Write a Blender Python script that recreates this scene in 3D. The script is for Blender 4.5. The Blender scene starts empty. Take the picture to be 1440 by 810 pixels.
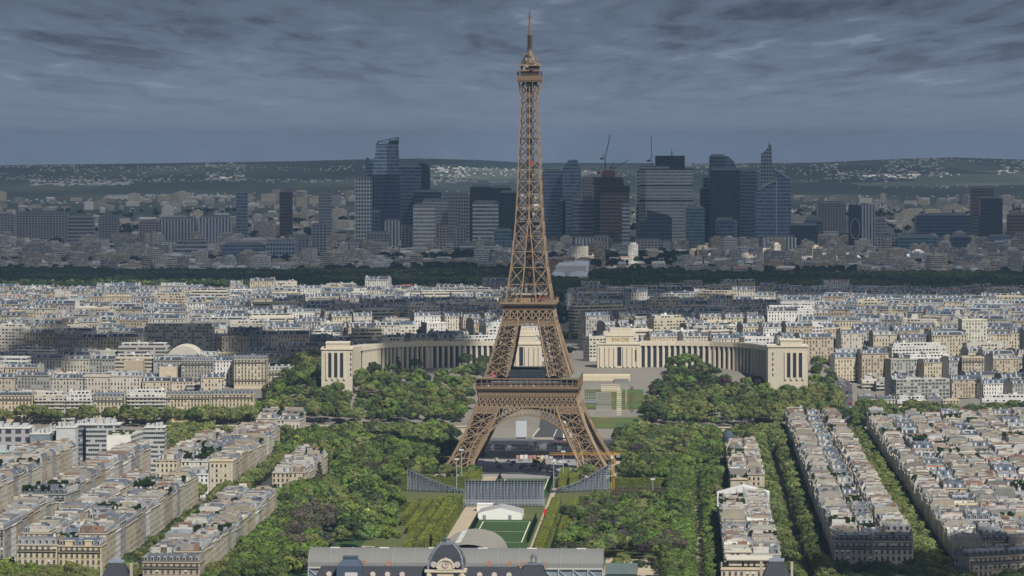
import bpy, math, random
import numpy as np
from math import sin, cos, radians, pi, hypot, atan2, floor

# ------------------------------------------------------------------ camera, sky, sun, exposure
SC = bpy.context.scene
COL = SC.collection
CAMZ, FOC, EYE = 232.0, 5320.0, 208.0      # height over the park, focal length in photo pixels, eye level row
cam_d = bpy.data.cameras.new("camera"); cam = bpy.data.objects.new("camera", cam_d); COL.objects.link(cam)
cam.location = (0, 0, CAMZ); cam.rotation_euler = (pi / 2, 0, 0)
cam_d.sensor_width = 36.0; cam_d.lens = FOC / 1440 * 36.0
cam_d.shift_y = -(405 - EYE) / 1440.0
cam_d.clip_start = 5; cam_d.clip_end = 120000
SC.camera = cam
SC.view_settings.view_transform = 'Standard'; SC.view_settings.look = 'None'
SC.view_settings.exposure = 0.13; SC.view_settings.gamma = 1.0; SC.view_settings.use_curve_mapping = False
SC.cycles.max_bounces = 5; SC.cycles.diffuse_bounces = 2; SC.cycles.glossy_bounces = 2
SC.cycles.transmission_bounces = 2; SC.cycles.volume_bounces = 0; SC.cycles.transparent_max_bounces = 6
SC.cycles.caustics_reflective = False; SC.cycles.caustics_refractive = False

SUN_EL, SUN_AZ = 49.0, 149.0               # azimuth clockwise from the view direction: behind the camera, a little to the right
S = (sin(radians(SUN_AZ)) * cos(radians(SUN_EL)), cos(radians(SUN_AZ)) * cos(radians(SUN_EL)), sin(radians(SUN_EL)))
sun_d = bpy.data.lights.new("sun", 'SUN'); sun = bpy.data.objects.new("sun", sun_d); COL.objects.link(sun)
sun_d.energy = 5.0; sun_d.angle = radians(0.53); sun_d.color = (1.0, 0.945, 0.84)
from mathutils import Vector, Matrix
sun.rotation_euler = Vector((-S[0], -S[1], -S[2])).to_track_quat('-Z', 'Y').to_euler()
sun.location = (0, 0, 3000)

W = bpy.data.worlds.new("World"); SC.world = W; W.use_nodes = True
nt = W.node_tree; N = nt.nodes; L = nt.links; N.clear()
def wn(t, **k):
    n = N.new(t)
    for a, b in k.items(): setattr(n, a, b)
    return n
sky = wn('ShaderNodeTexSky', sky_type='NISHITA', sun_disc=False, sun_elevation=radians(SUN_EL), sun_rotation=radians(SUN_AZ))
tc = wn('ShaderNodeTexCoord'); sep = wn('ShaderNodeSeparateXYZ'); L.new(tc.outputs['Generated'], sep.inputs[0])
def wm(op, a, b=None, clamp=False):
    n = wn('ShaderNodeMath', operation=op); n.use_clamp = clamp
    for i, x in enumerate((a, b)):
        if x is None: continue
        if isinstance(x, (int, float)): n.inputs[i].default_value = x
        else: L.new(x, n.inputs[i])
    return n.outputs[0]
zc = wm('MAXIMUM', sep.outputs[2], 0.0)
den = wm('ADD', zc, 0.016)
px_ = wm('DIVIDE', sep.outputs[0], den); py_ = wm('DIVIDE', sep.outputs[1], den)
cmb = wn('ShaderNodeCombineXYZ'); L.new(px_, cmb.inputs[0]); L.new(py_, cmb.inputs[1])
def wnoise(scale, detail, rough, off):
    mp = wn('ShaderNodeMapping'); mp.inputs['Location'].default_value = off; mp.inputs['Scale'].default_value = scale
    L.new(cmb.outputs[0], mp.inputs[0])
    n = wn('ShaderNodeTexNoise'); n.inputs['Scale'].default_value = 1; n.inputs['Detail'].default_value = detail
    n.inputs['Roughness'].default_value = rough; n.inputs['Distortion'].default_value = 0.5
    L.new(mp.outputs[0], n.inputs['Vector']); return n.outputs['Fac']
n1 = wnoise((1.25, 0.20, 1), 8, 0.56, (3.1, 0.7, 0)); n2 = wnoise((3.4, 0.55, 1), 7, 0.62, (9.3, 4.2, 0))
cl = wm('ADD', wm('MULTIPLY', n1, 0.55), wm('MULTIPLY', n2, 0.45))
rp = wn('ShaderNodeValToRGB'); L.new(cl, rp.inputs[0])
e = rp.color_ramp.elements
e[0].position = 0.40; e[0].color = (0.038, 0.054, 0.092, 1)
e[1].position = 0.63; e[1].color = (0.190, 0.232, 0.328, 1)
m_ = e.new(0.48); m_.color = (0.086, 0.116, 0.180, 1)
m2 = e.new(0.58); m2.color = (0.122, 0.157, 0.234, 1)
# the deck thins towards the horizon, where the paler air below it shows
hz = wm('SUBTRACT', 1.3, wm('MULTIPLY', zc, 45.0), True)
mixh = wn('ShaderNodeMix', data_type='RGBA'); L.new(wm('MULTIPLY', hz, 0.85), mixh.inputs[0])
L.new(rp.outputs[0], mixh.inputs[6]); mixh.inputs[7].default_value = (0.152, 0.190, 0.270, 1)
skys = wn('ShaderNodeMix', data_type='RGBA', blend_type='MULTIPLY'); skys.inputs[0].default_value = 1
L.new(sky.outputs[0], skys.inputs[6]); skys.inputs[7].default_value = (0.10, 0.10, 0.10, 1)
mixs = wn('ShaderNodeMix', data_type='RGBA'); mixs.inputs[0].default_value = 0.94
L.new(skys.outputs[2], mixs.inputs[6]); L.new(mixh.outputs[2], mixs.inputs[7])
# sky dims upward; the unseen overhead is darkened further to deepen the shadows
bg = wn('ShaderNodeBackground'); L.new(wm('SUBTRACT', wm('SUBTRACT', 1.30, wm('MULTIPLY', wm('MULTIPLY', zc, 24.0, True), 0.54)), wm('MULTIPLY', wm('MULTIPLY', wm('SUBTRACT', zc, 0.06, True), 2.2, True), 0.26)), bg.inputs[1]); L.new(mixs.outputs[2], bg.inputs[0])
wo = wn('ShaderNodeOutputWorld'); L.new(bg.outputs[0], wo.inputs[0])

# ------------------------------------------------------------------ helpers
rnd = random.Random(7)
AX = radians(2.6); TX, TY = 12.7, 2700.0
def uv(u, v): return (TX + u * sin(AX) + v * cos(AX), TY + u * cos(AX) - v * sin(AX))
def to_uv(X, Y):
    dx, dy = X - TX, Y - TY
    return (dx * sin(AX) + dy * cos(AX), dx * cos(AX) - dy * sin(AX))
def G(px, py, z=0.0):
    Y = (CAMZ - z) * FOC / (py - EYE); return ((px - 720) / FOC * Y, Y)
def XA(px, Y): return (px - 720) / FOC * Y
def ZA(py, Y): return CAMZ - (py - EYE) / FOC * Y
def PXY(X, Y, z): return 720 + X / Y * FOC, EYE + (CAMZ - z) / Y * FOC
def sstep(a, b, x):
    t = np.clip((np.asarray(x, float) - a) / (b - a), 0, 1); return t * t * (3 - 2 * t)
_rs = np.random.RandomState(11); _lat = _rs.rand(256, 256)
def vnoise(x, y):
    x = np.asarray(x, float); y = np.asarray(y, float)
    xi = np.floor(x).astype(int); yi = np.floor(y).astype(int); fx = x - xi; fy = y - yi
    fx = fx * fx * (3 - 2 * fx); fy = fy * fy * (3 - 2 * fy)
    a = _lat[xi % 256, yi % 256]; b = _lat[(xi + 1) % 256, yi % 256]; c = _lat[xi % 256, (yi + 1) % 256]; d = _lat[(xi + 1) % 256, (yi + 1) % 256]
    return (a * (1 - fx) + b * fx) * (1 - fy) + (c * (1 - fx) + d * fx) * fy
def fbm(x, y, o=4):
    s = 0; a = .5
    for i in range(o): s = s + a * vnoise(np.asarray(x) * 2 ** i + 17 * i, np.asarray(y) * 2 ** i + 5 * i); a *= .5
    return s
SKY_S = np.array([-1400, -300, 0, 150, 300, 420, 500, 600, 680, 740, 820, 1000, 1150, 1260, 1340, 1440, 1800, 2800])
SKY_Y = np.array([236, 234, 232, 230, 228, 226.5, 224, 222.5, 225, 228.5, 229, 230, 229, 224, 221.5, 225, 228, 230])
def ground(X, Y):
    X = np.asarray(X, float); Y = np.asarray(Y, float)
    cen = np.interp(Y, [3080, 3095, 3165, 3180, 3255, 3283, 3300, 3330, 3900, 4600, 5400, 6500, 8000, 12000, 15000, 18000], [0, 1, 5, 6.5, 22, 27, 33, 38, 42, 34, 22, 12, 8, 8, 15, 30])
    sid = np.interp(Y, [3080, 3095, 3300, 3620, 3900, 4600, 5400, 6500, 8000, 12000, 15000, 18000], [0, 1, 8, 38, 42, 34, 22, 12, 8, 8, 15, 30])
    gar = np.interp(Y, [3080, 3095, 3130, 3180, 3230, 3330, 3900, 4600, 5400, 6500, 8000, 12000, 15000, 18000], [0, 1, 6, 14, 23, 38, 42, 34, 22, 12, 8, 8, 15, 30])
    k2 = sstep(48, 80, np.abs(X - 92)); cen = cen * (1 - k2) + gar * k2
    k = sstep(226, 264, np.abs(X - 45)); z = cen * (1 - k) + sid * k
    t = sstep(17500, 26000, Y) * (1 - sstep(26300, 27600, Y))
    px = 720 + X / np.maximum(Y, 100) * FOC
    zs = CAMZ - (np.interp(px, SKY_S, SKY_Y) - EYE) / FOC * 26000
    z = z + (zs - 30) * t
    far = sstep(13000, 17000, Y)
    z = z + far * (fbm(X / 2600, Y / 1900) - .47) * 60 * (1 - .75 * sstep(22000, 25500, Y))
    u, v = to_uv(X, Y)
    riv = ((u > 312) & (u < 398)); z = np.where(riv, -8.0, z)
    return z
def gz(X, Y): return float(ground(X, Y))
def tag(o, label=None, cat=None, group=None, kind=None):
    if label: o['label'] = label
    if cat: o['category'] = cat
    if group: o['group'] = group
    if kind: o['kind'] = kind
    return o
def empty(name, loc=(0, 0, 0), rz=0.0):
    o = bpy.data.objects.new(name, None); COL.objects.link(o); o.location = loc; o.rotation_euler = (0, 0, rz)
    o.empty_display_size = 1; return o
def ordinal(n):
    w = ['', 'first', 'second', 'third', 'fourth', 'fifth', 'sixth', 'seventh', 'eighth', 'ninth', 'tenth', 'eleventh', 'twelfth']
    if n < len(w): return w[n]
    return f"{n}{'th' if 10 <= n % 100 <= 20 else {1: 'st', 2: 'nd', 3: 'rd'}.get(n % 10, 'th')}"

MATS = {}
class MB:
    """collects faces with a material name, a tint and metre UVs, and links them as one mesh object"""
    def __init__(s): s.v = []; s.f = []; s.m = []; s.t = []; s.uv = []
    def face(s, pts, m, t=(1, 1, 1), uv=None):
        b = len(s.v); s.v.extend(pts); n = len(pts); s.f.append(tuple(range(b, b + n))); s.m.append(m); s.t.append(t)
        s.uv.append(uv if uv else [(0, 0)] * n)
    def wall(s, x0, y0, x1, y1, z0, z1, m, t=(1, 1, 1), u0=0.0, vb=None):
        """vertical quad from (x0,y0) to (x1,y1), outward side to the right of the direction; UV in metres"""
        w = hypot(x1 - x0, y1 - y0); a = 0.0 if vb is None else vb
        s.face([(x0, y0, z0), (x1, y1, z0), (x1, y1, z1), (x0, y0, z1)], m, t, [(u0, a), (u0 + w, a), (u0 + w, a + z1 - z0), (u0, a + z1 - z0)])
    def box(s, x0, x1, y0, y1, z0, z1, m, t=(1, 1, 1), top=None, tt=None, bottom=False, u0=0.0):
        s.wall(x0, y0, x1, y0, z0, z1, m, t, u0); s.wall(x1, y0, x1, y1, z0, z1, m, t, u0); s.wall(x1, y1, x0, y1, z0, z1, m, t, u0); s.wall(x0, y1, x0, y0, z0, z1, m, t, u0)
        s.face([(x0, y0, z1), (x1, y0, z1), (x1, y1, z1), (x0, y1, z1)], top or m, tt or t, [(x0, y0), (x1, y0), (x1, y1), (x0, y1)])
        if bottom: s.face([(x0, y1, z0), (x1, y1, z0), (x1, y0, z0), (x0, y0, z0)], m, t)
    def prism(s, pts, z0, z1, m, t=(1, 1, 1), top=None, tt=None, u0=0.0, bottom=False):
        n = len(pts); uu = u0
        for i in range(n):
            a, b = pts[i], pts[(i + 1) % n]; s.wall(a[0], a[1], b[0], b[1], z0, z1, m, t, uu); uu += hypot(b[0] - a[0], b[1] - a[1])
        s.face([(p[0], p[1], z1) for p in pts], top or m, tt or t, [(p[0], p[1]) for p in pts])
        if bottom: s.face([(p[0], p[1], z0) for p in reversed(pts)], m, t)
    def strut(s, p, q, w, m, t=(1, 1, 1), w2=None):
        p = Vector(p); q = Vector(q); d = q - p
        if d.length < 1e-6: return
        d.normalize(); up = Vector((0, 0, 1)) if abs(d.z) < .95 else Vector((0, 1, 0))
        a = d.cross(up).normalized(); b = a.cross(d).normalized(); w2 = w if w2 is None else w2
        ring = lambda c, h: [c + a * h + b * h, c - a * h + b * h, c - a * h - b * h, c + a * h - b * h]
        r0 = [tuple(x) for x in ring(p, w / 2)]; r1 = [tuple(x) for x in ring(q, w2 / 2)]
        for i in range(4): s.face([r0[i], r0[(i + 1) % 4], r1[(i + 1) % 4], r1[i]], m, t)
        s.face(r0[::-1], m, t); s.face(r1, m, t)
    def tube(s, p, q, r0, r1, m, t=(1, 1, 1), n=7, cap=True):
        p = Vector(p); q = Vector(q); d = (q - p).normalized(); up = Vector((0, 0, 1)) if abs(d.z) < .95 else Vector((0, 1, 0))
        a = d.cross(up).normalized(); b = d.cross(a).normalized()
        A = [tuple(p + (a * cos(2 * pi * i / n) + b * sin(2 * pi * i / n)) * r0) for i in range(n)]
        B = [tuple(q + (a * cos(2 * pi * i / n) + b * sin(2 * pi * i / n)) * r1) for i in range(n)]
        for i in range(n): s.face([A[i], A[(i + 1) % n], B[(i + 1) % n], B[i]], m, t)
        if cap: s.face(B, m, t); s.face(A[::-1], m, t)
    def lathe(s, prof, m, t=(1, 1, 1), n=16, cx=0, cy=0):
        for (ra, za), (rb, zb) in zip(prof[:-1], prof[1:]):
            for i in range(n):
                a0, a1 = 2 * pi * i / n, 2 * pi * (i + 1) / n
                P = [(cx + ra * cos(a0), cy + ra * sin(a0), za), (cx + ra * cos(a1), cy + ra * sin(a1), za), (cx + rb * cos(a1), cy + rb * sin(a1), zb), (cx + rb * cos(a0), cy + rb * sin(a0), zb)]
                if rb < 1e-4: P = P[:3]
                elif ra < 1e-4: P = [P[0], P[2], P[3]]
                s.face(P, m, t)
    def add(s, o, X, Y, Z, rz=0.0):
        c, k = cos(rz), sin(rz); b = len(s.v)
        s.v.extend([(X + c * p[0] - k * p[1], Y + k * p[0] + c * p[1], Z + p[2]) for p in o.v])
        s.f.extend([tuple(i + b for i in f) for f in o.f]); s.m.extend(o.m); s.t.extend(o.t); s.uv.extend(o.uv)
    def mesh(s, name, smooth=False):
        me = bpy.data.meshes.new(name); me.from_pydata(s.v, [], s.f)
        names = []; idx = {}
        for k in s.m:
            if k not in idx: idx[k] = len(names); names.append(k)
        for k in names: me.materials.append(MATS[k])
        me.polygons.foreach_set('material_index', np.array([idx[k] for k in s.m], dtype=np.int32))
        ln = np.array([len(f) for f in s.f])
        ca = me.color_attributes.new('tint', 'FLOAT_COLOR', 'CORNER')
        tt = np.ones((len(s.t), 4), dtype=np.float32); tt[:, :3] = np.array([x[:3] for x in s.t], dtype=np.float32)
        ca.data.foreach_set('color', np.repeat(tt, ln, axis=0).ravel())
        ul = me.uv_layers.new(name='metres')
        ul.data.foreach_set('uv', np.array([c for f in s.uv for c in f], dtype=np.float32).ravel())
        if smooth: me.polygons.foreach_set('use_smooth', np.ones(len(s.f), dtype=bool))
        me.update(); return me
    def build(s, name, parent=None, loc=None, rz=0.0, smooth=False):
        if not s.f: return None
        o = bpy.data.objects.new(name, s.mesh(name, smooth)); COL.objects.link(o)
        if parent: o.parent = parent
        if loc: o.location = loc
        if rz: o.rotation_euler = (0, 0, rz)
        return o
def child(name, me, parent, loc=(0, 0, 0), rz=0.0, sc=None):
    o = bpy.data.objects.new(name, me); COL.objects.link(o); o.parent = parent; o.location = loc
    if rz: o.rotation_euler = (0, 0, rz)
    if sc: o.scale = sc
    return o
# ------------------------------------------------------------------ procedural materials
class NB:
    def __init__(s, name):
        s.m = bpy.data.materials.new(name); s.m.use_nodes = True; s.t = s.m.node_tree; s.t.nodes.clear(); MATS[name] = s.m
        s.out = s.n('ShaderNodeOutputMaterial')
    def n(s, t, **k):
        x = s.t.nodes.new(t)
        for a, b in k.items(): setattr(x, a, b)
        return x
    def link(s, a, b): s.t.links.new(a, b)
    def put(s, sock, v):
        if v is None: return
        if isinstance(v, (int, float)): sock.default_value = v
        elif isinstance(v, (tuple, list)): sock.default_value = tuple(v) if len(v) != 3 or sock.type == 'VECTOR' else (*v, 1)
        else: s.link(v, sock)
    def ma(s, op, a, b=None, c=None, clamp=False):
        x = s.n('ShaderNodeMath', operation=op); x.use_clamp = clamp
        for i, q in enumerate((a, b, c)): s.put(x.inputs[i], q)
        return x.outputs[0]
    def mix(s, f, a, b, mode='MIX'):
        x = s.n('ShaderNodeMix', data_type='RGBA', blend_type=mode); s.put(x.inputs[0], f); s.put(x.inputs[6], a); s.put(x.inputs[7], b); return x.outputs[2]
    def noise(s, scale, detail=3, rough=.55, vec=None, obj=False):
        if vec is None:
            vec = s.n('ShaderNodeNewGeometry').outputs['Position']
        x = s.n('ShaderNodeTexNoise'); s.link(vec, x.inputs['Vector']); x.inputs['Scale'].default_value = scale; x.inputs['Detail'].default_value = detail; x.inputs['Roughness'].default_value = rough
        return x.outputs['Fac']
    def tint(s): return s.n('ShaderNodeVertexColor', layer_name='tint').outputs['Color']
    def uvs(s):
        x = s.n('ShaderNodeUVMap', uv_map='metres'); y = s.n('ShaderNodeSeparateXYZ'); s.link(x.outputs[0], y.inputs[0]); return y.outputs[0], y.outputs[1]
    def white(s, a, b):
        c = s.n('ShaderNodeCombineXYZ'); s.put(c.inputs[0], a); s.put(c.inputs[1], b)
        w = s.n('ShaderNodeTexWhiteNoise', noise_dimensions='2D'); s.link(c.outputs[0], w.inputs['Vector']); return w.outputs['Value']
    def scale(s, f, lo, hi): # map 0..1 to grey multiplier
        v = s.ma('ADD', s.ma('MULTIPLY', f, hi - lo), lo); c = s.n('ShaderNodeCombineXYZ')
        for i in range(3): s.link(v, c.inputs[i])
        return c.outputs[0]
    def end(s, col, rough=.8, metal=0.0, spec=.3, bump=None, bstr=.3):
        p = s.n('ShaderNodeBsdfPrincipled'); s.put(p.inputs['Base Color'], col); s.put(p.inputs['Roughness'], rough); s.put(p.inputs['Metallic'], metal)
        p.inputs['Specular IOR Level'].default_value = spec
        if bump is not None:
            b = s.n('ShaderNodeBump'); b.inputs['Strength'].default_value = bstr; s.link(bump, b.inputs['Height']); s.link(b.outputs[0], p.inputs['Normal'])
        s.link(p.outputs[0], s.out.inputs[0]); return s.m
def plain(name, col, rough=.8, metal=0.0, spec=.3, var=.25, nscale=.4, tinted=True):
    b = NB(name); n = b.noise(nscale, 4)
    c = b.mix(1, col, b.scale(n, 1 - var, 1 + var), 'MULTIPLY')
    if tinted: c = b.mix(1, c, b.tint(), 'MULTIPLY')
    return b.end(c, rough, metal, spec)
plain('stone', (1, 1, 1), .85, var=.18)
plain('render_wall', (1, 1, 1), .9, var=.3, nscale=.25)
plain('paint', (1, 1, 1), .5, var=.08)
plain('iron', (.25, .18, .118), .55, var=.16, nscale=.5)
plain('iron_dark_shade', (.065, .044, .028), .6, var=.2)  # dark iron parts; inside the lattice this tone stands for shade
plain('steel', (.42, .45, .5), .4, .4, .5, var=.2)
plain('black_steel', (.02, .021, .024), .5, var=.4)
plain('bark', (.075, .06, .045), .9, var=.3, nscale=2)
plain('tile', (.33, .13, .07), .85, var=.35, nscale=1.2)
plain('pots', (.20, .118, .085), .85, var=.3, nscale=2)
plain('fabric', (1, 1, 1), .7, var=.05)
plain('canvas_grey', (.195, .195, .185), .7, var=.12, nscale=.15)
plain('window_frame', (.55, .53, .48), .6, var=.1)
plain('asphalt', (.055, .055, .058), .9, var=.3, nscale=.2)
plain('gravel', (.40, .34, .25), .95, var=.22, nscale=.08)
plain('pavement', (.26, .245, .22), .9, var=.2, nscale=.1)
plain('road_paint', (.75, .75, .72), .7, var=.1)
plain('turf', (.032, .072, .018), .9, var=.35, nscale=.06)
plain('meadow', (.09, .105, .035), .95, var=.35, nscale=.05)
plain('rubber', (.02, .02, .02), .8, tinted=False)
plain('haussmann_glass', (.035, .042, .052), .15, spec=.6, var=.3, nscale=.7)
def glass(name, col, rough=.12):
    b = NB(name); n = b.noise(.35, 2); c = b.mix(1, col, b.scale(n, .5, 1.5), 'MULTIPLY'); b.end(c, rough, 0, .6)
glass('glass', (.03, .038, .05)); glass('glass_light', (.20, .25, .30), .2); glass('windscreen', (.02, .025, .03))
# zinc and slate roofs
b = NB('zinc'); n = b.noise(.22, 4); u, v = b.uvs()
seam = b.ma('LESS_THAN', b.ma('FRACT', b.ma('DIVIDE', u, .65)), .12)
c = b.mix(1, b.mix(1, (1, 1, 1), b.scale(n, .62, 1.35), 'MULTIPLY'), b.tint(), 'MULTIPLY')
b.end(b.mix(b.ma('MULTIPLY', seam, .35), c, (.1, .11, .12)), .62, 0, .35)
plain('slate', (1, 1, 1), .7, 0, .2, var=.3, nscale=.5)
# mansard slope with dormers drawn for far houses
def facade_mat(name, win=(.035, .042, .052), du=2.9, dv=3.25, ww=.42, wh=.62, sill=.2, lines=True, blinds=.25, wallvar=.22, rough=.85, base=(1, 1, 1), slate=False, spec=.4):
    b = NB(name); u, v = b.uvs(); fu = b.ma('FRACT', b.ma('DIVIDE', u, du)); fv = b.ma('FRACT', b.ma('DIVIDE', v, dv))
    inu = b.ma('LESS_THAN', b.ma('ABSOLUTE', b.ma('SUBTRACT', fu, .5)), ww / 2)
    inv = b.ma('LESS_THAN', b.ma('ABSOLUTE', b.ma('SUBTRACT', fv, sill + wh / 2)), wh / 2)
    w = b.ma('MULTIPLY', inu, inv)
    r = b.white(b.ma('FLOOR', b.ma('DIVIDE', u, du)), b.ma('FLOOR', b.ma('DIVIDE', v, dv)))
    n = b.noise(.25, 4); col = b.mix(1, b.mix(1, base, b.scale(n, 1 - wallvar, 1 + wallvar), 'MULTIPLY'), b.tint(), 'MULTIPLY')
    if lines:
        ln = b.ma('LESS_THAN', fv, .09); col = b.mix(b.ma('MULTIPLY', ln, .45), col, (.06, .055, .05))
    pale = b.ma('GREATER_THAN', r, 1 - blinds)
    wc = b.mix(pale, b.mix(1, win, b.scale(r, .5, 2.0), 'MULTIPLY'), (.42, .42, .42))
    col = b.mix(w, col, wc)
    b.end(col, b.ma('SUBTRACT', rough, b.ma('MULTIPLY', w, rough - (.2 if spec > .2 else .6))), 0, spec)
facade_mat('facade_stone')
facade_mat('facade_wide', du=3.4, dv=3.0, ww=.7, wh=.5, sill=.25, blinds=.3)
facade_mat('facade_band', du=1.6, dv=3.3, ww=.93, wh=.5, sill=.35, lines=False, blinds=.12)
facade_mat('mansard_slate', du=3.0, dv=40, ww=.42, wh=.055, sill=.012, lines=False, blinds=.4, wallvar=.3, rough=.8, spec=.12)
# tower facades: glass with a frame grid, sizes in metres
def tower_mat(name, glassc, frame, du, dv, fu, fv, var=.5, rough=.22, metal=0.0):
    b = NB(name); u, v = b.uvs()
    a = b.ma('LESS_THAN', b.ma('FRACT', b.ma('DIVIDE', u, du)), fu); c = b.ma('LESS_THAN', b.ma('FRACT', b.ma('DIVIDE', v, dv)), fv)
    f = b.ma('MAXIMUM', a, c)
    r = b.white(b.ma('FLOOR', b.ma('DIVIDE', u, du)), b.ma('FLOOR', b.ma('DIVIDE', v, dv))); n = b.noise(.02, 3)
    g = b.mix(1, b.mix(1, glassc, b.scale(r, 1 - var, 1 + var), 'MULTIPLY'), b.scale(n, .6, 1.4), 'MULTIPLY')
    col = b.mix(1, b.mix(f, g, frame), b.tint(), 'MULTIPLY')
    b.end(col, b.ma('ADD', rough, b.ma('MULTIPLY', f, .4)), metal, .5)
tower_mat('tower_dark', (.028, .04, .065), (.07, .09, .125), 6, 8, .12, .25)
tower_mat('tower_black', (.018, .022, .034), (.025, .028, .035), 5, 7, .15, .2)
tower_mat('tower_blue', (.07, .11, .17), (.24, .28, .34), 5, 7.6, .1, .33)
tower_mat('tower_teal', (.04, .09, .11), (.16, .22, .25), 4, 7, .1, .3)
tower_mat('tower_white', (.15, .16, .18), (.60, .60, .60), 5, 8, .22, .5)
tower_mat('tower_grid', (.06, .075, .10), (.5, .51, .52), 6, 8, .3, .35)
tower_mat('tower_grey', (.11, .125, .15), (.36, .37, .385), 5, 7, .25, .45)
tower_mat('tower_stripe', (.13, .14, .16), (.54, .55, .56), 4, 8, .0, .42)
tower_mat('tower_fins', (.10, .115, .135), (.5, .52, .54), 7, 60, .5, .0)
tower_mat('tower_ochre', (.05, .05, .055), (.17, .13, .10), 5, 7.5, .15, .35)
tower_mat('tower_apart', (.07, .075, .085), (.38, .375, .37), 7, 5.6, .4, .4)
# foliage: diffuse leaves that let a little light through
b = NB('leaf'); d = b.n('ShaderNodeBsdfDiffuse'); t = b.n('ShaderNodeBsdfTranslucent'); mx = b.n('ShaderNodeMixShader'); mx.inputs[0].default_value = .3
c = b.tint(); b.link(c, d.inputs[0]); b.link(c, t.inputs[0]); b.link(d.outputs[0], mx.inputs[1]); b.link(t.outputs[0], mx.inputs[2]); b.link(mx.outputs[0], b.out.inputs[0])
# land: urban ground near, fields and woods far off
b = NB('land'); g = b.n('ShaderNodeNewGeometry'); sp = b.n('ShaderNodeSeparateXYZ'); b.link(g.outputs['Position'], sp.inputs[0])
mp = b.n('ShaderNodeMapping'); mp.inputs['Scale'].default_value = (.0008, .00035, 0); b.link(g.outputs['Position'], mp.inputs[0])
nA = b.noise(1, 6, .6, mp.outputs[0]); mp2 = b.n('ShaderNodeMapping'); mp2.inputs['Scale'].default_value = (.006, .0022, 0); b.link(g.outputs['Position'], mp2.inputs[0]); nB = b.noise(1, 5, .65, mp2.outputs[0])
urban = b.mix(b.noise(.02, 4), (.13, .12, .105), (.24, .225, .20))
rp = b.n('ShaderNodeValToRGB'); b.link(nA, rp.inputs[0]); rp.color_ramp.interpolation = 'LINEAR'
ee = rp.color_ramp.elements; ee[0].position = .40; ee[0].color = (.035, .045, .038, 1); ee[1].position = .66; ee[1].color = (.13, .135, .105, 1); q = ee.new(.5); q.color = (.05, .062, .05, 1); q = ee.new(.55); q.color = (.085, .095, .07, 1)
rural = b.mix(1, rp.outputs[0], b.scale(nB, .45, 1.5), 'MULTIPLY')
k = b.ma('MULTIPLY', b.ma('SUBTRACT', sp.outputs[1], 9000), 1 / 3000, clamp=True)
b.end(b.mix(k, urban, rural), .95)
b = NB('water'); n = b.noise(.3, 4); b.end((.035, .05, .042), .15, 0, .5, n, .15)
for cn, cf in (('cloud_vapour', .33), ('cloud_thin', .52)):
    b = NB(cn); d = b.n('ShaderNodeBsdfDiffuse'); d.inputs[0].default_value = (.8, .8, .8, 1); t = b.n('ShaderNodeBsdfTranslucent'); t.inputs[0].default_value = (.72, .82, .98, 1)
    mx = b.n('ShaderNodeMixShader'); mx.inputs[0].default_value = .42; b.link(d.outputs[0], mx.inputs[1]); b.link(t.outputs[0], mx.inputs[2])
    tr = b.n('ShaderNodeBsdfTransparent'); m2 = b.n('ShaderNodeMixShader'); m2.inputs[0].default_value = cf; b.link(mx.outputs[0], m2.inputs[1]); b.link(tr.outputs[0], m2.inputs[2]); b.link(m2.outputs[0], b.out.inputs[0])
b = NB('haze_air'); p = b.n('ShaderNodeVolumePrincipled'); p.inputs['Color'].default_value = (.40, .64, 1.0, 1); p.inputs['Density'].default_value = 3.0e-5; p.inputs['Anisotropy'].default_value = .1; b.link(p.outputs[0], b.out.inputs['Volume'])
# ------------------------------------------------------------------ ground, river, sheets of the park
def grid_mesh(name, XX, YY, ZZ, matn, keep=None, smooth=True):
    ny, nx = XX.shape
    v = np.stack([XX, YY, ZZ], -1).reshape(-1, 3); i = np.arange(ny * nx).reshape(ny, nx)
    q = np.stack([i[:-1, :-1], i[:-1, 1:], i[1:, 1:], i[1:, :-1]], -1).reshape(-1, 4)
    if keep is not None: q = q[keep.reshape(-1)]
    return np_mesh(name, v, q, matn, None, smooth)
def np_mesh(name, v, q, matn, tint=None, smooth=False, k=4):
    """mesh from numpy arrays of quads (or triangles), one tint per face"""
    me = bpy.data.meshes.new(name); nf = len(q)
    me.vertices.add(len(v)); me.vertices.foreach_set('co', np.asarray(v, np.float32).ravel())
    me.loops.add(nf * k); me.loops.foreach_set('vertex_index', np.asarray(q, np.int32).ravel())
    me.polygons.add(nf); me.polygons.foreach_set('loop_start', np.arange(0, nf * k, k, dtype=np.int32))
    me.update(calc_edges=True)
    if tint is not None:
        ca = me.color_attributes.new('tint', 'FLOAT_COLOR', 'CORNER'); tt = np.ones((nf, 4), np.float32); tt[:, :3] = tint
        ca.data.foreach_set('color', np.repeat(tt, k, axis=0).ravel())
    if smooth: me.polygons.foreach_set('use_smooth', np.ones(nf, bool))
    me.materials.append(MATS[matn]); return me
def link(name, me, parent=None):
    o = bpy.data.objects.new(name, me); COL.objects.link(o)
    if parent: o.parent = parent
    return o
ys = np.concatenate([np.arange(60, 2960, 60), np.arange(2960, 3170, 3.0), np.arange(3170, 8000, 40), np.arange(8000, 27400, 160)])
ss = np.linspace(-1, 1, 181)
YY, SS = np.meshgrid(ys, ss, indexing='ij'); XX = SS * (0.30 * YY + 500)
tag(link('ground', grid_mesh('ground', XX, YY, ground(XX, YY), 'land')), kind='structure')
def sheet(name, uvpts, z, matn, t=(1, 1, 1), kind='structure'):
    m = MB(); m.face([(*uv(*p), z) for p in uvpts], matn, t); o = m.build(name); tag(o, kind=kind); return o
def rect(u0, u1, v0, v1): return [(u0, v0), (u0, v1), (u1, v1), (u1, v0)]
sheet('river', rect(311, 399, -3000, 3000), -5.5, 'water')
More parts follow.
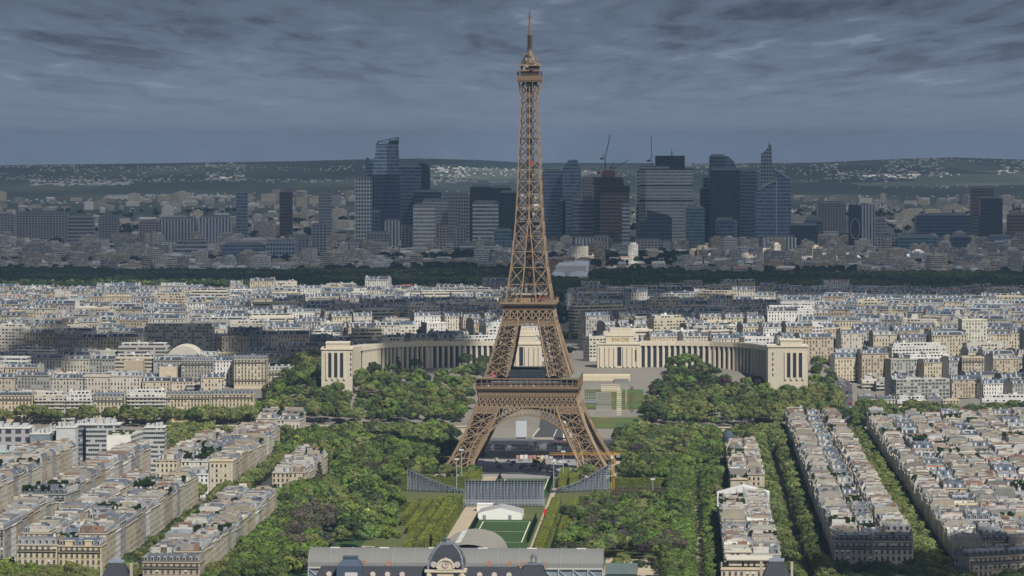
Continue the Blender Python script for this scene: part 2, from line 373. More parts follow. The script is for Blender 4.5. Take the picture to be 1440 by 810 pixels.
# park ground
sheet('park_ground', rect(-700, 300, -134, 127), .04, 'meadow')
sheet('lawn', rect(-640, -338, -19, 19), .12, 'turf')
sheet('lawn', rect(-190, -44, -20, 20), .12, 'turf')
sheet('lawn', rect(-690, -350, -120, -78), .1, 'turf', (.9, .9, .9))
sheet('path', rect(-620, -30, -31, -21), .10, 'gravel')
sheet('path', rect(-620, -30, 20.5, 23.5), .10, 'gravel')
sheet('path', rect(-690, -640, -140, 140), .09, 'gravel')
sheet('path', rect(-700, -560, 66, 128), .08, 'gravel', (1.05, 1.05, 1.05))
sheet('path', rect(-700, -80, 116, 122), .12, 'gravel')
sheet('path', rect(-540, -500, -104, -70), .08, 'gravel')
sheet('path', rect(-560, -548, -30, 30), .14, 'gravel')
for (u0, u1, va, vb) in ((-476, -352, -14.5, 14.5), (-150, -48, -15, 15)):
    for vv in (va, vb): sheet('painted_line', rect(u0, u1, vv - .28, vv + .28), .16, 'road_paint', (1, .95, .75))
    for k in (0.0, .5, 1.0):
        uu = u0 + (u1 - u0) * k; sheet('painted_line', rect(uu - .3, uu + .3, va, vb), .165, 'road_paint')
sheet('pavement', rect(-44, 128, -60, 60), .05, 'asphalt', (4.6, 4.5, 4.4))
sheet('pavement', rect(118, 305, -50, 60), .09, 'asphalt', (.8, .8, .9))
m = MB()
for Yq in range(3106, 3286, 10):
    for xa, xb, tt in ((822, 838, (.9, .85, .7)), (838, 865, (1, .95, .8)), (865, 905, (.8, 1, .8))):
        P = [(XA(xa, Yq), Yq), (XA(xb, Yq), Yq), (XA(xb, Yq + 10), Yq + 10), (XA(xa, Yq + 10), Yq + 10)]; m.face([(x, y, gz(x, y) + .3) for x, y in P], 'meadow', tuple(t * rnd.uniform(.8, 1.3) for t in tt))
tag(m.build('garden_ground'), kind='structure')
# the bridge road and the streets
m = MB(); a = [uv(312, -11), uv(312, 23), uv(398, 25), uv(398, -9)]
m.prism([(*p,) for p in a], -1.0, 1.6, 'stone', (.4, .37, .31), 'asphalt', (1, 1, 1), bottom=True)
for vv in (-10.8, 22.0):
    q = [uv(312, vv), uv(312, vv + 1), uv(398, vv + 3), uv(398, vv + 2)]; m.prism(q, 1.6, 2.7, 'stone', (.5, .46, .38))
o = m.build('road_bridge'); tag(o, 'low stone bridge carrying a dark road across the river behind the tower', 'bridge')
for k in range(3):
    q = MB(); u0 = 330 + k * 25; c0 = uv(u0, -9); c1 = uv(u0, 21); q.strut((*c0, -4.4), (*c1, -4.4), 6.5, 'stone', (.4, .37, .31)); q.build('bridge_pier', o)
m = MB()
for u0 in range(398, 518, 12):
    p = [(*uv(u0, -9), 0), (*uv(u0, 25), 0), (*uv(u0 + 12, 25), 0), (*uv(u0 + 12, -9), 0)]
    m.face([(x, y, gz(x, y + (.6 if u0 == 398 else 0)) + .35) for x, y, z in p], 'asphalt')
tag(m.build('road'), kind='structure')
m = MB()
for k in range(14): u0 = 322 + k * 6.2; m.face([(*uv(u0, 5.6), 1.65), (*uv(u0, 6.4), 1.65), (*uv(u0 + 4, 6.4), 1.65), (*uv(u0 + 4, 5.6), 1.65)], 'road_paint')
tag(m.build('painted_line'), kind='structure')
for (n, v0, v1) in (('left', 164, 186), ('right', 235, 250)):
    sheet('road', rect(-800, 290, v0, v1), .06, 'asphalt'); sheet('pavement', rect(-800, 290, v0 - 4, v0 + 1), .1, 'pavement'); sheet('pavement', rect(-800, 290, v1 - 1, v1 + 4), .1, 'pavement')
sheet('road', rect(-900, 60, -195, -170), .06, 'asphalt')
# far quay wall with arches
for va, vb, lab in ((62, 330, 'pale stone quay wall along the far river bank, tower legs to its left'), (-330, -66, 'pale stone quay wall along the far river bank, behind the left tower legs')):
    m = MB(); P = [uv(398.5, va), uv(398.5, vb), uv(400.5, vb), uv(400.5, va)]; m.prism(P, -8, 3.2, 'stone', (.50, .44, .33))
    o = m.build('quay_wall'); tag(o, lab, 'wall')
    q = MB(); P = [uv(398.0, va), uv(398.0, vb), uv(401, vb), uv(401, va)]; q.prism(P, 3.2, 4.0, 'stone', (.55, .5, .4), bottom=True); q.build('coping', o)

# ------------------------------------------------------------------ cloud deck that shades the land (above the picture) and the air
def shade(X, Y):
    """True where the ground lies in cloud shadow"""
    px = 720 + X / np.maximum(Y, 50) * FOC
    n = fbm(X / 420 + 3, Y / 420 + 1, 4); n2 = fbm(X / 1500 + 9, Y / 2200 + 4, 3)
    def ell(cx, cy, rx, ry): return ((X - cx) / rx) ** 2 + ((Y - cy) / ry) ** 2 < 1 + (n - .47) * 3.0
    s = (Y > 5060 + (n - .47) * 260)
    s &= ~ell(240, 6950, 80, 330)
    s &= ~ell(700, 7100, 330, 220)
    s &= ~(ell(-560, 5480, 270, 230))
    s &= ~((Y > 11500) & (n2 > .59))
    s |= ell(-300, 3500, 230, 180) & (fbm(X / 110 + 2, Y / 130 + 6, 2) < .42)
    s |= ell(40, 3960, 310, 240) & (fbm(X / 150 + 8, Y / 170 + 2, 2) < .44)
    s |= ell(400, 4720, 420, 430)
    s |= ell(-110, 3420, 60, 110)
    s |= ell(210, 1990, 60, 50)
    return s
CZ = 1500.0
def cloud_field(name, x0, x1, y0, y1, cell, thick, label, matn='cloud_vapour'):
    gx = np.arange(x0, x1, cell); gy = np.arange(y0, y1, cell); GY, GX = np.meshgrid(gy, gx, indexing='ij')
    keep = shade(GX + cell / 2, GY + cell / 2)
    off = (CZ / S[2]); CX, CY = GX + S[0] * off, GY + S[1] * off
    wob = fbm(GX / (cell * 5), GY / (cell * 5), 3)
    v0 = np.stack([CX, CY, CZ - thick * .15 * wob], -1); v1 = np.stack([CX, CY, CZ + thick * (.4 + wob)], -1)
    ny, nx = GX.shape; i = np.arange(ny * nx).reshape(ny, nx); n = ny * nx; F = []
    K = keep[:-1, :-1]; a, b, c, d = i[:-1, :-1], i[:-1, 1:], i[1:, 1:], i[1:, :-1]
    F.append(np.stack([a[K], d[K], c[K], b[K]], -1)); F.append(np.stack([a[K], b[K], c[K], d[K]], -1) + n)
    P = np.pad(K, 1)
    for (dy, dx, e0, e1) in ((0, -1, d, a), (0, 1, b, c), (-1, 0, a, b), (1, 0, c, d)):
        E = K & ~P[1 + dy:P.shape[0] - 1 + dy, 1 + dx:P.shape[1] - 1 + dx]
        F.append(np.stack([e0[E], e1[E], e1[E] + n, e0[E] + n], -1))
    me = np_mesh(name, np.concatenate([v0.reshape(-1, 3), v1.reshape(-1, 3)]), np.concatenate(F), matn)
    o = link(name, me); tag(o, label, 'clouds', kind='stuff'); return o
cloud_field('clouds', -1500, 1500, 1200, 5060, 20, 90, 'grey cloud bank high over the near city')
cloud_field('clouds', -6000, 6000, 5060, 10060, 100, 220, 'wide grey cloud deck high over the business district')
cloud_field('clouds', -10000, 10000, 10060, 27000, 125, 250, 'thin pale cloud deck high over the far hills', 'cloud_thin')
m = MB(); m.box(-12000, 12000, -400, 29000, -10, 346, 'haze_air', bottom=True); o = m.build('haze'); tag(o, 'pale blue air over the whole city', 'haze', kind='stuff')
# ------------------------------------------------------------------ the iron tower
TH = [0, 10, 20, 35, 47, 56, 71, 90, 106.6, 116, 128, 144.7, 165, 185, 205, 226, 252, 279, 286]
TW = [62.0, 54.8, 49.0, 41.5, 36.8, 34.2, 30.0, 24.0, 19.4, 17.6, 15.6, 13.0, 10.9, 9.2, 8.2, 7.5, 6.4, 5.6, 5.4]
LH = [0, 40, 56, 71, 106, 128, 160, 186, 290]; LW = [17.0, 16.0, 15.8, 15.4, 12.0, 10.6, 9.0, 9.2, 9.2]
def HW(h): return float(np.interp(h, TH, TW))
def LGW(h): return min(float(np.interp(h, LH, LW)), HW(h) - .05)
tower = empty('lattice_tower', (TX, TY, 0), -radians(3.4))
tag(tower, 'tall brown wrought iron lattice tower standing over the park', 'tower')
def leg(h0, hs, sx, sy, cw, dw, hw_):
    m = MB()
    def C(h):
        a = HW(h); b = a - LGW(h); return [(sx * a, sy * a, h), (sx * b, sy * a, h), (sx * b, sy * b, h), (sx * a, sy * b, h)]
    for a, b in zip(hs[:-1], hs[1:]):
        P, Q = C(a), C(b)
        for i in range(4):
            j = (i + 1) % 4
            m.strut(P[i], Q[i], cw, 'iron'); m.strut(P[i], Q[j], dw, 'iron'); m.strut(P[j], Q[i], dw, 'iron'); m.strut(Q[i], Q[j], hw_, 'iron')
            mid0 = tuple((P[i][k] + P[j][k]) / 2 for k in range(3)); mid1 = tuple((Q[i][k] + Q[j][k]) / 2 for k in range(3))
            m.strut(mid0, mid1, dw * .6, 'iron'); h0_ = tuple((P[i][k] + Q[i][k]) / 2 for k in range(3)); h1_ = tuple((P[j][k] + Q[j][k]) / 2 for k in range(3)); m.strut(h0_, h1_, dw * .55, 'iron'); m.strut(mid0, h0_, dw * .4, 'iron'); m.strut(mid0, h1_, dw * .4, 'iron'); m.strut(mid1, h0_, dw * .4, 'iron'); m.strut(mid1, h1_, dw * .4, 'iron')
        # inner bracing, darkened as if shaded
        m.strut(P[0], Q[2], dw * .8, 'iron_dark_shade'); m.strut(P[1], Q[3], dw * .8, 'iron_dark_shade')
    return m
for sx in (-1, 1):
    for sy in (-1, 1):
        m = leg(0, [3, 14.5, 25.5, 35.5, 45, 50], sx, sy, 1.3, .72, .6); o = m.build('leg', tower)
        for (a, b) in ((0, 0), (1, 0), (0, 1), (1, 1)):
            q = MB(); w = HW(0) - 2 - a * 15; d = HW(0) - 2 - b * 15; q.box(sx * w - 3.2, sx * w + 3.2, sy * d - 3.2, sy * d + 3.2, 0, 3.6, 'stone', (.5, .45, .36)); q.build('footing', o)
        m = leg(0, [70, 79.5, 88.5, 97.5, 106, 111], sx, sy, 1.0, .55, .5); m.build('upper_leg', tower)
m = MB(); m.box(-29, 29, -29, 29, 50.2, 56.4, 'iron_dark_shade', (.8, .8, .8), bottom=True); m.build('floor_shade_infill', tower)  # dark infill added among the floor trusses, painted as their shade
m = MB(); m.box(-13.5, 13.5, -13.5, 13.5, 111, 116.8, 'iron_dark_shade', (.8, .8, .8), bottom=True); m.build('floor_shade_infill', tower)  # same painted shade under the second platform
for sx in (-1, 1):
    for sy in (-1, 1):
        for (ha, hb, w) in ((1, 49, 4.2), (66, 112, 3.0)):
            m = MB(); c0, c1 = HW(ha) - LGW(ha) / 2, HW(hb) - LGW(hb) / 2; m.strut((sx * c0, sy * c0, ha), (sx * c1, sy * c1, hb), w, 'iron_dark_shade', (.8, .8, .8)); m.build('lift_track_shade', tower)  # dark core added in each leg so its voids look shaded
# side girders and arches, one of each for every face
def face_pt(x, h, k, inset=0.0):
    y = -(HW(h) - inset)
    for _ in range(k): x, y = -y, x
    return (x, y, h)
for k in range(4):
    g = MB()
    def ln(x0, h0, x1, h1, w, ins=0.0, mt='iron'): g.strut(face_pt(x0, h0, k, ins), face_pt(x1, h1, k, ins), w, mt)
    # big X lattice band 49.5..56
    n = 20; a, b = HW(49.5), HW(56)
    ln(-a, 49.5, a, 49.5, 1.0); ln(-b, 56, b, 56, 1.0)
    for i in range(n):
        x0, x1 = -1 + 2 * i / n, -1 + 2 * (i + 1) / n
        ln(x0 * a, 49.5, x1 * b, 56, .55); ln(x1 * a, 49.5, x0 * b, 56, .55); ln(x0 * a, 49.5, x0 * b, 56, .45)
        ln((x0 + x1) / 2 * a, 49.5, (x0 + x1) / 2 * b, 56, .25, 1.5, 'iron_dark_shade')
    # small lattice band over the legs only
    c = HW(45.2); ca = LGW(47)
    for s in (-1, 1):
        ln(s * c, 45.2, s * (c - ca), 45.2, .8)
        for i in range(9):
            p0, p1 = i / 9, (i + 1) / 9
            ln(s * (c - ca * p0), 45.2, s * (a - ca * p1), 49.5, .4); ln(s * (c - ca * p1), 45.2, s * (a - ca * p0), 49.5, .4)
    g.build('lattice_girder', tower)
    # arch
    r = MB(); R0, R1, hc = 36.6, 40.8, 6.5; M = 40
    def ap(R, t): return (R * cos(t), hc + (R + .6) * sin(t))
    for i in range(M):
        t0, t1 = pi * i / M, pi * (i + 1) / M
        for R, w in ((R0, 1.0), (R1, .8)):
            p, q = ap(R, t0), ap(R, t1); r.strut(face_pt(p[0], p[1], k), face_pt(q[0], q[1], k), w, 'iron'); r.strut(face_pt(p[0], p[1], k, 3.5), face_pt(q[0], q[1], k, 3.5), w, 'iron')
        p, q = ap(R0, t0), ap(R1, t0); p2, q2 = ap(R0, t1), ap(R1, t1); r.strut(face_pt(*p, k), face_pt(*q, k), .5, 'iron')
        r.strut(face_pt(*p, k), face_pt(*q2, k), .35, 'iron')
        r.face([face_pt(*ap(R0, t0), k, .2), face_pt(*ap(R0, t1), k, .2), face_pt(*ap(R0, t1), k, 3.6), face_pt(*ap(R0, t0), k, 3.6)], 'iron')
    # spandrel loops between arch and girder
    for s in (-1, 1):
        for i in range(9):
            x = s * (9 + i * 2.6); hh = hc + 41.4 * (max(0, 1 - (x / 40.8) ** 2)) ** .5
            if abs(x) < HW(47) - LGW(47) + 1 and hh < 48.6:
                r.strut(face_pt(x, hh, k), face_pt(x, 49.3, k), .45, 'iron')
                x2 = s * (9 + (i + 1) * 2.6); h2 = min(49.2, 49.0); r.strut(face_pt(x, h2, k), face_pt(x2, h2, k), .9, 'iron')
    r.build('arch', tower)
# first platform
p = MB(); hw = 35.0
p.box(-hw, hw, -hw, hw, 56.6, 61.0, 'iron', (1.05, 1.05, 1.05))
for s in range(-17, 18):
    for k in range(4):
        x = s * 2.02; y = -hw - .45; a = []
        for (xx, yy) in ((x - .25, y), (x + .25, y), (x + .25, y + .5), (x - .25, y + .5)):
            for _ in range(k): xx, yy = -yy, xx
            a.append((xx, yy))
        p.prism(a, 57.2, 61.6, 'iron', (.75, .72, .7), bottom=True)
p.box(-36.2, 36.2, -36.2, 36.2, 61.0, 62.1, 'iron_dark_shade', bottom=True)
p.box(-36.6, 36.6, -36.6, 36.6, 62.1, 64.0, 'iron', (.85, .78, .72), bottom=True)
fl = p.build('first_platform', tower)
g = MB()
for k in range(4):
    def rp(x, y):
        for _ in range(k): x, y = -y, x
        return (x, y)
    for s in range(-9, 10):
        x, y = rp(s * 4.03, -36.2); g.strut((x, y, 64.0), (x, y, 69.0), .55, 'iron', (.8, .75, .7))
    for z, w in ((69.3, .9), (66.0, .3), (64.9, .3)):
        g.strut((*rp(-36.5, -36.2), z), (*rp(36.5, -36.2), z), w, 'iron', (.8, .75, .7))
g.build('gallery', fl)
q = MB()
for k, (x0, x1, y0, y1) in enumerate(((-32, 32, -33.5, -29), (-32, 32, 29, 33.5), (-33.5, -29, -28, 28), (29, 33.5, -28, 28))):
    q.box(x0, x1, y0, y1, 64.0, 67.4, 'glass_light', (1, 1, 1), 'iron_dark_shade')
    for i in range(20):
        if k < 2: x = x0 + (i + .5) * 3.2; q.box(x - .5, x + .5, y0 - .25, y1 + .25, 64.0, 67.0, 'paint', rnd.choice([(.5, .5, .5), (.2, .1, .09), (.12, .12, .13), (.3, .22, .15), (.6, .58, .55)]))
q.build('pavilion', fl)
q = MB(); q.box(-13, 13, -28, -14, 64, 74.5, 'glass', (1, 1, 1), 'black_steel'); q.build('pavilion', fl); q = MB(); q.box(-13, 13, 14, 28, 64, 74.5, 'glass', (1, 1, 1), 'black_steel')
for i in range(12): q.box(-13.2 + i * 2.3, -12.7 + i * 2.3, 13.7, 14, 64, 74, 'black_steel')
q.build('pavilion', fl)
q = MB(); q.face([(-28, -30, 69), (-22, -30, 69), (-24.5, -26, 75.5)], 'fabric', (.30, .09, .10)); q.face([(-22, -30, 69), (-22, -22, 69), (-24.5, -26, 75.5)], 'fabric', (.30, .09, .10)); q.face([(-22, -22, 69), (-28, -22, 69), (-24.5, -26, 75.5)], 'fabric', (.30, .09, .10)); q.face([(-28, -22, 69), (-28, -30, 69), (-24.5, -26, 75.5)], 'fabric', (.30, .09, .10))
q.build('canopy', fl)
q = MB(); q.box(-36, -24, -36, 36, 69.5, 70.0, 'paint', (.2, .22, .16)); q.build('terrace_roof', fl); q = MB(); q.box(24, 36, -36, 36, 69.5, 70.0, 'paint', (.2, .22, .16)); q.build('terrace_roof', fl)
# girders under the second platform and between the legs
for k in range(4):
    g = MB()
    for (h0, h1, n, w) in ((106.5, 110.2, 20, .35), (110.2, 117.0, 7, .75)):
        a, b = HW(h0), HW(h1); g.strut(face_pt(-a, h0, k), face_pt(a, h0, k), .8, 'iron'); g.strut(face_pt(-b, h1, k), face_pt(b, h1, k), .8, 'iron')
        for i in range(n):
            x0, x1 = -1 + 2 * i / n, -1 + 2 * (i + 1) / n
            g.strut(face_pt(x0 * a, h0, k), face_pt(x1 * b, h1, k), w, 'iron'); g.strut(face_pt(x1 * a, h0, k), face_pt(x0 * b, h1, k), w, 'iron'); g.strut(face_pt(x0 * a, h0, k), face_pt(x0 * b, h1, k), w, 'iron')
    g.build('lattice_girder', tower)
p = MB(); p.box(-18, 18, -18, 18, 117.0, 120.2, 'iron', (.7, .6, .52)); p.box(-19.6, 19.6, -19.6, 19.6, 120.2, 121.2, 'iron_dark_shade', bottom=True); p.box(-20, 20, -20, 20, 121.2, 122.6, 'iron', bottom=True)
o = p.build('second_platform', tower)
g = MB()
for k in range(4):
    def rp(x, y):
        for _ in range(k): x, y = -y, x
        return (x, y)
    for s in range(-12, 13): x, y = rp(s * 1.63, -19.7); g.strut((x, y, 122.6), (x, y, 124.6), .25, 'iron')
    g.strut((*rp(-19.7, -19.7), 124.7), (*rp(19.7, -19.7), 124.7), .35, 'iron')
g.build('gallery', o)
q = MB(); q.box(-11, 11, -11, 11, 122.6, 127.5, 'paint', (.3, .2, .12), 'iron_dark_shade'); q.box(4, 11.3, -11.6, -11, 124, 127.2, 'paint', (.25, .07, .06)); q.box(-12.5, 12.5, -12.5, 12.5, 127.5, 128.4, 'paint', (.4, .38, .35), bottom=True); q.build('pavilion', o)
# shaft: four legs that merge, then one mast of X panels
hs = [122.6]; st = 12.5
while hs[-1] < 272: hs.append(hs[-1] + max(7.2, st)); st *= .955
hs[-1] = 277.0
sh = MB(); inner = MB()
for a, b in zip(hs[:-1], hs[1:]):
    for k in range(4):
        def F(x, h, ins=0.0): return face_pt(x, h, k, ins)
        A, B = HW(a), HW(b); la, lb = LGW(a), LGW(b); ga, gb = max(A - la, 0), max(B - lb, 0)
        sh.strut(F(-A, a), F(-B, b), .85, 'iron')
        sh.strut(F(-B, b), F(B, b), .55, 'iron')
        for s in (-1, 1):
            sh.strut(F(s * A, a), F(s * gb, b), .5, 'iron'); sh.strut(F(s * ga, a), F(s * B, b), .5, 'iron')
            if ga > .35 or s > 0: sh.strut(F(s * ga, a), F(s * gb, b), .75, 'iron')
            inner.strut(F(s * A * .98, a, la), F(s * gb, b, lb), .5, 'iron_dark_shade')  # inner faces coloured as if in shade
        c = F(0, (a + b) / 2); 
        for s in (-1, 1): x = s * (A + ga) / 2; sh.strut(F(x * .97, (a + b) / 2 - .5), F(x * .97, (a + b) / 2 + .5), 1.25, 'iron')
    inner.box(-1.6, 1.6, -1.6, 1.6, a, b - .4, 'iron_dark_shade')
    inner.strut((-3.2, 0, a), (3.2, 0, b), .5, 'iron_dark_shade'); inner.strut((3.2, 0, a), (-3.2, 0, b), .5, 'iron_dark_shade')
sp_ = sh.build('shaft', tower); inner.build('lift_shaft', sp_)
q = MB(); q.box(.4, 2.6, -7.9, -5.6, 219, 223, 'paint', (.26, .07, .05)); q.build('lift_cabin', sp_)
for z in (186, 238):
    q = MB(); w = HW(z) * .93; q.box(-w, w, -w, w, z, z + 1.2, 'iron_dark_shade', bottom=True); q.build('landing', sp_)
# top gallery and cupola
t = MB()
for k in range(4):
    for s in (-1, -.33, .33, 1):
        t.strut(face_pt(s * 5.3, 268, k), (lambda x, y: [(x, y), (-y, x), (-x, -y), (y, -x)][k])(s * 8.1, -8.1) + (279.2,), .5, 'iron')
t.box(-5.2, 5.2, -5.2, 5.2, 276.6, 279, 'iron_dark_shade')
t.box(-8.4, 8.4, -8.4, 8.4, 279, 280, 'iron', (.5, .48, .46), bottom=True); t.box(-8.6, 8.6, -8.6, 8.6, 280, 283.4, 'iron', (.72, .66, .6))
top = t.build('top_gallery', tower)
t = MB()
for k in range(4):
    for i in range(-6, 7):
        x, y = i * 1.4, -8.4
        for _ in range(k): x, y = -y, x
        t.strut((x, y, 283.4), (x, y, 286.4), .22, 'iron_dark_shade')
t.box(-6.4, 6.4, -6.4, 6.4, 283.4, 286.6, 'iron_dark_shade'); t.build('cage', top)
t = MB(); t.box(-7.4, 7.4, -7.4, 7.4, 286.6, 287.6, 'iron', (.8, .8, .8), bottom=True); t.box(-6.2, 6.2, -6.2, 6.2, 287.6, 290.4, 'iron_dark_shade'); t.box(-7.5, 7.5, -7.5, 7.5, 290.4, 291.2, 'iron', bottom=True)
t.prism([(6.6 * cos(pi / 4 * i + .39), 6.6 * sin(pi / 4 * i + .39)) for i in range(8)], 291.2, 293, 'iron', (.5, .5, .5))
t.lathe([(6.0, 293), (4.9, 295.5), (3.3, 298.5), (1.9, 301), (1.3, 303)], 'iron', (.5, .5, .5), 8)
r2 = random.Random(3)
for i in range(40):
    a = r2.random() * 6.28; zz = 287 + r2.random() * 11; r = 7.2 - max(0, zz - 290) * .52; w = .5 + r2.random() * .7
    t.box(r * cos(a) - w, r * cos(a) + w, r * sin(a) - w, r * sin(a) + w, zz, zz + .8 + r2.random() * 1.6, 'paint', r2.choice([(.2, .17, .13), (.08, .07, .06), (.3, .28, .26), (.12, .09, .065)]), bottom=True)
t.build('cupola', top)
t = MB(); t.lathe([(1.9, 302), (1.5, 304.5), (1.5, 312), (1.2, 313)], 'iron_dark_shade', (1.5, 1.5, 1.6), 8)
for i in range(7): t.lathe([(1.2, 303.5 + i * 1.4), (2.1, 303.6 + i * 1.4), (2.1, 304.1 + i * 1.4), (1.2, 304.2 + i * 1.4)], 'iron_dark_shade', (1.7, 1.7, 1.8), 8)
t.lathe([(.95, 313), (.75, 325.2)], 'iron', (.8, .75, .7), 8); t.lathe([(.5, 325), (.12, 330.5)], 'iron_dark_shade', (1.5, 1.5, 1.5), 6)
t.strut((-2.2, 0, 325.3), (2.2, 0, 325.3), .35, 'iron_dark_shade'); t.strut((0, -2.2, 325.3), (0, 2.2, 325.3), .35, 'iron_dark_shade')
for s in (-1, 1): t.strut((s * 1.6, 0, 325.4), (s * .4, 0, 329), .18, 'iron_dark_shade')
t.build('antenna', top)
# ------------------------------------------------------------------ houses
WALLS = {'cream': (.52, .455, .34), 'pale': (.54, .505, .43), 'tan': (.40, .335, .245), 'grey': (.33, .325, .31), 'white': (.66, .65, .63), 'yellow': (.56, .47, .31), 'brick': (.33, .16, .10)}
ROOFS = {'grey zinc': ('zinc', (.125, .142, .168)), 'pale zinc': ('zinc', (.25, .265, .285)), 'blue zinc': ('zinc', (.085, .11, .155)), 'dark slate': ('slate', (.065, .075, .095)), 'white sheeting': ('slate', (.56, .555, .54)), 'red tiles': ('tile', (1, 1, 1)), 'beige gravel': ('render_wall', (.36, .335, .285))}
def winmesh():
    m = MB(); w, h = .62, 2.15
    m.box(-w, w, -.03, .06, 0, h, 'haussmann_glass')
    for x0, x1, z0, z1 in ((-w - .14, -w, -.1, h + .14), (w, w + .14, -.1, h + .14), (-w, w, h, h + .14), (-.05, .05, 0, h)): m.box(x0, x1, -.10, .05, z0, z1, 'window_frame')
    m.box(-w - .2, w + .2, -.3, 0, -.18, -.06, 'stone', (.6, .56, .48), bottom=True)
    m.box(-w, w, -.22, -.17, -.06, .75, 'black_steel', (2, 2, 2)); return m.mesh('window')
def blindmesh():
    m = MB(); w, h = .62, 2.15; m.box(-w, w, -.05, .06, .9, h, 'paint', (.62, .62, .6)); m.box(-w, w, -.03, .06, 0, .9, 'haussmann_glass')
    m.box(-w - .2, w + .2, -.3, 0, -.18, -.06, 'stone', (.6, .56, .48), bottom=True); return m.mesh('window')
def dormesh(t):
    m = MB(); m.box(-.75, .75, -.1, 1.7, 0, 1.9, 'paint', t); m.box(-.5, .5, -.16, -.1, .2, 1.65, 'haussmann_glass')
    m.face([(-.9, -.3, 1.9), (.9, -.3, 1.9), (.9, 1.8, 2.25), (-.9, 1.8, 2.25)], 'zinc', (.28, .3, .34)); m.face([(-.9, -.3, 1.9), (0, -.3, 2.45), (.9, -.3, 1.9)], 'paint', t); m.face([(-.9, -.3, 1.9), (-.9, 1.8, 2.25), (0, -.3, 2.45)], 'zinc', (.28, .3, .34)); m.face([(.9, -.3, 1.9), (0, -.3, 2.45), (.9, 1.8, 2.25)], 'zinc', (.28, .3, .34)); return m.mesh('dormer')
WIN, BLIND = winmesh(), blindmesh(); DORM = [dormesh((.55, .53, .48)), dormesh((.30, .32, .35))]
def jit(c, r, a=.08):
    k = 1 + (r.random() * 2 - 1) * a; return tuple(min(.9, x * k * (1 + (r.random() - .5) * .04)) for x in c)
class Bd: pass
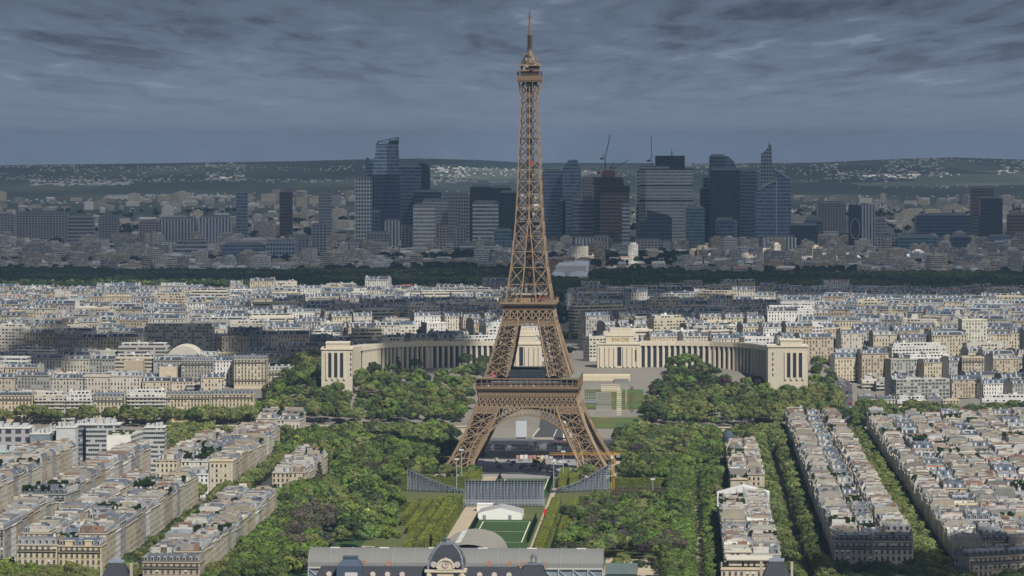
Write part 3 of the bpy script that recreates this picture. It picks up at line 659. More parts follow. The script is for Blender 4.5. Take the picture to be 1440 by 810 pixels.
def gen_house(w, d, hc, r, wall, roof, ex, lod=0, turf=False, mh=None):
    """ex: dict side -> 'W' window objects / 'S' window pattern / None party wall; sides f b l r"""
    B = Bd(); B.wall = MB(); B.roof = MB(); B.chim = []; B.dorm = []; B.win = []; B.extra = []
    wt = jit(WALLS[wall], r); rm, rt0 = ROOFS[roof]; rt = jit(rt0, r, .18); pt = jit(r.choice([(.33, .315, .28), (.40, .385, .35), (.30, .27, .22), (.50, .49, .47), (.19, .185, .18), (.36, .325, .26), (.26, .25, .235)]), r, .12)
    x0, x1, y0, y1 = -w / 2, w / 2, -d / 2, d / 2; m = B.wall
    u0 = 0.0
    for s, (a, b, c, e) in {'f': (x0, y0, x1, y0), 'r': (x1, y0, x1, y1), 'b': (x1, y1, x0, y1), 'l': (x0, y1, x0, y0)}.items():
        k = ex.get(s); fl = hypot(c - a, e - b); n = max(1, round(fl / 2.9)); du = (n * 2.9 - fl) / 2
        if k == 'W' and lod: k = 'S'
        if k == 'S': m.wall(a, b, c, e, 0, hc, 'facade_stone', wt, du + 2.9 * r.randint(0, 30))
        elif k == 'W': m.wall(a, b, c, e, 0, hc, 'stone', wt)
        else: m.wall(a, b, c, e, 0, hc, 'render_wall', pt)
        if k == 'W':
            dx, dy = (c - a) / fl, (e - b) / fl; rz = atan2(dy, dx); fl_n = max(2, int((hc - 3.6) / 3.25)); nw = max(2, int(fl / 2.75)); fh = (hc - 4.0) / fl_n
            for i in range(nw):
                t = (i + .5) / nw * fl
                for j in range(fl_n):
                    B.win.append((a + dx * t, b + dy * t, 4.0 + j * fh + .35, rz, r.random() < .16))
            nx, ny = dy, -dx
            for z, hh, pr, mt, tt in [(3.7, .35, .25, 'stone', wt)] + [(4.0 + j * fh - .05, .22, .12, 'stone', wt) for j in range(1, fl_n)]:
                P = [(a, b), (a + nx * pr, b + ny * pr), (c + nx * pr, e + ny * pr), (c, e)]; m.prism(P, z - hh, z, mt, tt, bottom=True)
            for j in (1, fl_n - 1):
                if fl_n >= 4:
                    q = MB(); z = 4.0 + j * fh + .12; P = [(a + nx * .7 + dx * .4, b + ny * .7 + dy * .4), (a + nx * .75 + dx * .4, b + ny * .75 + dy * .4), (c + nx * .75 - dx * .4, e + ny * .75 - dy * .4), (c + nx * .7 - dx * .4, e + ny * .7 - dy * .4)]
                    q.prism(P, z, z + .8, 'black_steel', (2.5, 2.5, 2.5)); P = [(a + dx * .3, b + dy * .3), (a + nx * .8 + dx * .3, b + ny * .8 + dy * .3), (c + nx * .8 - dx * .3, e + ny * .8 - dy * .3), (c - dx * .3, e - dy * .3)]; q.prism(P, z - .25, z, 'stone', wt, bottom=True); B.extra.append(('balcony', q))
        if k:
            dx, dy = (c - a) / fl, (e - b) / fl; nx, ny = dy, -dx; P = [(a, b), (a + nx * .45, b + ny * .45), (c + nx * .45, e + ny * .45), (c, e)]; m.prism(P, hc - .55, hc, 'stone', jit(wt, r), bottom=True)
    # mansard
    flat = roof in ('beige gravel', 'white sheeting')
    mh = (r.uniform(2.3, 3.1) if mh is None else mh) if not flat else 0.9
    ins = {s: (1.5 if ex.get(s) else 0.02) if not flat else .02 for s in 'fblr'}
    a0, a1, b0, b1 = x0 + ins['l'], x1 - ins['r'], y0 + ins['f'], y1 - ins['b']; z1 = hc + mh; q = B.roof
    low = [(x0, y0), (x1, y0), (x1, y1), (x0, y1)]; up = [(a0, b0), (a1, b0), (a1, b1), (a0, b1)]
    for i, s in enumerate('frbl'):
        j = (i + 1) % 4; L_ = hypot(low[j][0] - low[i][0], low[j][1] - low[i][1])
        if ex.get(s) and not flat: mt = ('mansard_slate' if lod else ('slate' if rm == 'slate' else 'zinc')); tt = rt if rm != 'tile' else (.25, .28, .33)
        else: mt, tt = 'render_wall', (pt if not ex.get(s) else wt)
        q.face([(*low[i], hc), (*low[j], hc), (*up[j], z1), (*up[i], z1)], mt, tt, [(0, 0), (L_, 0), (L_, mh), (0, mh)])
    rise = 0.0
    if flat:
        q.face([(*p, z1 - .5) for p in up], rm, rt, [(p[0], p[1]) for p in up]); z1 -= .5
    else:
        rise = r.uniform(.25, .85); ym = (b0 + b1) / 2 + r.uniform(-1, 1); hip0 = 1.8 if ex.get('l') else 0; hip1 = 1.8 if ex.get('r') else 0
        R0, R1 = (a0 + hip0, ym, z1 + rise), (a1 - hip1, ym, z1 + rise); zt = jit(rt if rm != 'slate' else r.choice([(.3, .33, .37), (.1, .11, .13)]), r, .15); m2 = 'tile' if rm == 'tile' else 'zinc'
        if m2 == 'tile': zt = (1, 1, 1)
        q.face([(*up[0], z1), (*up[1], z1), R1, R0], m2, zt, [(a0, 0), (a1, 0), (R1[0], 6), (R0[0], 6)]); q.face([(*up[2], z1), (*up[3], z1), R0, R1], m2, zt, [(a1, 0), (a0, 0), (R0[0], 6), (R1[0], 6)])
        for P in ([(*up[1], z1), (*up[2], z1), R1], [(*up[3], z1), (*up[0], z1), R0]): q.face(P, m2 if (hip0 or hip1) else 'render_wall', zt if (hip0 or hip1) else pt, [(0, 0), (d, 0), (d / 2, 3)])
    # dormers
    if not flat and lod == 0:
        for s, (ox, oy, L_, rz) in {'f': (0, y0 + .35, w, 0), 'b': (0, y1 - .35, w, pi), 'l': (x0 + .35, 0, d, -pi / 2), 'r': (x1 - .35, 0, d, pi / 2)}.items():
            if not ex.get(s): continue
            n = max(1, int(L_ / 3.1)); k = r.randint(0, 1)
            for i in range(n):
                t = -L_ / 2 + (i + .5) * L_ / n
                B.dorm.append((ox + t * cos(rz) if s in 'fb' else ox, oy if s in 'fb' else t, hc + .35, rz, k))
    # chimney walls along the party walls
    for s in (-1, 1):
        if r.random() < (.2 if flat else .9):
            for k in range(1 if r.random() < .45 else 2):
                ln = d * r.uniform(.5, .86) if k == 0 else r.uniform(2.0, min(5.0, d * .4)); yc = r.uniform(y0 + ln / 2 + .8, y1 - ln / 2 - .8) if d > ln + 2 else 0
                th = r.uniform(.45, .8); xc = s * (w / 2 - th / 2 - .05); zt = z1 + rise + (r.uniform(.15, .9) if k == 0 else r.uniform(.9, 2.1)); zb = hc + .3
                ct = jit(r.choice([(.42, .375, .305), (.5, .47, .42), (.30, .275, .235), (.25, .16, .115), (.54, .535, .515), (.5, .49, .46), (.44, .42, .37), (.32, .305, .28)]), r, .1)
                c = MB(); c.box(xc - th / 2, xc + th / 2, yc - ln / 2, yc + ln / 2, zb, zt, 'render_wall', ct); p = MB()
                if lod == 0 or r.random() < .0:
                    n = max(2, int(ln / .62))
                    for i in range(n):
                        if r.random() < .6: y = yc - ln / 2 + (i + .5) * ln / n; p.box(xc - .13, xc + .13, y - .13, y + .13, zt, zt + r.uniform(.3, .65), 'pots', jit((1, 1, 1), r, .4))
                else: p.box(xc - .12, xc + .12, yc - ln / 2 + .2, yc + ln / 2 - .2, zt, zt + .35, 'pots', jit((1, 1, 1), r, .3))
                B.chim.append((c, p))
    # roof clutter
    for _ in range(r.randint(1, 4) if lod else r.randint(3, 6)):
        x, y = r.uniform(a0 + 1, a1 - 1), r.uniform(b0 + 1, b1 - 1); sx, sy, sz = r.uniform(.3, 1.3), r.uniform(.3, 1.5), r.uniform(.3, 1.4)
        c = r.choice([(.56, .56, .54), (.33, .33, .33), (.2, .225, .26), (.40, .37, .31), (.08, .09, .11), (.16, .17, .19)])
        e = MB(); e.box(x - sx, x + sx, y - sy, y + sy, z1 - .2, z1 + (rise * .8) + sz, 'paint', jit(c, r, .1)); B.extra.append((r.choice(['skylight', 'roof_box', 'roof_hatch']), e))
    if turf:
        e = MB()
        for _ in range(26):
            x, y = r.uniform(x0 + .6, x1 - .6), r.choice([y0 + .8, y1 - .8, r.uniform(y0, y1)]); s_ = r.uniform(.4, 1.2); e.box(x - s_, x + s_, y - s_, y + s_, z1 - .2, z1 + rise * .5 + r.uniform(.6, 2.2), 'leaf', jit((.03, .05, .015), r, .4))
        B.extra.append(('roof_garden', e))
    return B
def gen_flat(w, d, hc, r, wall, ex, mt='facade_wide', pent=True, glass=None):
    B = Bd(); B.wall = MB(); B.roof = MB(); B.chim = []; B.dorm = []; B.win = []; B.extra = []
    wt = jit(WALLS[wall], r); x0, x1, y0, y1 = -w / 2, w / 2, -d / 2, d / 2; m = B.wall
    for s, (a, b, c, e) in {'f': (x0, y0, x1, y0), 'r': (x1, y0, x1, y1), 'b': (x1, y1, x0, y1), 'l': (x0, y1, x0, y0)}.items():
        k = ex.get(s); m.wall(a, b, c, e, 0, hc, mt if k else 'render_wall', wt, 3.4 * r.randint(0, 20))
        if k == 'B':
            fl = hypot(c - a, e - b); dx, dy = (c - a) / fl, (e - b) / fl; nx, ny = dy, -dx; n = int(hc / 3)
            for j in range(1, n):
                q = MB(); z = j * 3.0; P = [(a + dx * .6, b + dy * .6), (a + nx * 1.3 + dx * .6, b + ny * 1.3 + dy * .6), (c + nx * 1.3 - dx * .6, e + ny * 1.3 - dy * .6), (c - dx * .6, e - dy * .6)]; q.prism(P, z - .1, z + .95, 'paint', jit((.5, .48, .43), r, .08), bottom=True); B.extra.append(('balcony', q))
    q = B.roof; q.box(x0, x1, y0, y1, hc, hc + .5, 'render_wall', wt, 'render_wall', jit(r.choice([(.42, .40, .37), (.5, .48, .44), (.3, .3, .3)]), r))
    z = hc + .5
    if pent:
        e = MB(); i = r.uniform(1.5, 3); 
        if w > 8 and d > 8: e.box(x0 + i, x1 - i, y0 + i, y1 - i, z, z + 2.8, mt, wt, 'render_wall', (.5, .5, .48)); B.extra.append(('penthouse', e)); z += 2.8
    for _ in range(r.randint(2, 5)):
        x, y = r.uniform(x0 + 2.6, x1 - 2.6) if w > 7 else 0, r.uniform(y0 + 2.6, y1 - 2.6) if d > 7 else 0; e = MB(); s_ = r.uniform(.6, 1.8); e.box(x - s_, x + s_, y - 1, y + 1, z, z + r.uniform(.8, 2.4), 'paint', jit(r.choice([(.6, .6, .58), (.35, .36, .38), (.15, .16, .17)]), r)); B.extra.append(('roof_box', e))
    return B
def put_house(B, X, Y, z, rz, label, group=None, name='apartment_building', cat='building'):
    o = empty(name, (X, Y, z), rz); tag(o, label, cat, group)
    B.wall.build('wall', o); rf = B.roof.build('roof', o)
    for c, p in B.chim:
        k = c.build('chimney', rf)
        # pots sit in the chimney's own mesh two levels down would be too deep: they join the stack
    for c, p in B.chim:
        if p.f: p.build('chimney_pots', rf)
    for (x, y, zz, a, k) in B.dorm: child('dormer', DORM[k], rf, (x, y, zz), a)
    for i, (x, y, zz, a, bl) in enumerate(B.win):
        if i < 100: child('window', BLIND if bl else WIN, o, (x, y, zz), a)
    if len(B.win) > 100:
        pass
    for n, e in B.extra: e.build(n, o)
    return o
def melt_house(M, B, X, Y, z, rz):
    M.add(B.wall, X, Y, z, rz); M.add(B.roof, X, Y, z, rz)
    for c, p in B.chim: M.add(c, X, Y, z, rz); M.add(p, X, Y, z, rz)
    for n, e in B.extra: M.add(e, X, Y, z, rz)
LOTS = []
def lot(u, v, w, d, h, face, ex, row, file_, **k):
    """face: which way the front looks: n(ear), l, r, f(ar) relative to the park axis"""
    X, Y = uv(u, v); rz = {'n': 0, 'l': -pi / 2, 'r': pi / 2, 'f': pi}[face] - AX + k.pop('turn', 0.0)
    LOTS.append(dict(X=X, Y=Y, w=w, d=d, h=h, rz=rz, ex=ex, row=row, file=file_, **k))
def infr(u, v, m=25):
    X, Y = uv(u, v); return abs(X) < .1353 * Y + m
R = random.Random(21)
def pickw(bias=None): return R.choices(['cream', 'pale', 'tan', 'grey', 'white'], bias or [34, 26, 14, 12, 14])[0]
def pickr(bias=None): return R.choices(['grey zinc', 'pale zinc', 'blue zinc', 'dark slate', 'white sheeting', 'red tiles', 'beige gravel'], bias or [42, 16, 16, 13, 7, 1, 5])[0]
def files(row, u0, u1, cols, hbase, rb=None, wb=None, step=(13, 21), hv=2.5, front=None, cond=None, gaps=()):
    """files of houses along the axis; cols: list of (v0, v1, face, file name)"""
    for v0, v1, fc, fn in cols:
        u = u0
        while u < u1 - 6:
            w = min(R.uniform(*step), u1 - u)
            if u1 - u - w < 8: w = u1 - u
            uc = u + w / 2; vc = (v0 + v1) / 2
            if not any(a < uc < b for a, b in gaps) and (cond is None or cond(uc, vc)):
                first, last = u == u0, u + w >= u1 - .5
                ex = {'f': 'S', 'b': 'S' if R.random() < .8 else None}
                if first: ex['l' if fc == 'r' else 'r'] = 'W' if front is None else front
                if fc == 'n': ex = {'f': 'S', 'b': 'S'}
                h = hbase + R.uniform(-hv, hv) - (R.uniform(1.5, 6) if fn.startswith('mid') else 0)
                if fc == 'n': lot(uc, vc, v1 - v0, w, h, 'n', ex, row, fn)
                else: lot(uc, vc, w, v1 - v0, h, fc, ex, row, fn)
                LOTS[-1]['wall'] = pickw(wb); LOTS[-1]['roof'] = pickr(rb); LOTS[-1]['turf'] = R.random() < .09
            u += w
# right-hand rows
def mid_cols(v0, v1): return [(v0, v1, 'n', 'middle file')]
files('long middle row', -652, 300, [(190, 203.6, 'l', 'left file'), (206, 216, 'n', 'middle file'), (218.4, 232, 'r', 'right file')], 22.5, hv=3.3, step=(12, 19))
files('narrow park row', -722, -400, [(131, 145, 'l', 'left file'), (145.2, 160, 'r', 'right file')], 20, rb=[16, 30, 4, 4, 28, 2, 16], wb=[30, 36, 8, 6, 20], step=(12, 17))
files('far narrow row', -245, 28, [(140, 151, 'l', 'left file'), (151.2, 162, 'r', 'right file')], 20, rb=[20, 20, 5, 4, 12, 14, 20], step=(12, 18))
v = 253.0; k = 0
r3 = []
while v < 392: r3.append((v, v + 13.6, 'l' if k % 3 == 0 else ('n' if k % 3 == 1 else 'r'), f'{ordinal(k + 1)} file')); v += 14.0; k += 1
files('rightmost house block', -715, 280, r3, 22, step=(12, 20), hv=3.5, cond=lambda u, v: infr(u, v, 6), rb=[32, 18, 12, 14, 10, 5, 9])
# left-hand rows
files('left park row', -750, -395, [(-167, -153, 'l', 'left file'), (-152.8, -138.5, 'r', 'right file')], 22, step=(15, 22), rb=[26, 8, 18, 32, 6, 2, 8])
files('left street row', -684, -300, [(-244, -229, 'l', 'left file'), (-228.6, -214.6, 'n', 'middle file'), (-214, -199, 'r', 'right file')], 24.5, step=(15, 22), rb=[26, 8, 20, 32, 4, 4, 6])
files('leftmost house block', -640, -70, [(-343, -329, 'l', 'third file'), (-328, -314, 'r', 'second file'), (-279, -262, 'r', 'first file')], 24, step=(15, 22), cond=lambda u, v: infr(u, v, 8) and not (-470 < u < -425 and v > -290), rb=[24, 8, 18, 36, 5, 4, 5], wb=[26, 18, 20, 26, 10])
files('left cream block', -200, 55, [(-240, -226, 'l', 'left file'), (-225.6, -205, 'n', 'middle file'), (-204.6, -189, 'r', 'right file')], 23, step=(14, 21), wb=[50, 30, 10, 0, 10])
files('left cream block', 92, 150, [(-226, -211, 'l', 'left file'), (-210.6, -195, 'r', 'right file')], 22, step=(14, 20), wb=[60, 40, 0, 0, 0], rb=[30, 0, 20, 50, 0, 0, 0])
files('left cream block', 245, 296, [(-224, -208, 'l', 'left file'), (-207.6, -190, 'r', 'right file')], 20, step=(14, 20), wb=[80, 20, 0, 0, 0], rb=[60, 30, 10, 0, 0, 0, 0])
files('lone left block', -197, -40, [(-163, -152, 'l', 'left file'), (-151.8, -141, 'r', 'right file')], 17, step=(14, 20), wb=[70, 30, 0, 0, 0], rb=[60, 20, 20, 0, 0, 0, 0])
LOTS.sort(key=lambda q: q['Y'])
near, far = LOTS[:252], LOTS[252:]
cnt = {}
for q in near:
    key = (q['row'], q['file']); cnt[key] = cnt.get(key, 0) + 1; n = cnt[key]
    nn = 'nearest' if n == 1 else f'{ordinal(n)} nearest'
    fl = 'left file' if q['file'] == 'left file' else q['file']
    lab = f"{q['wall']} house under {q['roof']}{' and shrubs' if q['turf'] else ''}, {nn} in {fl} of {q['row']}"
    B = gen_house(q['w'] - .06, q['d'] - .06, q['h'], random.Random(int(q['X'] * 13 + q['Y'] * 7)), q['wall'], q['roof'], q['ex'], 0, q['turf'])
    put_house(B, q['X'], q['Y'], gz(q['X'], q['Y']), q['rz'], lab, 'town houses in the rows beside the park')
CITY = MB()
for q in far:
    B = gen_house(q['w'] - .06, q['d'] - .06, q['h'], random.Random(int(q['X'] * 13 + q['Y'] * 7)), q['wall'], q['roof'], q['ex'], 1, q['turf'])
    melt_house(CITY, B, q['X'], q['Y'], gz(q['X'], q['Y']), q['rz'])
# the houses that close the rows towards the camera, and other single houses
def house(label, X, Y, w, d, h, wall, roof, rz=-AX, ex=None, seed=1, z=None, turf=False, mh=None, name='apartment_building', group=None):
    B = gen_house(w, d, h, random.Random(seed), wall, roof, ex or {'f': 'W', 'l': 'S', 'r': 'S', 'b': 'S'}, 0, turf, mh)
    return put_house(B, X, Y, gz(X, Y) if z is None else z, rz, label, group, name)
EX3 = {'f': 'W', 'r': 'S', 'b': None, 'l': 'S'}
def at_uv(u, v): return uv(u, v)
o = house('grey stone corner house with scaffolding on its mansard, nearest on the long middle row', *uv(-661, 200.5), 21, 17, 22, 'grey', 'dark slate', seed=5)
q = MB()
for i in range(9):
    for z in (22, 24, 26.5): q.strut((-10.3 + i * 2.6, -8.9, z), (-7.7 + i * 2.6 if i < 8 else 10.3, -8.9, z), .14, 'steel')
    q.strut((-10.3 + i * 2.6, -8.9, 20), (-10.3 + i * 2.6, -8.9, 27.5), .16, 'steel')
q.build('scaffold', o)
house('pale stone end house under slate mansard with dormers, beside the one with scaffolding', *uv(-661, 221.7), 21, 17, 22, 'pale', 'dark slate', seed=6)
o = house('low cream house with wide stone terrace at near end of narrow row', *uv(-737, 144), 30, 24, 15.5, 'cream', 'beige gravel', seed=8)
q = MB(); q.box(-11, 11, -8, 10, 15.9, 19.6, 'facade_stone', WALLS['cream'], 'render_wall', (.5, .48, .44)); q.box(-12.2, 12.2, -9.4, 11, 19.6, 20.1, 'stone', (.55, .52, .46), bottom=True)
q.build('penthouse', o)
q = MB(); q.box(-14.6, 14.6, -11.7, -10.6, 16, 16.9, 'leaf', (.035, .05, .018)); q.build('roof_garden', o)
o = house('long corner house with curved slate mansard, nearest in the rightmost block', *uv(-722, 272), 42, 16, 21, 'cream', 'dark slate', rz=radians(24), seed=9)
o = house('cream corner house with three red awnings, nearest at lower left', *uv(-694, -233.2), 21.5, 18, 21.5, 'cream', 'pale zinc', seed=12)
for i in range(3): q = MB(); x = -8.4 + i * 4.6; q.face([(x - 1.1, -9.05, 6.6), (x - 1.1, -10.3, 5.2), (x + 1.1, -10.3, 5.2), (x + 1.1, -9.05, 6.6)], 'fabric', (.5, .03, .03)); q.face([(x - 1.1, -10.3, 5.2), (x - 1.1, -10.3, 4.3), (x + 1.1, -10.3, 4.3), (x + 1.1, -10.3, 5.2)], 'fabric', (.5, .03, .03)); q.build('awning', o)
o = house('cream house with ornate gables and blue slate dormers, right of the red awnings', *uv(-694, -210.3), 23, 18, 21, 'yellow', 'blue zinc', seed=13)
for x in (-6, 4.5):
    q = MB(); q.box(x - 1.9, x + 1.9, -9.4, -7, 20.6, 23.4, 'stone', WALLS['yellow']); q.prism([(x - 2.2, -9.6), (x + 2.2, -9.6), (x + 2.2, -7), (x - 2.2, -7)], 23.4, 23.8, 'stone', WALLS['pale'], bottom=True); q.build('gable', o)
o = house('tan stone house under black slate roof terrace, at near end of left park row', *uv(-760, -152.5), 29.5, 19, 20, 'tan', 'dark slate', seed=14)
house('grey apartment house with rounded corner and shrub-covered roof terrace among leftmost houses', *uv(-452, -268), 27, 36, 27, 'grey', 'dark slate', seed=15, turf=True, rz=radians(-8))
# white building-site cover and gable in the narrow row
X, Y = uv(-388, 146); o = empty('building_cover', (X, Y, 0), -AX); tag(o, 'white gabled sheeting over a roof under repair, behind narrow row by the park', 'building cover')
q = MB(); P = [(-16, 0), (-16, 22), (0, 26.5), (16, 22.5), (16, 0)]
for yy, s in ((-7, 1), (7, -1)): q.face([(x, yy, z) for x, z in (P if s < 0 else P)][::s] if s < 0 else [(x, yy, z) for x, z in reversed(P)], 'fabric', (.66, .67, .68))
for a, b in zip(P[:-1], P[1:]): q.face([(a[0], -7, a[1]), (b[0], -7, b[1]), (b[0], 7, b[1]), (a[0], 7, a[1])], 'fabric', (.62, .63, .65))
q.build('sheeting', o)
q = MB()
for i in range(9): x = -16 + i * 4; q.strut((x, -7.2, 0), (x, -7.2, 22 + (4.5 * (1 - abs(x) / 16)) - .2), .22, 'steel')
q.build('scaffold', o)
# dome on the far end of the narrow row
X, Y = uv(30, 142); o = empty('corner_turret', (X, Y, 0)); tag(o, 'round turret with dark blue dome at the far end of the narrow row', 'turret')
q = MB(); q.lathe([(4, 0), (4, 21)], 'stone', WALLS['cream'], 14); q.build('wall', o); q = MB(); q.lathe([(4.4, 21), (4.5, 21.5), (4.3, 24), (3.4, 26.3), (1.6, 27.8), (.3, 28.6), (0, 30.5)], 'slate', (.06, .075, .11), 14); q.build('roof', o, smooth=True)
# houses on the far bank, windows of their own
fb = [('cream riverside house under long slate mansard, leftmost on the far bank', -8, 46, 549, 'yellow', 'dark slate', 0), ('grey flats with balcony bands on far bank, right of slate mansard house', 48, 92, 551, 'pale', None, 0), ('white flats with green blinds on far bank, fourth from right', 93, 130, 550, 'white', None, 0), ('cream corner house with dormers on the far bank, third from right', 131, 176, 551, 'cream', 'grey zinc', 0),
      ('white flats with stacked balconies on far bank, left of long cream house', 178, 234, 548, 'white', None, 0), ('long yellow stone house under zinc mansard on left far bank', 235, 296, 548, 'yellow', 'grey zinc', 0), ('yellow stone house with rounded corner at street mouth on left far bank', 296.5, 357, 547, 'yellow', 'grey zinc', 0)]
for i, (lab, xa, xb, yt, wl, rf, _) in enumerate(fb):
    Y = 3150; X0, X1 = XA(xa, Y), XA(xb, Y); z0 = 3.0; H = ZA(yt, Y) - z0
    ex = {'f': 'W', 'l': None, 'r': 'S', 'b': 'S'}
    if rf: house(lab, (X0 + X1) / 2, Y + 8, X1 - X0 - .1, 16, H - 4.2, wl, rf, 0.0, ex, 30 + i, z0)
    else: put_house(gen_flat(X1 - X0 - .1, 15, H - 3.5, random.Random(40 + i), wl, {'f': 'B', 'r': 'S', 'b': 'S'}), (X0 + X1) / 2, Y + 8, z0, 0.0, lab)
RBLK = []
rb_ = [('cream house with slate mansard beside the busy street, far bank right', 1208, 1231, 563, 'cream', 'dark slate', 3255), ('pale house with blue mansard, second from the street on far bank right', 1233, 1259, 563, 'pale', 'blue zinc', 3255), ('white modern flats with balconies on far bank, right of blue mansard', 1262, 1303, 560, 'white', None, 3250), ('grey mansard house right of the white modern flats', 1304, 1325, 566, 'grey', 'blue zinc', 3252), ('narrow cream house with dark window rows on far bank right', 1326, 1349, 564, 'cream', 'beige gravel', 3250), ('long white flats with window bands on right edge of far bank', 1381, 1446, 560, 'white', None, 3260),
       ('tall cream apartment block behind the narrow cream house', 1353, 1384, 502, 'cream', 'beige gravel', 3400), ('tall cream block with grey roof at right edge behind white flats', 1386, 1446, 500, 'pale', 'grey zinc', 3420), ('low grey office block with terraces behind the blue mansard', 1232, 1294, 536, 'grey', None, 3370), ('white block with stepped terrace roof beside the busy street', 1212, 1234, 531, 'white', None, 3380)]
for i, (lab, xa, xb, yt, wl, rf, Y) in enumerate(rb_):
    X0, X1 = XA(xa, Y), XA(xb, Y); z0 = gz((X0 + X1) / 2, Y); H = ZA(yt, Y) - z0
    RBLK.append((X0 - 1, X1 + 1, Y - 3, Y + 30))
    if rf: house(lab, (X0 + X1) / 2, Y + 8, X1 - X0 - .1, 16, max(9, H - (4.2 if rf != 'beige gravel' else .6)), wl, rf, 0.0, {'f': 'W', 'l': 'S', 'r': 'S', 'b': 'S'}, 60 + i, z0)
    else: put_house(gen_flat(X1 - X0 - .1, 15, max(9, H - 3.5), random.Random(70 + i), wl, {'f': 'B', 'r': 'S', 'b': 'S', 'l': 'S'}), (X0 + X1) / 2, Y + 8, z0, 0.0, lab)
# modern offices left
mod = [('grey panelled office slab with window grid at the left edge', -12, 41, 603, 2670, 'tower_apart', (.95, .95, 1), 24), ('blank pale glass office block beside the grey slab', 42, 69, 611, 2660, 'glass_light', (1.5, 1.5, 1.5), 20), ('slim dark louvred tower between pale office blocks', 67, 80, 606, 2690, 'tower_grey', (.7, .7, .75), 16), ('pale blank concrete stair block with tan edges', 79, 106, 602, 2680, 'render_wall', (.50, .51, .52), 18), ('dark blue glass office wing behind the pale stair block', 106, 121, 598, 2720, 'facade_band', (.2, .22, .26), 25),
       ('white banded office block with roof plant boxes', 121, 168, 598, 2715, 'facade_band', (.40, .42, .43), 22), ('white office block with blank end wall and planted roof', 150, 184, 612, 2660, 'facade_band', (.5, .5, .48), 44), ('white banded office block nearest to the left trees', 203, 231, 602, 2700, 'facade_band', (.42, .43, .43), 20), ('low white office pavilion with blue-green roof edge', -8, 66, 637, 2600, 'facade_band', (.5, .5, .49), 16)]
for i, (lab, xa, xb, yt, Y, mt, tt, dp) in enumerate(mod):
    X0, X1 = XA(xa, Y), XA(xb, Y); H = ZA(yt, Y); o = empty('office_block', ((X0 + X1) / 2, Y + dp / 2, 0)); tag(o, lab, 'office block'); w = X1 - X0; q = MB(); a = w / 2; b = dp / 2
    if 'blank end' in lab:
        q.wall(-a, -b, a, -b, 0, H, 'render_wall', (.72, .71, .67)); q.wall(a, -b, a + 6, b, 0, H, mt, tt); q.wall(a + 6, b, -a, b, 0, H, mt, tt); q.wall(-a, b, -a, -b, 0, H, mt, tt); q.build('wall', o)
        q = MB(); q.face([(-a, -b, H), (a, -b, H), (a + 6, b, H), (-a, b, H)], 'render_wall', (.42, .41, .38)); q.build('roof', o)
        q = MB(); rr = random.Random(2)
        for _ in range(40): x, y = rr.uniform(-a + 1, a - 1), rr.uniform(-b + 1, b - 1); s = rr.uniform(.4, 1.1); q.box(x - s, x + s, y - s, y + s, H, H + rr.uniform(.4, 1.3), 'leaf', jit((.06, .08, .03), rr, .4))
        q.build('roof_garden', o)
    else:
        q.box(-a, a, -b, b, 0, H, mt, tt, 'render_wall', (.4, .4, .4)); q.build('wall', o)
        q = MB(); q.box(-a - .4, a + .4, -b - .4, b + .4, H, H + .7, 'render_wall', (.55, .55, .54) if i != 8 else (.3, .42, .42), bottom=True); q.build('roof', o)
        rr = random.Random(i)
        for k_ in range(4): q = MB(); x = a * (-.7 + .45 * k_ + rr.uniform(-.08, .08)); q.box(x - a * .15, x + a * .15, -b * .4, b * .4, H + .7, H + .7 + rr.uniform(1.5, 4), 'paint', (.42, .43, .45)); q.build('rooftop_plant', o)
# ------------------------------------------------------------------ the city beyond: single large blocks, then the mass
def solveY(yt, H, X_of_px):
    Y = 4000.0
    for _ in range(60): Y = .5 * Y + .5 * (CAMZ - gz(XA(X_of_px, Y), Y) - H) * FOC / (yt - EYE)
    return Y
BLK = list(RBLK)   # footprints kept clear of the mass
big = [('big white apartment block standing above the roofs, right of the palace', 1080, 1145, 431, 34, 'white', 'facade_wide', 24), ('long grey office building with even window rows in the left city', 203, 300, 456, 32, 'grey', 'facade_wide', 18), ('dark office building with black mansard roof and white bands below', 166, 236, 484, 26, 'grey', 'facade_band', 26),
       ('wide pale apartment building with terraces left of the palace', 320, 372, 452, 28, 'pale', 'facade_wide', 18), ('long white school-like building with strip windows left of palace', 425, 470, 466, 20, 'white', 'facade_band', 20), ('blank tan gable wall of a tall house in the left city', 174, 201, 507, 28, 'tan', 'render_wall', 18), ('narrow cream tower house with dark right side in the left city', 224, 248, 516, 27, 'cream', 'render_wall', 14),
       ('bright white long flats at left edge before the wood', 0, 82, 415, 22, 'white', 'facade_wide', 20), ('bright cream flats with balconies before the wood, second from left', 88, 140, 416, 22, 'pale', 'facade_wide', 20), ('largest bright white stepped flats at the wood edge', 307, 381, 408, 26, 'white', 'facade_wide', 24), ('bright white terraced flats before the wood, left of the stepped ones', 219, 274, 416, 20, 'white', 'facade_wide', 18), ('small white cube of flats with dark windows near the red crane', 495, 517, 407, 30, 'white', 'facade_wide', 22),
       ('white terraced flats right of the red crane', 566, 598, 413, 26, 'white', 'facade_wide', 18), ('long bright white flats left of the tower at the wood edge', 620, 682, 413, 22, 'white', 'facade_wide', 18), ('white slab of offices with strip windows behind the left palace wing', 611, 640, 428, 26, 'white', 'facade_band', 18), ('white flats block with dark windows at right of left palace wing', 688, 706, 455, 32, 'white', 'facade_wide', 20)]
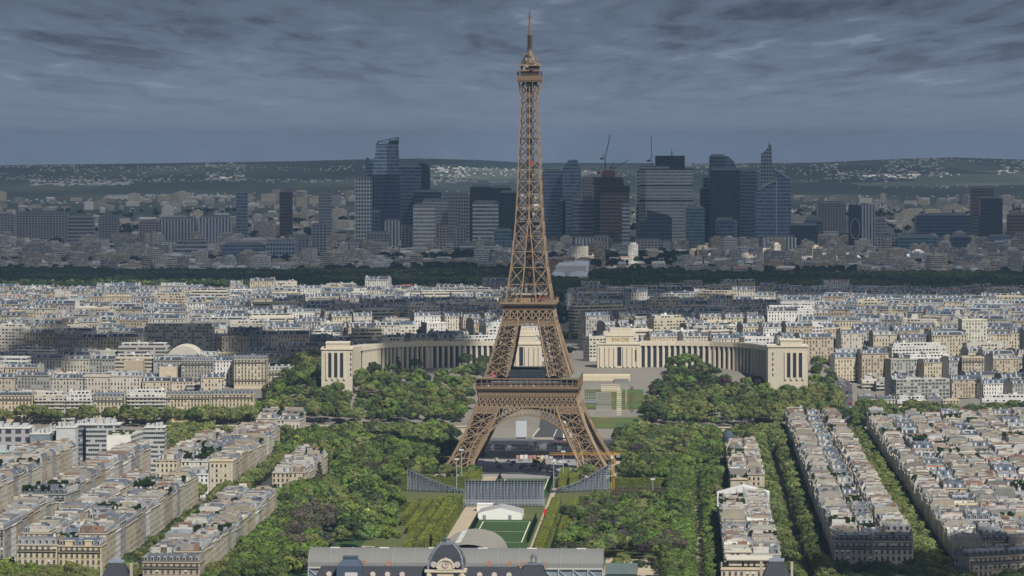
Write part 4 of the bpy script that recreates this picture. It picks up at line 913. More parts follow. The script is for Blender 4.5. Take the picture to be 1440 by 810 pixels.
for i, (lab, xa, xb, yt, H, wl, mt, dp) in enumerate(big):
    Y = solveY(yt, H, (xa + xb) / 2); X0, X1 = XA(xa, Y), XA(xb, Y); BLK.append((X0 - 4, X1 + 4, Y - 30, Y + dp + 6))
    B = gen_flat(X1 - X0, dp, H - (2.8 if i not in (5, 6) else .5), random.Random(i), wl, {'f': 'S', 'r': 'S', 'l': 'S' if i != 0 else None, 'b': 'S'}, mt, i not in (5, 6)); put_house(B, (X0 + X1) / 2, Y + dp / 2, gz((X0 + X1) / 2, Y), 0.0, lab)
# ornate cream corner block and vaulted hall left
for lab, xa, xb, yt, H, wl, rf in (('ornate cream apartment house standing over the left trees', 329, 376, 498, 31, 'cream', 'grey zinc'), ('lower cream wing right of the ornate apartment house', 377, 413, 513, 24, 'cream', 'pale zinc'), ('grey stone apartment house left of the ornate cream one', 255, 300, 500, 30, 'grey', 'grey zinc')):
    Y = solveY(yt, H, (xa + xb) / 2); X0, X1 = XA(xa, Y), XA(xb, Y); BLK.append((X0 - 4, X1 + 4, Y - 40, Y + 24)); house(lab, (X0 + X1) / 2, Y + 8, X1 - X0, 16, H - 4.5, wl, rf, 0.0, None, int(xa), gz((X0 + X1) / 2, Y))
Y = solveY(487, 27, 257); X0, X1 = XA(236, Y), XA(280, Y); BLK.append((X0 - 4, X1 + 4, Y - 30, Y + 45)); o = empty('vaulted_hall', ((X0 + X1) / 2, Y, gz((X0 + X1) / 2, Y))); tag(o, 'pale ribbed vaulted hall among the left city roofs', 'hall')
q = MB(); a = (X1 - X0) / 2; n = 14
for i in range(n):
    t0, t1 = pi * i / n, pi * (i + 1) / n; q.face([(a * cos(t0), 0, 16 + 11 * sin(t0)), (a * cos(t1), 0, 16 + 11 * sin(t1)), (a * cos(t1), 40, 16 + 11 * sin(t1)), (a * cos(t0), 40, 16 + 11 * sin(t0))][::-1], 'zinc', (.34, .33, .31), [(0, 0), (3, 0), (3, 40), (0, 40)])
    q.face([(a * cos(t0), 0, 16 + 11 * sin(t0)), (a * cos(t1), 0, 16 + 11 * sin(t1)), (0, 0, 16)], 'stone', (.5, .48, .42))
q.build('roof', o); q = MB(); q.box(-a, a, 0, 40, 0, 16, 'facade_stone', (.5, .47, .4)); q.build('wall', o)
q = MB()
for i in range(9): y = 2 + i * 4.4; [q.strut((a * cos(pi * j / n) * 1.01, y, 16 + 11.2 * sin(pi * j / n)), (a * cos(pi * (j + 1) / n) * 1.01, y, 16 + 11.2 * sin(pi * (j + 1) / n)), .6, 'stone', (.6, .57, .5)) for j in range(n)]
q.build('rib', o)
def blocked(X, Y): return any(a < X < b and c < Y < d for a, b, c, d in BLK)
BLK += [(-240, 330, 3150, 3395), (-230, -90, 3300, 3420), (30, 78, 3395, 5200), (XA(565, 3600), XA(672, 3600), 3520, 3700), (XA(1172, 3300), XA(1206, 3300), 3200, 3600)]
CR = random.Random(5)
Y = 3215.0; par = False
while Y < 4840:
    par = not par; sp_ = CR.uniform(16, 19) if par else CR.uniform(34, 62); hrow = CR.choice([13, 15, 17, 19, 22, 25]) + CR.uniform(-1.5, 1.5); half = .1353 * Y + 45; X = -half + CR.uniform(0, 15)
    while X < half:
        w = CR.uniform(15, 36); d = CR.uniform(12, 16); ang = (float(fbm(X / 420, Y / 420, 2)) - .37) * 2.2 + CR.uniform(-.02, .02); yy = Y + CR.uniform(-1.2, 1.2) + 16 * sin(X / 110 + Y / 260)
        gap = CR.random() < .055; xc = X + w / 2
        if not gap and not blocked(xc, yy) and not (yy < 3360 and abs(xc - 45) < 240) and not (yy < 3240 and xc < 0) and not (yy < 3278 and xc > 240):
            z = gz(xc, yy); q = CR.random(); wl = CR.choices(['cream', 'pale', 'tan', 'grey', 'white'], [30, 28, 16, 16, 10])[0]
            if q < .87:
                B = gen_house(w + .2, d, hrow + CR.uniform(-2.2, 2.2) + (CR.uniform(4, 10) if CR.random() < .08 else 0), CR, wl, CR.choices(['grey zinc', 'pale zinc', 'blue zinc', 'dark slate', 'white sheeting', 'red tiles', 'beige gravel'], [34, 7, 24, 26, 3, 2, 4])[0], {'f': 'S', 'b': 'S', 'l': None if CR.random() < .6 else 'S', 'r': None if CR.random() < .6 else 'S'}, 1)
            else: w = max(w, CR.uniform(22, 58)); B = gen_flat(w, d, CR.uniform(17, 33 if CR.random() < .3 else 25), CR, CR.choice(['white', 'pale', 'cream', 'grey', 'pale']), {'f': 'S', 'b': 'S', 'r': 'S', 'l': 'S'}, CR.choice(['facade_wide', 'facade_wide', 'facade_band']), CR.random() < .5)
            melt_house(CITY, B, xc, yy, z, ang)
        X += w * max(.75, cos(ang)) + (CR.uniform(6, 14) if gap or CR.random() < .1 else 0)
    Y += sp_
o = CITY.build('city_houses'); tag(o, 'dense sea of pale town houses with zinc roofs beyond the river', 'houses', kind='stuff')
# suburbs past the wood
SUB = MB(); Y = 6460.0
while Y < 15500:
    near_ = Y < 8300; half = .1353 * Y + 90; X = -half
    while X < half:
        w = CR.uniform(12, 34) if near_ else CR.uniform(14, 60); d = CR.uniform(12, 18); cov = .8 if near_ else .32 * (1.25 if float(fbm(X / 900, Y / 900, 3)) > .47 else .35)
        yy = Y + CR.uniform(-12, 12)
        px = 720 + X / yy * FOC
        if CR.random() < cov and not (yy < 6900 and 770 < px < 960) and not (6440 < yy < 7500 and float(fbm(X / 260, yy / 260, 2)) < .27):
            h = CR.uniform(9, 20) if CR.random() < .85 else CR.uniform(20, 42); c = jit(WALLS[CR.choices(['cream', 'pale', 'tan', 'grey', 'white', 'brick'], [18, 28, 10, 26, 18, 1])[0]], CR, .12); q = MB()
            mt = CR.choice(['facade_wide', 'facade_wide', 'facade_band', 'facade_stone']); rt = jit(CR.choice([(.3, .33, .37), (.4, .4, .4), (.5, .48, .45), (.22, .15, .12), (.12, .13, .15)]), CR, .15)
            q.box(-w / 2, w / 2, -d / 2, d / 2, 0, h, mt, c, 'slate', rt)
            if h < 17 and CR.random() < .6:
                q.face([(-w / 2, -d / 2, h), (w / 2, -d / 2, h), (w / 2 - 2, 0, h + 4), (-w / 2 + 2, 0, h + 4)], 'slate', rt); q.face([(w / 2, d / 2, h), (-w / 2, d / 2, h), (-w / 2 + 2, 0, h + 4), (w / 2 - 2, 0, h + 4)], 'slate', rt)
                for s in (-1, 1): q.face([(s * w / 2, -s * d / 2, h), (s * w / 2, s * d / 2, h), (s * (w / 2 - 2), 0, h + 4)], 'slate', rt)
            elif CR.random() < .7: a = w * CR.uniform(.12, .35); q.box(-a, a, -d * .3, d * .3, h, h + CR.uniform(2, 4), 'paint', jit(c, CR))
            SUB.add(q, X + w / 2, yy, gz(X, yy), CR.uniform(-.5, .5))
        X += w + CR.uniform(0, 12) + (0 if near_ else CR.uniform(0, 60))
    Y += CR.uniform(26, 44) if near_ else CR.uniform(60, 130)
o = SUB.build('suburb_houses'); tag(o, 'mixed suburban houses and flats spread beyond the wood', 'houses', kind='stuff')
FARH = MB()
for _ in range(6500):
    Y = CR.uniform(12500, 25500); X = CR.uniform(-1, 1) * (.1353 * Y + 200); n = float(fbm(X / 1100 + 7, Y / 700, 4))
    if n < .53: continue
    w = CR.uniform(5, 13); d = CR.uniform(6, 10); h = CR.uniform(4, 7); q = MB(); c = CR.choice([(.62, .62, .6), (.5, .49, .46), (.4, .39, .36)])
    q.box(-w / 2, w / 2, -d / 2, d / 2, -2, h, 'paint', c, 'slate', jit(CR.choice([(.6, .6, .6), (.35, .2, .14), (.5, .48, .46)]), CR)); FARH.add(q, X, Y, gz(X, Y), CR.uniform(-.6, .6))
for (xa, xb, y, n) in ((42, 186, 258, 60), (148, 195, 278, 30), (290, 345, 241, 30), (205, 330, 277, 46), (600, 660, 248, 40), (1135, 1180, 235, 14), (1245, 1330, 232, 40), (1160, 1290, 247, 40), (940, 1050, 233, 24), (1400, 1440, 235, 16)):
    for _ in range(int(n * 2.2)):
        px = CR.uniform(xa, xb); Y = 20500.0
        for _i in range(40): Y = .6 * Y + .4 * (CAMZ - gz(XA(px, Y), Y)) * FOC / (y + CR.uniform(-3, 3) - EYE); Y = min(max(Y, 12000), 25800)
        w = CR.uniform(7, 20) if CR.random() < .9 else CR.uniform(20, 50); h = CR.uniform(4, 8); q = MB(); q.box(-w / 2, w / 2, -8, 8, -3, h, 'paint', CR.choice([(.7, .7, .68), (.55, .54, .5), (.45, .44, .42)])); FARH.add(q, XA(px, Y), Y, gz(XA(px, Y), Y), CR.uniform(-.3, .3))
o = FARH.build('far_houses'); tag(o, 'white far houses scattered over plain and hills', 'houses', kind='stuff')
# ------------------------------------------------------------------ the tower district on the skyline
GRP = 'office towers on the skyline'
def tower_box(label, xa, xb, yt, Y, mt, t=(1, 1, 1), dep=None, plant=True, side=None, chamfer=0, cap=None, group=GRP):
    X0, X1 = XA(xa, Y), XA(xb, Y); H = ZA(yt, Y); cx = (X0 + X1) / 2; z0 = gz(cx, Y) - 1; a = (X1 - X0) / 2; d = dep or max(16, min(45, a * 1.4)); H -= z0
    o = empty('office_tower', (cx, Y, z0)); tag(o, label, 'tower', group); q = MB(); hp = 4.5 if plant else 0; top = H - hp
    P = [(-a, 0), (a, 0), (a, d), (-a, d)]
    if chamfer: P = [(-a + chamfer, 0), (a - chamfer, 0), (a, chamfer), (a, d), (-a, d), (-a, chamfer)]
    n = len(P); u = 0.0
    for i in range(n):
        p, r = P[i], P[(i + 1) % n]; q.wall(*p, *r, 0, top, (side if side and i in (n - 1, 1, 2) and i != 0 else mt), t, u); u += hypot(r[0] - p[0], r[1] - p[1])
    q.build('facade', o); q = MB(); q.face([(*p, top) for p in P], 'render_wall', (.22, .22, .23)); q.build('roof', o)
    if plant: q = MB(); q.box(-a * .85, a * .85, d * .1, d * .9, top, top + hp, 'tower_grey' if not cap else cap, (.6, .62, .66), 'render_wall', (.2, .2, .2)); q.build('rooftop_plant', o)
    return o, a, d, H, z0
TB = [('tower with white lattice front and pale corner piers, leftmost on the skyline', 499, 522, 248, 8050, 'tower_grid', (1.1, 1.1, 1.1)),
      ('dark ribbed slab tower with rounded corners, right of the faceted tower', 560, 592, 231, 8350, 'tower_blue', (.75, .75, .78)),
      ('dark grey office block standing before the rounded black tower', 582, 621, 267, 8300, 'tower_dark', (1, 1, 1)),
      ('white tower with even square window grid, left of the iron tower', 581, 611.5, 286, 7850, 'tower_white', (1, 1, 1)),
      ('grey gridded slab tower behind the white square-windowed one', 594, 630, 279, 8150, 'tower_grey', (1.1, 1.1, 1.15)),
      ('shorter grey tower at right of the grey gridded slab', 630, 645, 284, 8120, 'tower_grey', (.75, .75, .8)),
      ('pale lattice-faced block far behind the grey slabs', 622, 661, 271, 8700, 'tower_grid', (.62, .64, .68)),
      ('black glass tower at left behind the white striped tower', 661, 691, 260, 8400, 'tower_black', (1, 1, 1)),
      ('black glass tower just left of the iron tower', 690, 719, 261, 8450, 'tower_black', (1.3, 1.3, 1.3)),
      ('lower black tower half hidden by the iron tower', 703, 731, 268, 8200, 'tower_black', (1.1, 1.1, 1.1)),
      ('white tower with fine horizontal stripes, left of the iron tower', 664.5, 701, 282, 7850, 'tower_stripe', (1, 1, 1)),
      ('teal glass block with white side pier at the iron tower', 695, 720, 321, 7650, 'tower_teal', (1.1, 1.1, 1.1)),
      ('low white office block with black bands beside the teal block', 648, 694, 340, 7600, 'tower_stripe', (1.1, 1.1, 1.1)),
      ('grey-blue apartment slab right of the white square-windowed tower', 612, 646, 336, 7700, 'tower_apart', (.85, .9, 1)),
      ('small pale block with ribbed front under the faceted tower', 541, 562, 308, 7950, 'tower_fins', (1, 1, .95)),
      ('plain pale block right of the ribbed small block', 564, 581, 316, 7900, 'tower_apart', (.9, .9, .9)),
      ('plain grey box building left of the ribbed small block', 515, 547, 325, 7850, 'tower_apart', (.7, .7, .75)),
      ('long low white apartment bar at the foot of the leftmost tower', 468, 546, 338, 7750, 'tower_apart', (1.15, 1.15, 1.15)),
      ('slate-blue ribbed office slab before the lattice tower', 523, 535, 295, 7980, 'tower_dark', (1.6, 1.6, 1.7)),
      ('small beige block under the grey gridded slab', 612, 630, 316, 7950, 'tower_apart', (.9, .85, .8)), ('small beige block right of the grey gridded slabs', 641, 656, 317, 7950, 'tower_apart', (.85, .8, .78)),
      ('curved blue banded tower at right of the iron tower', 762, 791, 238, 8300, 'tower_blue', (1.1, 1.1, 1.1)),
      ('slim dark tower behind the blue banded tower', 786, 795, 280, 8250, 'tower_dark', (1, 1, 1)),
      ('brown-grey tower behind the building site tower', 818, 836, 249, 8500, 'tower_grey', (.7, .68, .66)),
      ('grey banded tower left of the building site tower', 806, 835, 277, 8150, 'tower_stripe', (.5, .52, .56)),
      ('short white and grey block with bars before the site tower', 809, 834, 332, 7700, 'tower_fins', (1.2, 1.2, 1.2)), ('grey ribbed block right of the white barred block', 834, 858, 331, 7720, 'tower_fins', (.72, .74, .78)),
      ('small grid-windowed block at lower left of the barred block', 793, 820, 343, 7600, 'tower_apart', (.8, .8, .82)),
      ('slim white striped tower at right of the building site tower', 875, 886, 285, 8000, 'tower_stripe', (.85, .9, 1)),
      ('low pale block with dotted windows under the big grey tower', 890, 932, 336, 7700, 'tower_apart', (1, .98, .95)), ('plain pale end block beside the dotted block', 932, 943, 337, 7690, 'render_wall', (.3, .31, .33)),
      ('teal grey tower with white roof box, right of the big grey tower', 965, 991, 290, 7900, 'tower_teal', (1.25, 1.2, 1.15)),
      ('dark banded tower behind the teal grey tower', 985, 1007, 263, 8200, 'tower_dark', (1.3, 1.3, 1.3)), ('narrow dark tower left of the tall black tower', 989, 999, 247, 8400, 'tower_dark', (.9, .9, .95)),
      ('tall black tower with rounded glass sail on top', 998, 1041, 236, 8150, 'tower_black', (1.5, 1.5, 1.6)),
      ('glass tower with see-through top right of the black tower', 1041, 1065, 238, 8250, 'tower_blue', (.6, .62, .66)),
      ('lower blue-grey tower before the tall black tower', 1007, 1032, 306, 7850, 'tower_dark', (1.8, 1.9, 2.0)), ('small grey tower at right of the lower blue-grey one', 1028, 1037, 309, 7880, 'tower_grey', (.6, .62, .68)),
      ('white building with bold vertical stripes under the big glass tower', 1074, 1120, 331, 7700, 'tower_fins', (1.25, 1.25, 1.25)),
      ('black low office block right of the big glass tower', 1112, 1150, 314, 7900, 'tower_black', (1.4, 1.4, 1.5)),
      ('slim blue glass tower alone on the left plain', 332, 348, 267, 8700, 'tower_blue', (.9, .9, .95)), ('dark red-brown tower alone on the left plain', 393, 411, 267, 8700, 'tower_ochre', (.45, .42, .5)), ('grey tower with pale side alone on the left plain', 448, 466, 266, 8700, 'tower_grey', (.8, .8, .85)),
      ('wide blue-black banded office block at left before the wood', 312, 372, 341, 7250, 'tower_blue', (.8, .85, .9)), ('pale blue glass office cube right of the blue-black office block', 374, 415, 337, 7250, 'tower_grid', (.6, .7, .8)),
      ('grey-blue apartment tower right of the pale glass cube', 418, 435, 331, 7350, 'tower_apart', (.65, .7, .8)), ('taller grey-blue apartment tower second right of the glass cube', 438, 458, 313, 7400, 'tower_apart', (.7, .76, .86)),
      ('striped white office slab in the left suburbs', 248, 290, 336, 7400, 'tower_stripe', (.8, .8, .82)),
      ('grey apartment slab pair at the far left', 22, 95, 297, 8800, 'tower_apart', (.75, .76, .8)), ('grey striped tower block right of the far left slabs', 95, 131, 302, 8300, 'tower_stripe', (.6, .62, .66)), ('small apartment tower at the left edge', -4, 18, 300, 8600, 'tower_apart', (.8, .8, .84)), ('pair of apartment slabs right of the striped tower block', 138, 166, 302, 8700, 'tower_apart', (.7, .7, .73)),
      ('apartment bar with red-brown end in the left plain', 195, 222, 309, 8300, 'tower_apart', (.8, .72, .72)), ('long striped apartment bar in the left plain', 222, 278, 305, 8350, 'tower_fins', (.9, .9, .92)), ('white and brown apartment bar right end in the left plain', 279, 325, 303, 8300, 'tower_fins', (.95, .95, 1)),
      ('dark office tower with lit window dots at the right', 1379, 1410, 276, 8300, 'tower_black', (1.3, 1.3, 1.5)), ('brown tower with square top behind the window-dotted tower', 1366, 1397, 262, 8600, 'tower_ochre', (.9, .9, .95)),
      ('wide green-blue banded glass block at the right', 1264, 1317, 330, 7650, 'tower_teal', (.9, 1, 1.1)), ('dark low office block left of the lettered one', 1337, 1366, 330, 7750, 'tower_dark', (1, 1, 1.1)), ('long dark low block on the right plain', 1289, 1366, 300, 8600, 'tower_dark', (1.1, 1.1, 1.2)),
      ('beige office block left of the green-blue banded block', 1233, 1263, 330, 7700, 'tower_apart', (.95, .92, .9)), ('grey office behind the beige block on the right', 1231, 1246, 307, 8100, 'tower_grey', (.8, .8, .85)),
      ('pale low office slab on the plain at the right', 1150, 1190, 283, 9200, 'tower_apart', (.6, .6, .62)), ('dark glass low office right of the striped white building', 1132, 1157, 307, 8400, 'tower_blue', (.5, .5, .55)),
      ('brown apartment slab at the right edge under the plain', 1418, 1446, 299, 8400, 'tower_ochre', (1, .95, .95)), ('grey apartment tower beside the right edge', 1428, 1446, 326, 7900, 'tower_apart', (.7, .68, .68))]
for a in TB: tower_box(*a)
# white edge piers of the lattice tower
o, a, d, H, z0 = tower_box('low blue office block with white lettering near the right edge', 1391, 1424, 330, 7700, 'tower_blue', (.7, .8, 1.0))
q = MB(); rr = random.Random(4)
for i in range(8): x = -a * .5 + i * a * .13; q.box(x, x + 2.2, -.4, -.05, H - 15, H - 11.6, 'paint', (.8, .8, .8), bottom=True)
q.build('lettering', o)
# faceted tower: two leaning facets and an open jagged crown
Y = 8200; X0, X1 = XA(523.5, Y), XA(562, Y); z0 = gz(X0, Y); k = lambda y: ZA(y, Y) - z0
o = empty('office_tower', ((X0 + X1) / 2, Y, z0)); tag(o, 'tallest faceted glass tower with jagged open crown, left on the skyline', 'tower', GRP)
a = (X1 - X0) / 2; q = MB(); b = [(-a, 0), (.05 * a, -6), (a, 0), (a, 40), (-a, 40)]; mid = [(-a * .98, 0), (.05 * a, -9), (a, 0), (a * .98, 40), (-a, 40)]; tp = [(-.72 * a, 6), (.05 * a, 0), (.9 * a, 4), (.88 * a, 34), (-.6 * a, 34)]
def ring(P, z0, Q, z1, m, tints):
    u = 0
    for i in range(5):
        j = (i + 1) % 5; l = hypot(P[j][0] - P[i][0], P[j][1] - P[i][1]); zz0 = z0 if isinstance(z0, (int, float)) else None
        q.face([(*P[i], z0), (*P[j], z0), (*Q[j], z1), (*Q[i], z1)], m, tints[i], [(u, z0), (u + l, z0), (u + l, z1), (u, z1)]); u += l
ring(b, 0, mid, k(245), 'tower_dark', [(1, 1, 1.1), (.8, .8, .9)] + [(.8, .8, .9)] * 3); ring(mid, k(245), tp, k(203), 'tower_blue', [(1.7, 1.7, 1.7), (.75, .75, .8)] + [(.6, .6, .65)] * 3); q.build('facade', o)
q = MB(); zt = [k(203), k(203), k(194), k(193), k(199)]
for i in range(5):
    j = (i + 1) % 5; q.strut((*tp[i], k(203)), (*tp[i], zt[i] + 1), 1.6, 'tower_dark'); q.strut((*tp[i], zt[i]), (*tp[j], zt[j]), 1.8, 'tower_dark', (1, 1, 1)); q.strut((*tp[i], k(203)), (*tp[j], zt[j]), 1.2, 'tower_dark')
q.prism([(.2 * a, 4), (.88 * a, 4), (.86 * a, 34), (.2 * a, 34)], k(203), k(197), 'tower_dark', (.7, .7, .8)); q.build('crown', o)
def wedge_tower(label, Y, pts, mt, t, dep, part='facade', name='office_tower'):
    """pts: front outline in photo pixels (x, y); base on the ground"""
    xs = [p[0] for p in pts]; cx = XA((min(xs) + max(xs)) / 2, Y); z0 = gz(cx, Y) - 1; P = [(XA(x, Y) - cx, ZA(y, Y) - z0) for x, y in pts]; P = [(P[0][0], 0)] + P + [(P[-1][0], 0)]
    o = empty(name, (cx, Y, z0)); tag(o, label, 'tower', GRP); q = MB()
    q.face([(x, 0, z) for x, z in P][::-1] if False else [(x, 0, z) for x, z in reversed(P)], mt, t, [(x + 100, z) for x, z in reversed(P)])
    q.face([(x, dep, z) for x, z in P], mt, t, [(x + 100, z) for x, z in P])
    for (x0, zz0), (x1, zz1) in zip(P[:-1], P[1:]):
        q.face([(x0, 0, zz0), (x1, 0, zz1), (x1, dep, zz1), (x0, dep, zz0)], mt, t, [(0, zz0), (0, zz1), (dep, zz1), (dep, zz0)])
    q.build(part, o); return o, cx, z0
wedge_tower('slim tower with slanted roof behind the faceted tower', 8400, [(515, 221), (518, 222), (526, 233)], 'tower_blue', (.8, .8, .85), 25)
wedge_tower('black tower with rounded dome-like top left of the white towers', 8450, [(578, 240), (582, 233), (588, 230), (598, 229.5), (602, 232), (604.5, 236)], 'tower_black', (1.2, 1.2, 1.3), 30)
wedge_tower('grey stepped tower with chamfered top right of the blue banded tower', 8250, [(791, 236), (800, 225), (812, 224.5), (812.5, 232), (817, 236)], 'tower_blue', (1.0, 1.0, 1.0), 30)
wedge_tower('dark glass wedge building before the big grey tower', 7850, [(898, 313), (909.5, 309), (910, 295), (940, 303), (945, 306)], 'tower_dark', (.9, .9, 1), 30)
o, cx, z0 = wedge_tower('slender spire tower with tall white fin at the right skyline', 8350, [(1071, 216), (1078, 210), (1081, 208), (1081.2, 201), (1083, 203), (1085, 206), (1086, 228), (1088, 238)], 'tower_grid', (.62, .66, .72), 22)
o, cx, z0 = wedge_tower('big blue glass tower with sloping shoulders at the right skyline', 8000, [(1063, 270), (1070, 263), (1092, 252.5), (1092, 240), (1108, 252), (1112, 254)], 'tower_blue', (.9, .95, 1.02), 34)
q = MB(); q.box(XA(1092, 8000) - cx - 1.2, XA(1092, 8000) - cx + 1.2, -1, 0, 5, ZA(252, 8000) - z0, 'paint', (.35, .38, .42)); q.strut((XA(1066, 8000) - cx, -1, ZA(267, 8000) - z0), (XA(1092, 8000) - cx, -1, ZA(252.5, 8000) - z0), 2.2, 'paint', (.36, .36, .36)); q.strut((XA(1089, 8000) - cx, -1, ZA(237, 8000) - z0), (XA(1109, 8000) - cx, -1, ZA(251, 8000) - z0), 3.5, 'paint', (.36, .36, .36)); q.build('rib', o)
# big grey tower with dark box above
o, a, d, H, z0 = tower_box('widest grey tower with pale mottled bands under a black box roof', 899.5, 974.5, 237, 8100, 'tower_grey', (1.25, 1.22, 1.18), 40, False, None, 14)
q = MB(); q.box(-a, a * .1, 3, 30, H, H + 6, 'tower_grid', (.7, .7, .7)); q.build('rooftop_plant', o)
q = MB()
for zz in (H - 38, H - 70, H - 3): q.prism([(-a + 13.6, -.5), (a - 13.6, -.5), (a + .4, 13.8), (a + .4, 20), (-a - .4, 20), (-a - .4, 13.8)], zz, zz + 3, 'tower_black', (1.2, 1.2, 1.2), bottom=True)
q.build('band', o)
tower_box('black box-topped tower behind the widest grey tower', 922, 963, 219, 8500, 'tower_black', (.9, .9, 1), None, False)
tower_box('slim pale lattice tower at left edge of the widest grey tower', 894.5, 900, 239, 8200, 'tower_grid', (.9, .9, .9), 20, False)
tower_box('glass block on top behind the tall black tower', 998, 1020, 217, 8300, 'tower_blue', (.55, .57, .62), None, True)
wedge_tower('quarter-round glass sail tower rising behind the black tower', 8250, [(1019, 219), (1024, 220), (1029, 224), (1033, 229), (1035, 235)], 'tower_blue', (.8, .82, .86), 14)
# tower being built, with cranes
o, a, d, H, z0 = tower_box('half-built brown tower with dark safety screens on its top floors', 835, 877, 250, 8100, 'tower_ochre', (.8, .8, .85), 34, False)
q = MB(); q.box(-a - 1, a * .9, -1.5, d, H - 14, H + 1, 'black_steel', (1.6, 1.6, 2), bottom=True); q.build('safety_screen', o)
q = MB(); q.box(-a * .42, a * .42, 6, 26, H, H + 16, 'paint', (.16, .08, .08)); q.box(-a * .5, a * .55, 5, 27, H + 8, H + 11, 'paint', (.22, .1, .1), bottom=True); q.build('core', o)
o, a, d, H, z0 = tower_box('lower front part of half-built tower with dark band on top', 844, 885, 262, 8060, 'tower_ochre', (1, .95, .95), 30, False)
q = MB(); q.box(-a - 1, a + 1, -1.5, d, H - 13, H + 1, 'black_steel', (1.3, 1.3, 1.6), bottom=True); q.build('safety_screen', o)
def luff(label, xb, yb, yc, xt, yt, Y, w=1.6):
    X, z = XA(xb, Y), ZA(yb, Y); o = empty('tower_crane', (X, Y, z)); tag(o, label, 'crane'); h = ZA(yc, Y) - z
    q = MB(); q.strut((0, 0, 0), (0, 0, h), w * 1.2, 'black_steel', (2, 2, 2)); q.build('mast', o)
    q = MB(); q.strut((0, 0, h), (XA(xt, Y) - X, 0, ZA(yt, Y) - z), w, 'black_steel', (2, 2, 2)); q.build('jib', o)
    q = MB(); q.box(-11, -3, -2, 2, h - 2, h + 2, 'black_steel', (2, 2, 2)); q.strut((-6, 0, h), (-2, 0, h + 13), 1, 'black_steel', (2, 2, 2)); q.build('counter_jib', o)
luff('luffing crane with steep jib on top of the half-built tower', 851, 246, 223, 858, 189, 8120)
luff('low-angled crane jib right of the half-built tower core', 864, 250, 236, 884, 225, 8140, 1.1); luff('low-angled crane jib left of the half-built tower core', 846, 250, 243, 831, 236, 8150, 1.1)
luff('thin mast-like crane left of the black box roof', 917, 237, 226, 915.5, 190, 8180, 1.2)
X, Y = XA(945, 8500), 8510; o = empty('antenna_mast', (X, Y, ZA(219, Y))); tag(o, 'short antenna mast on the black box roof', 'antenna'); q = MB(); q.tube((0, 0, 0), (0, 0, 16), 1.1, .4, 'black_steel', (2, 2, 2), 6); q.build('pole', o); q = MB(); q.strut((-4, 0, 6), (4, 0, 6), .8, 'black_steel', (2, 2, 2)); q.build('crossbar', o)
# tower with a ring emblem
Y = 7900; X0, X1, X2 = XA(1194, Y), XA(1212, Y), XA(1231, Y); z0 = gz(X1, Y); H = ZA(288, Y) - z0; o = empty('office_tower', (X1, Y, z0)); tag(o, 'tower with pale striped side and large oval ring on its dark face', 'tower', GRP)
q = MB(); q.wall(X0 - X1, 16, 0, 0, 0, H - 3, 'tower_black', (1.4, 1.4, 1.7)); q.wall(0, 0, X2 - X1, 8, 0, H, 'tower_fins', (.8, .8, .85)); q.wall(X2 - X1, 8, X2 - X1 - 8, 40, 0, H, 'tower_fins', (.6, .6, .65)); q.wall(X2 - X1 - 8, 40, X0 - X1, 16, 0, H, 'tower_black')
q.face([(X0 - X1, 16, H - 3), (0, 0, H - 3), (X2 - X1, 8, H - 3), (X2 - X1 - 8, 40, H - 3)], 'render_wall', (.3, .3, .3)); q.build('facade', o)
q = MB(); 
for i in range(28):
    t0, t1 = 2 * pi * i / 28, 2 * pi * (i + 1) / 28; f = lambda t: ((X0 - X1) * (.5 - .34 * cos(t)), 16 * (.5 - .34 * cos(t)) - .8, H * .52 + 21 * sin(t)); q.strut(f(t0), f(t1), 1.1, 'paint', (.45, .42, .45))
q.build('ring_emblem', o)
# the glass sails of the museum in the wood
Y0 = 6480; o = empty('glass_museum', (XA(800, Y0), Y0, gz(90, Y0))); tag(o, 'museum under big silvery curved glass sails in the wood', 'museum'); zb = gz(90, Y0)
def sail(P, nm='glass_sail'):
    q = MB(); C = [(XA(x, Y0 + dy) - XA(800, Y0), dy, ZA(y, Y0 + dy) - zb) for x, y, dy in P]; n = 8; 
    def pt(s, t):
        a = [C[0][k] * (1 - s) + C[1][k] * s for k in range(3)]; b = [C[3][k] * (1 - s) + C[2][k] * s for k in range(3)]; p = [a[k] * (1 - t) + b[k] * t for k in range(3)]; p[2] += 5 * sin(pi * s) * sin(pi * t) ; return tuple(p)
    for i in range(n):
        for j in range(n): q.face([pt(i / n, j / n), pt((i + 1) / n, j / n), pt((i + 1) / n, (j + 1) / n), pt(i / n, (j + 1) / n)], 'sail_glass', (1, 1, 1), [(i * 4, j * 4), (i * 4 + 4, j * 4), (i * 4 + 4, j * 4 + 4), (i * 4, j * 4 + 4)])
    q.build(nm, o, smooth=True)
b = NB('sail_glass'); u, v = b.uvs(); f = b.ma('MAXIMUM', b.ma('LESS_THAN', b.ma('FRACT', b.ma('DIVIDE', u, 4)), .2), b.ma('LESS_THAN', b.ma('FRACT', b.ma('DIVIDE', v, 8)), .06)); b.end(b.mix(f, (.52, .56, .62), (.7, .72, .74)), .3, .1, .6)
sail([(776, 386, 0), (797, 389, 0), (815, 369, 30), (786, 369, 30)]); sail([(798, 392, -10), (826, 390, -10), (829, 367, 25), (808, 366, 25)]); sail([(778, 393, -20), (796, 394, -20), (794, 383, 0), (779, 382, 0)])
q = MB(); q.box(-22, 30, 0, 40, 0, 18, 'paint', (.62, .63, .64)); q.build('body', o)
